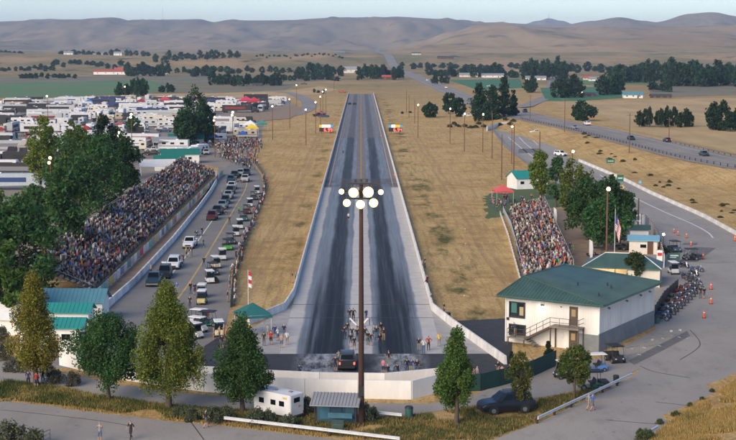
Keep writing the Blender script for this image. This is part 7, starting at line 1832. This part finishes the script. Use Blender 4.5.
for px, py, c, kd in ((335.5, 371.5, 'black', 'hips'), (388.6, 366, 'black', 'stand'), (299, 374, 'navy', 'crouch'), (388, 374.5, 'black', 'crouch'), (398, 374, 'black', 'crouch'), (407, 374, 'black', 'lean'), (417, 374, 'black', 'stand'), (383.2, 374, 'pink', 'stand'), (411, 375, 'navy', 'lean'), (339, 366, 'grey', 'lean')):
    person_px(px, py, rnd.uniform(-.5, .5), f"person in a {c} shirt {'crouching' if kd == 'crouch' else 'standing' if kd in ('stand', 'hips') else 'leaning'} at the end of the burnout box", 'crew on the burnout box', kd, None, c, .04)
for px, py, c, kd in ((418.7, 351, 'black', 'fold'), (423.5, 353, 'white', 'stand'), (428.6, 350.5, 'red', 'hips'), (439, 346.5, 'yellow', 'stand')): person_px(px, py, rnd.uniform(-.5, .5), f"person in a {c} top watching on the concrete beside the flaring wall", None, kd, False, c, .03)
for px, py, c in ((278, 341, 'white'), (281.5, 348, 'tan'), (284, 337, 'black'), (271, 345, 'red'), (275, 338, 'navy'), (268, 339, 'grey'), (287, 345, 'white'), (264, 346, 'black')): person_px(px, py, rnd.uniform(-.8, .8), f"person in a {c} shirt gathered beside the teal canopy tent", 'people beside the teal tent', rnd.choice(['stand', 'fold', 'hips']), None, c, .03)
for px, py, c, kd in ((292.5, 283, 'black', 'stand'), (295.5, 282, 'grey', 'phone'), (425, 268, 'black', 'stand'), (422.5, 271, 'tan', 'stand'), (427, 287, 'maroon', 'stand'), (431.5, 305, 'navy', 'fold'), (444, 314.5, 'black', 'stand'), (427, 289.5, 'black', 'lean')): person_px(px, py, rnd.uniform(-.5, .5) + (R(-90) if px < 361 else R(90)), f"person in a {c} top standing in the grass behind the strip wall", 'people behind the strip walls', kd, None, c)
for px, py, c, kd in ((348.6, 221, 'white', 'walk'), (343, 155, 'black', 'walk')): person_px(px, py, R(180 if px > 345 else 0), f"lone person in a {c} shirt walking on the strip", None, kd, True, c, .03)
for px, py, c, kd in ((455, 376, 'black', 'stand'), (470, 383, 'red', 'fold'), (474, 384, 'pink', 'stand'), (477, 382, 'grey', 'stand'), (502, 381, 'pink', 'stand'), (498, 376, 'black', 'hips'), (460, 380, 'white', 'stand'), (466, 377, 'navy', 'stand'), (526, 374, 'white', 'stand'), (530, 371, 'tan', 'stand')): person_px(px, py, rnd.uniform(-1, 1), f"person in a {c} top near the green screened fence", 'people near the screened fence', kd, None, c)
# on the tower stairs
q = Matrix.Rotation(BRZ, 3, 'Z') @ Vector((1.6, -.9, 0)); person(BO.x + q.x, BO.y + q.y, R(40), 'person in a navy shirt on the lower landing of the tower stairs', None, 'lean', False, 'navy', .93)
# return road
RR = 'people walking on the return road'
for px, py, c, kd in ((177, 294, 'blue', 'stand'), (190.5, 294, 'black', 'stand'), (194.8, 295, 'navy', 'stand'), (204, 267, 'black', 'walk'), (203.5, 248, 'black', 'walk'), (189.5, 258, 'black', 'stand'), (186.5, 257, 'yellow', 'stand'), (192, 256.5, 'black', 'hips'), (183.5, 264, 'black', 'lean'), (151, 275, 'tan', 'stand'), (202, 236, 'black', 'stand'), (229.5, 224.5, 'black', 'stand'), (190, 308, 'black', 'stand'), (239, 214, 'green', 'hips'), (226, 215, 'black', 'stand'), (236, 184, 'black', 'stand'), (241, 185.5, 'black', 'stand'), (222, 196, 'grey', 'stand'), (233, 197, 'black', 'stand'), (246, 181.5, 'maroon', 'stand'), (224, 338, 'tan', 'fold'), (222, 349, 'black', 'stand'), (226.5, 343, 'orange', 'stand'), (214, 341, 'grey', 'stand'), (219.5, 340, 'tan', 'hips'), (208, 322, 'red', 'sit')):
    person_px(px, py, rnd.uniform(0, 6.28), f"person in a {c} shirt on the return road among the carts and trucks", RR, 'stand' if kd == 'sit' else kd, None, c, .013)
fl = [(-17.0, 188), (-18.6, 212), (-19.9, 250), (-21.2, 300), (-22.5, 345), (-25.5, 378)]
FP = resample(fl, 2.3)
for i, p in enumerate(FP):
    if rnd.random() < .18: continue
    c = rnd.choice(CN); person(p.x + rnd.uniform(-1.1, .2), p.y + rnd.uniform(-.5, .5), R(-90) + rnd.uniform(-.7, .7), f"spectator in a {c} shirt standing along the infield fence", 'spectators along the infield fence', rnd.choice(['stand', 'fold', 'hips', 'phone', 'lean']), None, c)
for px, py, c in ((700.3, 298.5, 'black'), (704, 299, 'black')): person_px(px, py, R(20), 'person in black standing between the motorcycles and orange cones', 'pair beside the motorcycles', 'stand', px > 702, c)
for i in range(20):
    px, py = rnd.uniform(490, 510), rnd.uniform(200, 212); c = rnd.choice(CN); person_px(px, py, rnd.uniform(0, 6.28), f"person in a {c} shirt gathered on the lawn by the red tent", 'people on the lawn by the red tent', rnd.choice(['stand', 'fold', 'crouch', 'hips']), None, c)
for i in range(14):
    px, py = rnd.uniform(512, 550), rnd.uniform(190, 205); c = rnd.choice(CN); person_px(px, py, rnd.uniform(0, 6.28), f"person in a {c} shirt on the lawn before the teal roofed house", 'people on the lawn by the house', rnd.choice(['stand', 'crouch', 'crouch']), None, c)
for i in range(10):
    px, py = rnd.uniform(586, 612), rnd.uniform(262, 274); c = rnd.choice(CN); person_px(px, py, rnd.uniform(0, 6.28), f"person in a {c} shirt standing at the lit pavilion", 'people at the pavilion', 'stand', None, c)
for px, py, c in ((566.5, 253, 'black'), (573, 255, 'green'), (570, 252, 'navy')): person_px(px, py, rnd.uniform(0, 6), f"person in a {c} shirt beside the angled grandstand", 'people beside the angled grandstand', 'stand', None, c)
# the long grandstand
spots = []; ry = R(.6)
for r_ in range(GS1['rows']):
    y = .3
    while y < GS1['length'] - .4:
        d = rnd.uniform(.46, .62) + (.4 if rnd.random() < .08 else 0); y += d
        if r_ < 2 and rnd.random() < .12: continue
        if y % 23.2 > 22.1 and rnd.random() < .85: continue
        if rnd.random() < .03: y += rnd.uniform(.5, 1.4)
        x = -r_ * GS1['pitch'] + rnd.uniform(-.24, .24); up = rnd.random() < .16
        spots.append((GS1['x'] + x * math.cos(ry) - y * math.sin(ry) + (.35 if up else 0), GS1['y'] + x * math.sin(ry) + y * math.cos(ry), GS1['z0'] + r_ * GS1['rise'] + .02 + (0 if up else rnd.uniform(0, .08)), R(-90) + rnd.uniform(-.5, .5), 'stand' if up else 'sit'))
spots.sort(key=lambda s: s[1])
NI = 75
for s in spots[:NI]:
    c = rnd.choice(CN); person(s[0], s[1], s[3], f"{'standing' if s[4] == 'stand' else 'seated'} spectator in a {c} shirt{' and shorts' if (sh_ := rnd.random() < .45) else ''} in the packed long grandstand", 'spectators in the long grandstand', s[4], sh_, c, s[2])
crowd('crowd', spots[NI:], 'dense crowd filling the long grandstand beside the return road', 5)
# the angled grandstand
sp2 = []; L2 = GS2L; ca, sa = math.cos(GS2rz), math.sin(GS2rz)
for r_ in range(10):
    y = .3
    while y < L2 - .4:
        d = rnd.uniform(.48, .64) + (.8 if rnd.random() < .05 else 0); y += d
        if y % 15 > 14 and rnd.random() < .9: continue
        x = -r_ * .70 + rnd.uniform(-.22, .22); up = rnd.random() < .12
        sp2.append((o2.x + x * ca - y * sa, o2.y + x * sa + y * ca, .37 + r_ * .19, GS2rz - R(90) + rnd.uniform(-.5, .5), 'stand' if up else 'sit'))
sp2.sort(key=lambda s: s[1])
NJ = 25
for s in sp2[:NJ]:
    c = rnd.choice(CN); sh_ = rnd.random() < .45; person(s[0], s[1], s[3], f"{'standing' if s[4] == 'stand' else 'seated'} spectator in a {c} shirt{' and shorts' if sh_ else ''} in the angled grandstand", 'spectators in the angled grandstand', s[4], sh_, c, s[2])
crowd('crowd', sp2[NJ:], 'dense crowd filling the angled grandstand beside the lawn', 6)
# people standing beyond the far end of the long grandstand
sp3 = []
for i in range(420):
    px, py = rnd.uniform(216, 260), rnd.uniform(145, 174)
    if py > 168 and px < 240: continue
    if px < 216 + (py - 146) * .2: continue
    if py > 176 - (266 - px) * .35 or px > 254 + 6 * math.sin(py): continue
    g = G(px, py); sp3.append((g.x, g.y, .02, R(-90) + rnd.uniform(-.9, .9), 'stand'))
for i in range(160):
    px, py = rnd.uniform(214, 262), rnd.uniform(141, 150); g = G(px, py); sp3.append((g.x, g.y, .02, rnd.uniform(0, 6), 'stand'))
crowd('crowd', sp3, 'crowd standing beyond the far end of the long grandstand', 7)
sp4 = []
for i in range(90):
    g = G(rnd.uniform(30, 56), rnd.uniform(156, 166)); sp4.append((g.x, g.y, .02, rnd.uniform(0, 6), 'stand'))
crowd('crowd', sp4, 'crowd strolling beside the grey awning in the pit lot', 8)

# ---------------------------------------------------------------- haze
HZ = bpy.data.materials.new('haze_air'); HZ.use_nodes = True
n = HZ.node_tree.nodes; n.remove(n['Principled BSDF'])
pvn = n.new('ShaderNodeVolumePrincipled'); pvn.inputs['Color'].default_value = (0.50, 0.70, 1.0, 1); pvn.inputs['Density'].default_value = 0.000065; pvn.inputs['Anisotropy'].default_value = 0.0
HZ.node_tree.links.new(pvn.outputs[0], n['Material Output'].inputs['Volume']); MATS['haze'] = HZ
hb = MB().box(0, 7200, 195, 26000, 21600, 400); hz = hb.build('haze', 'haze'); hz['kind'] = 'stuff'; tag(hz, 'thin blue evening haze over the whole valley', 'haze')
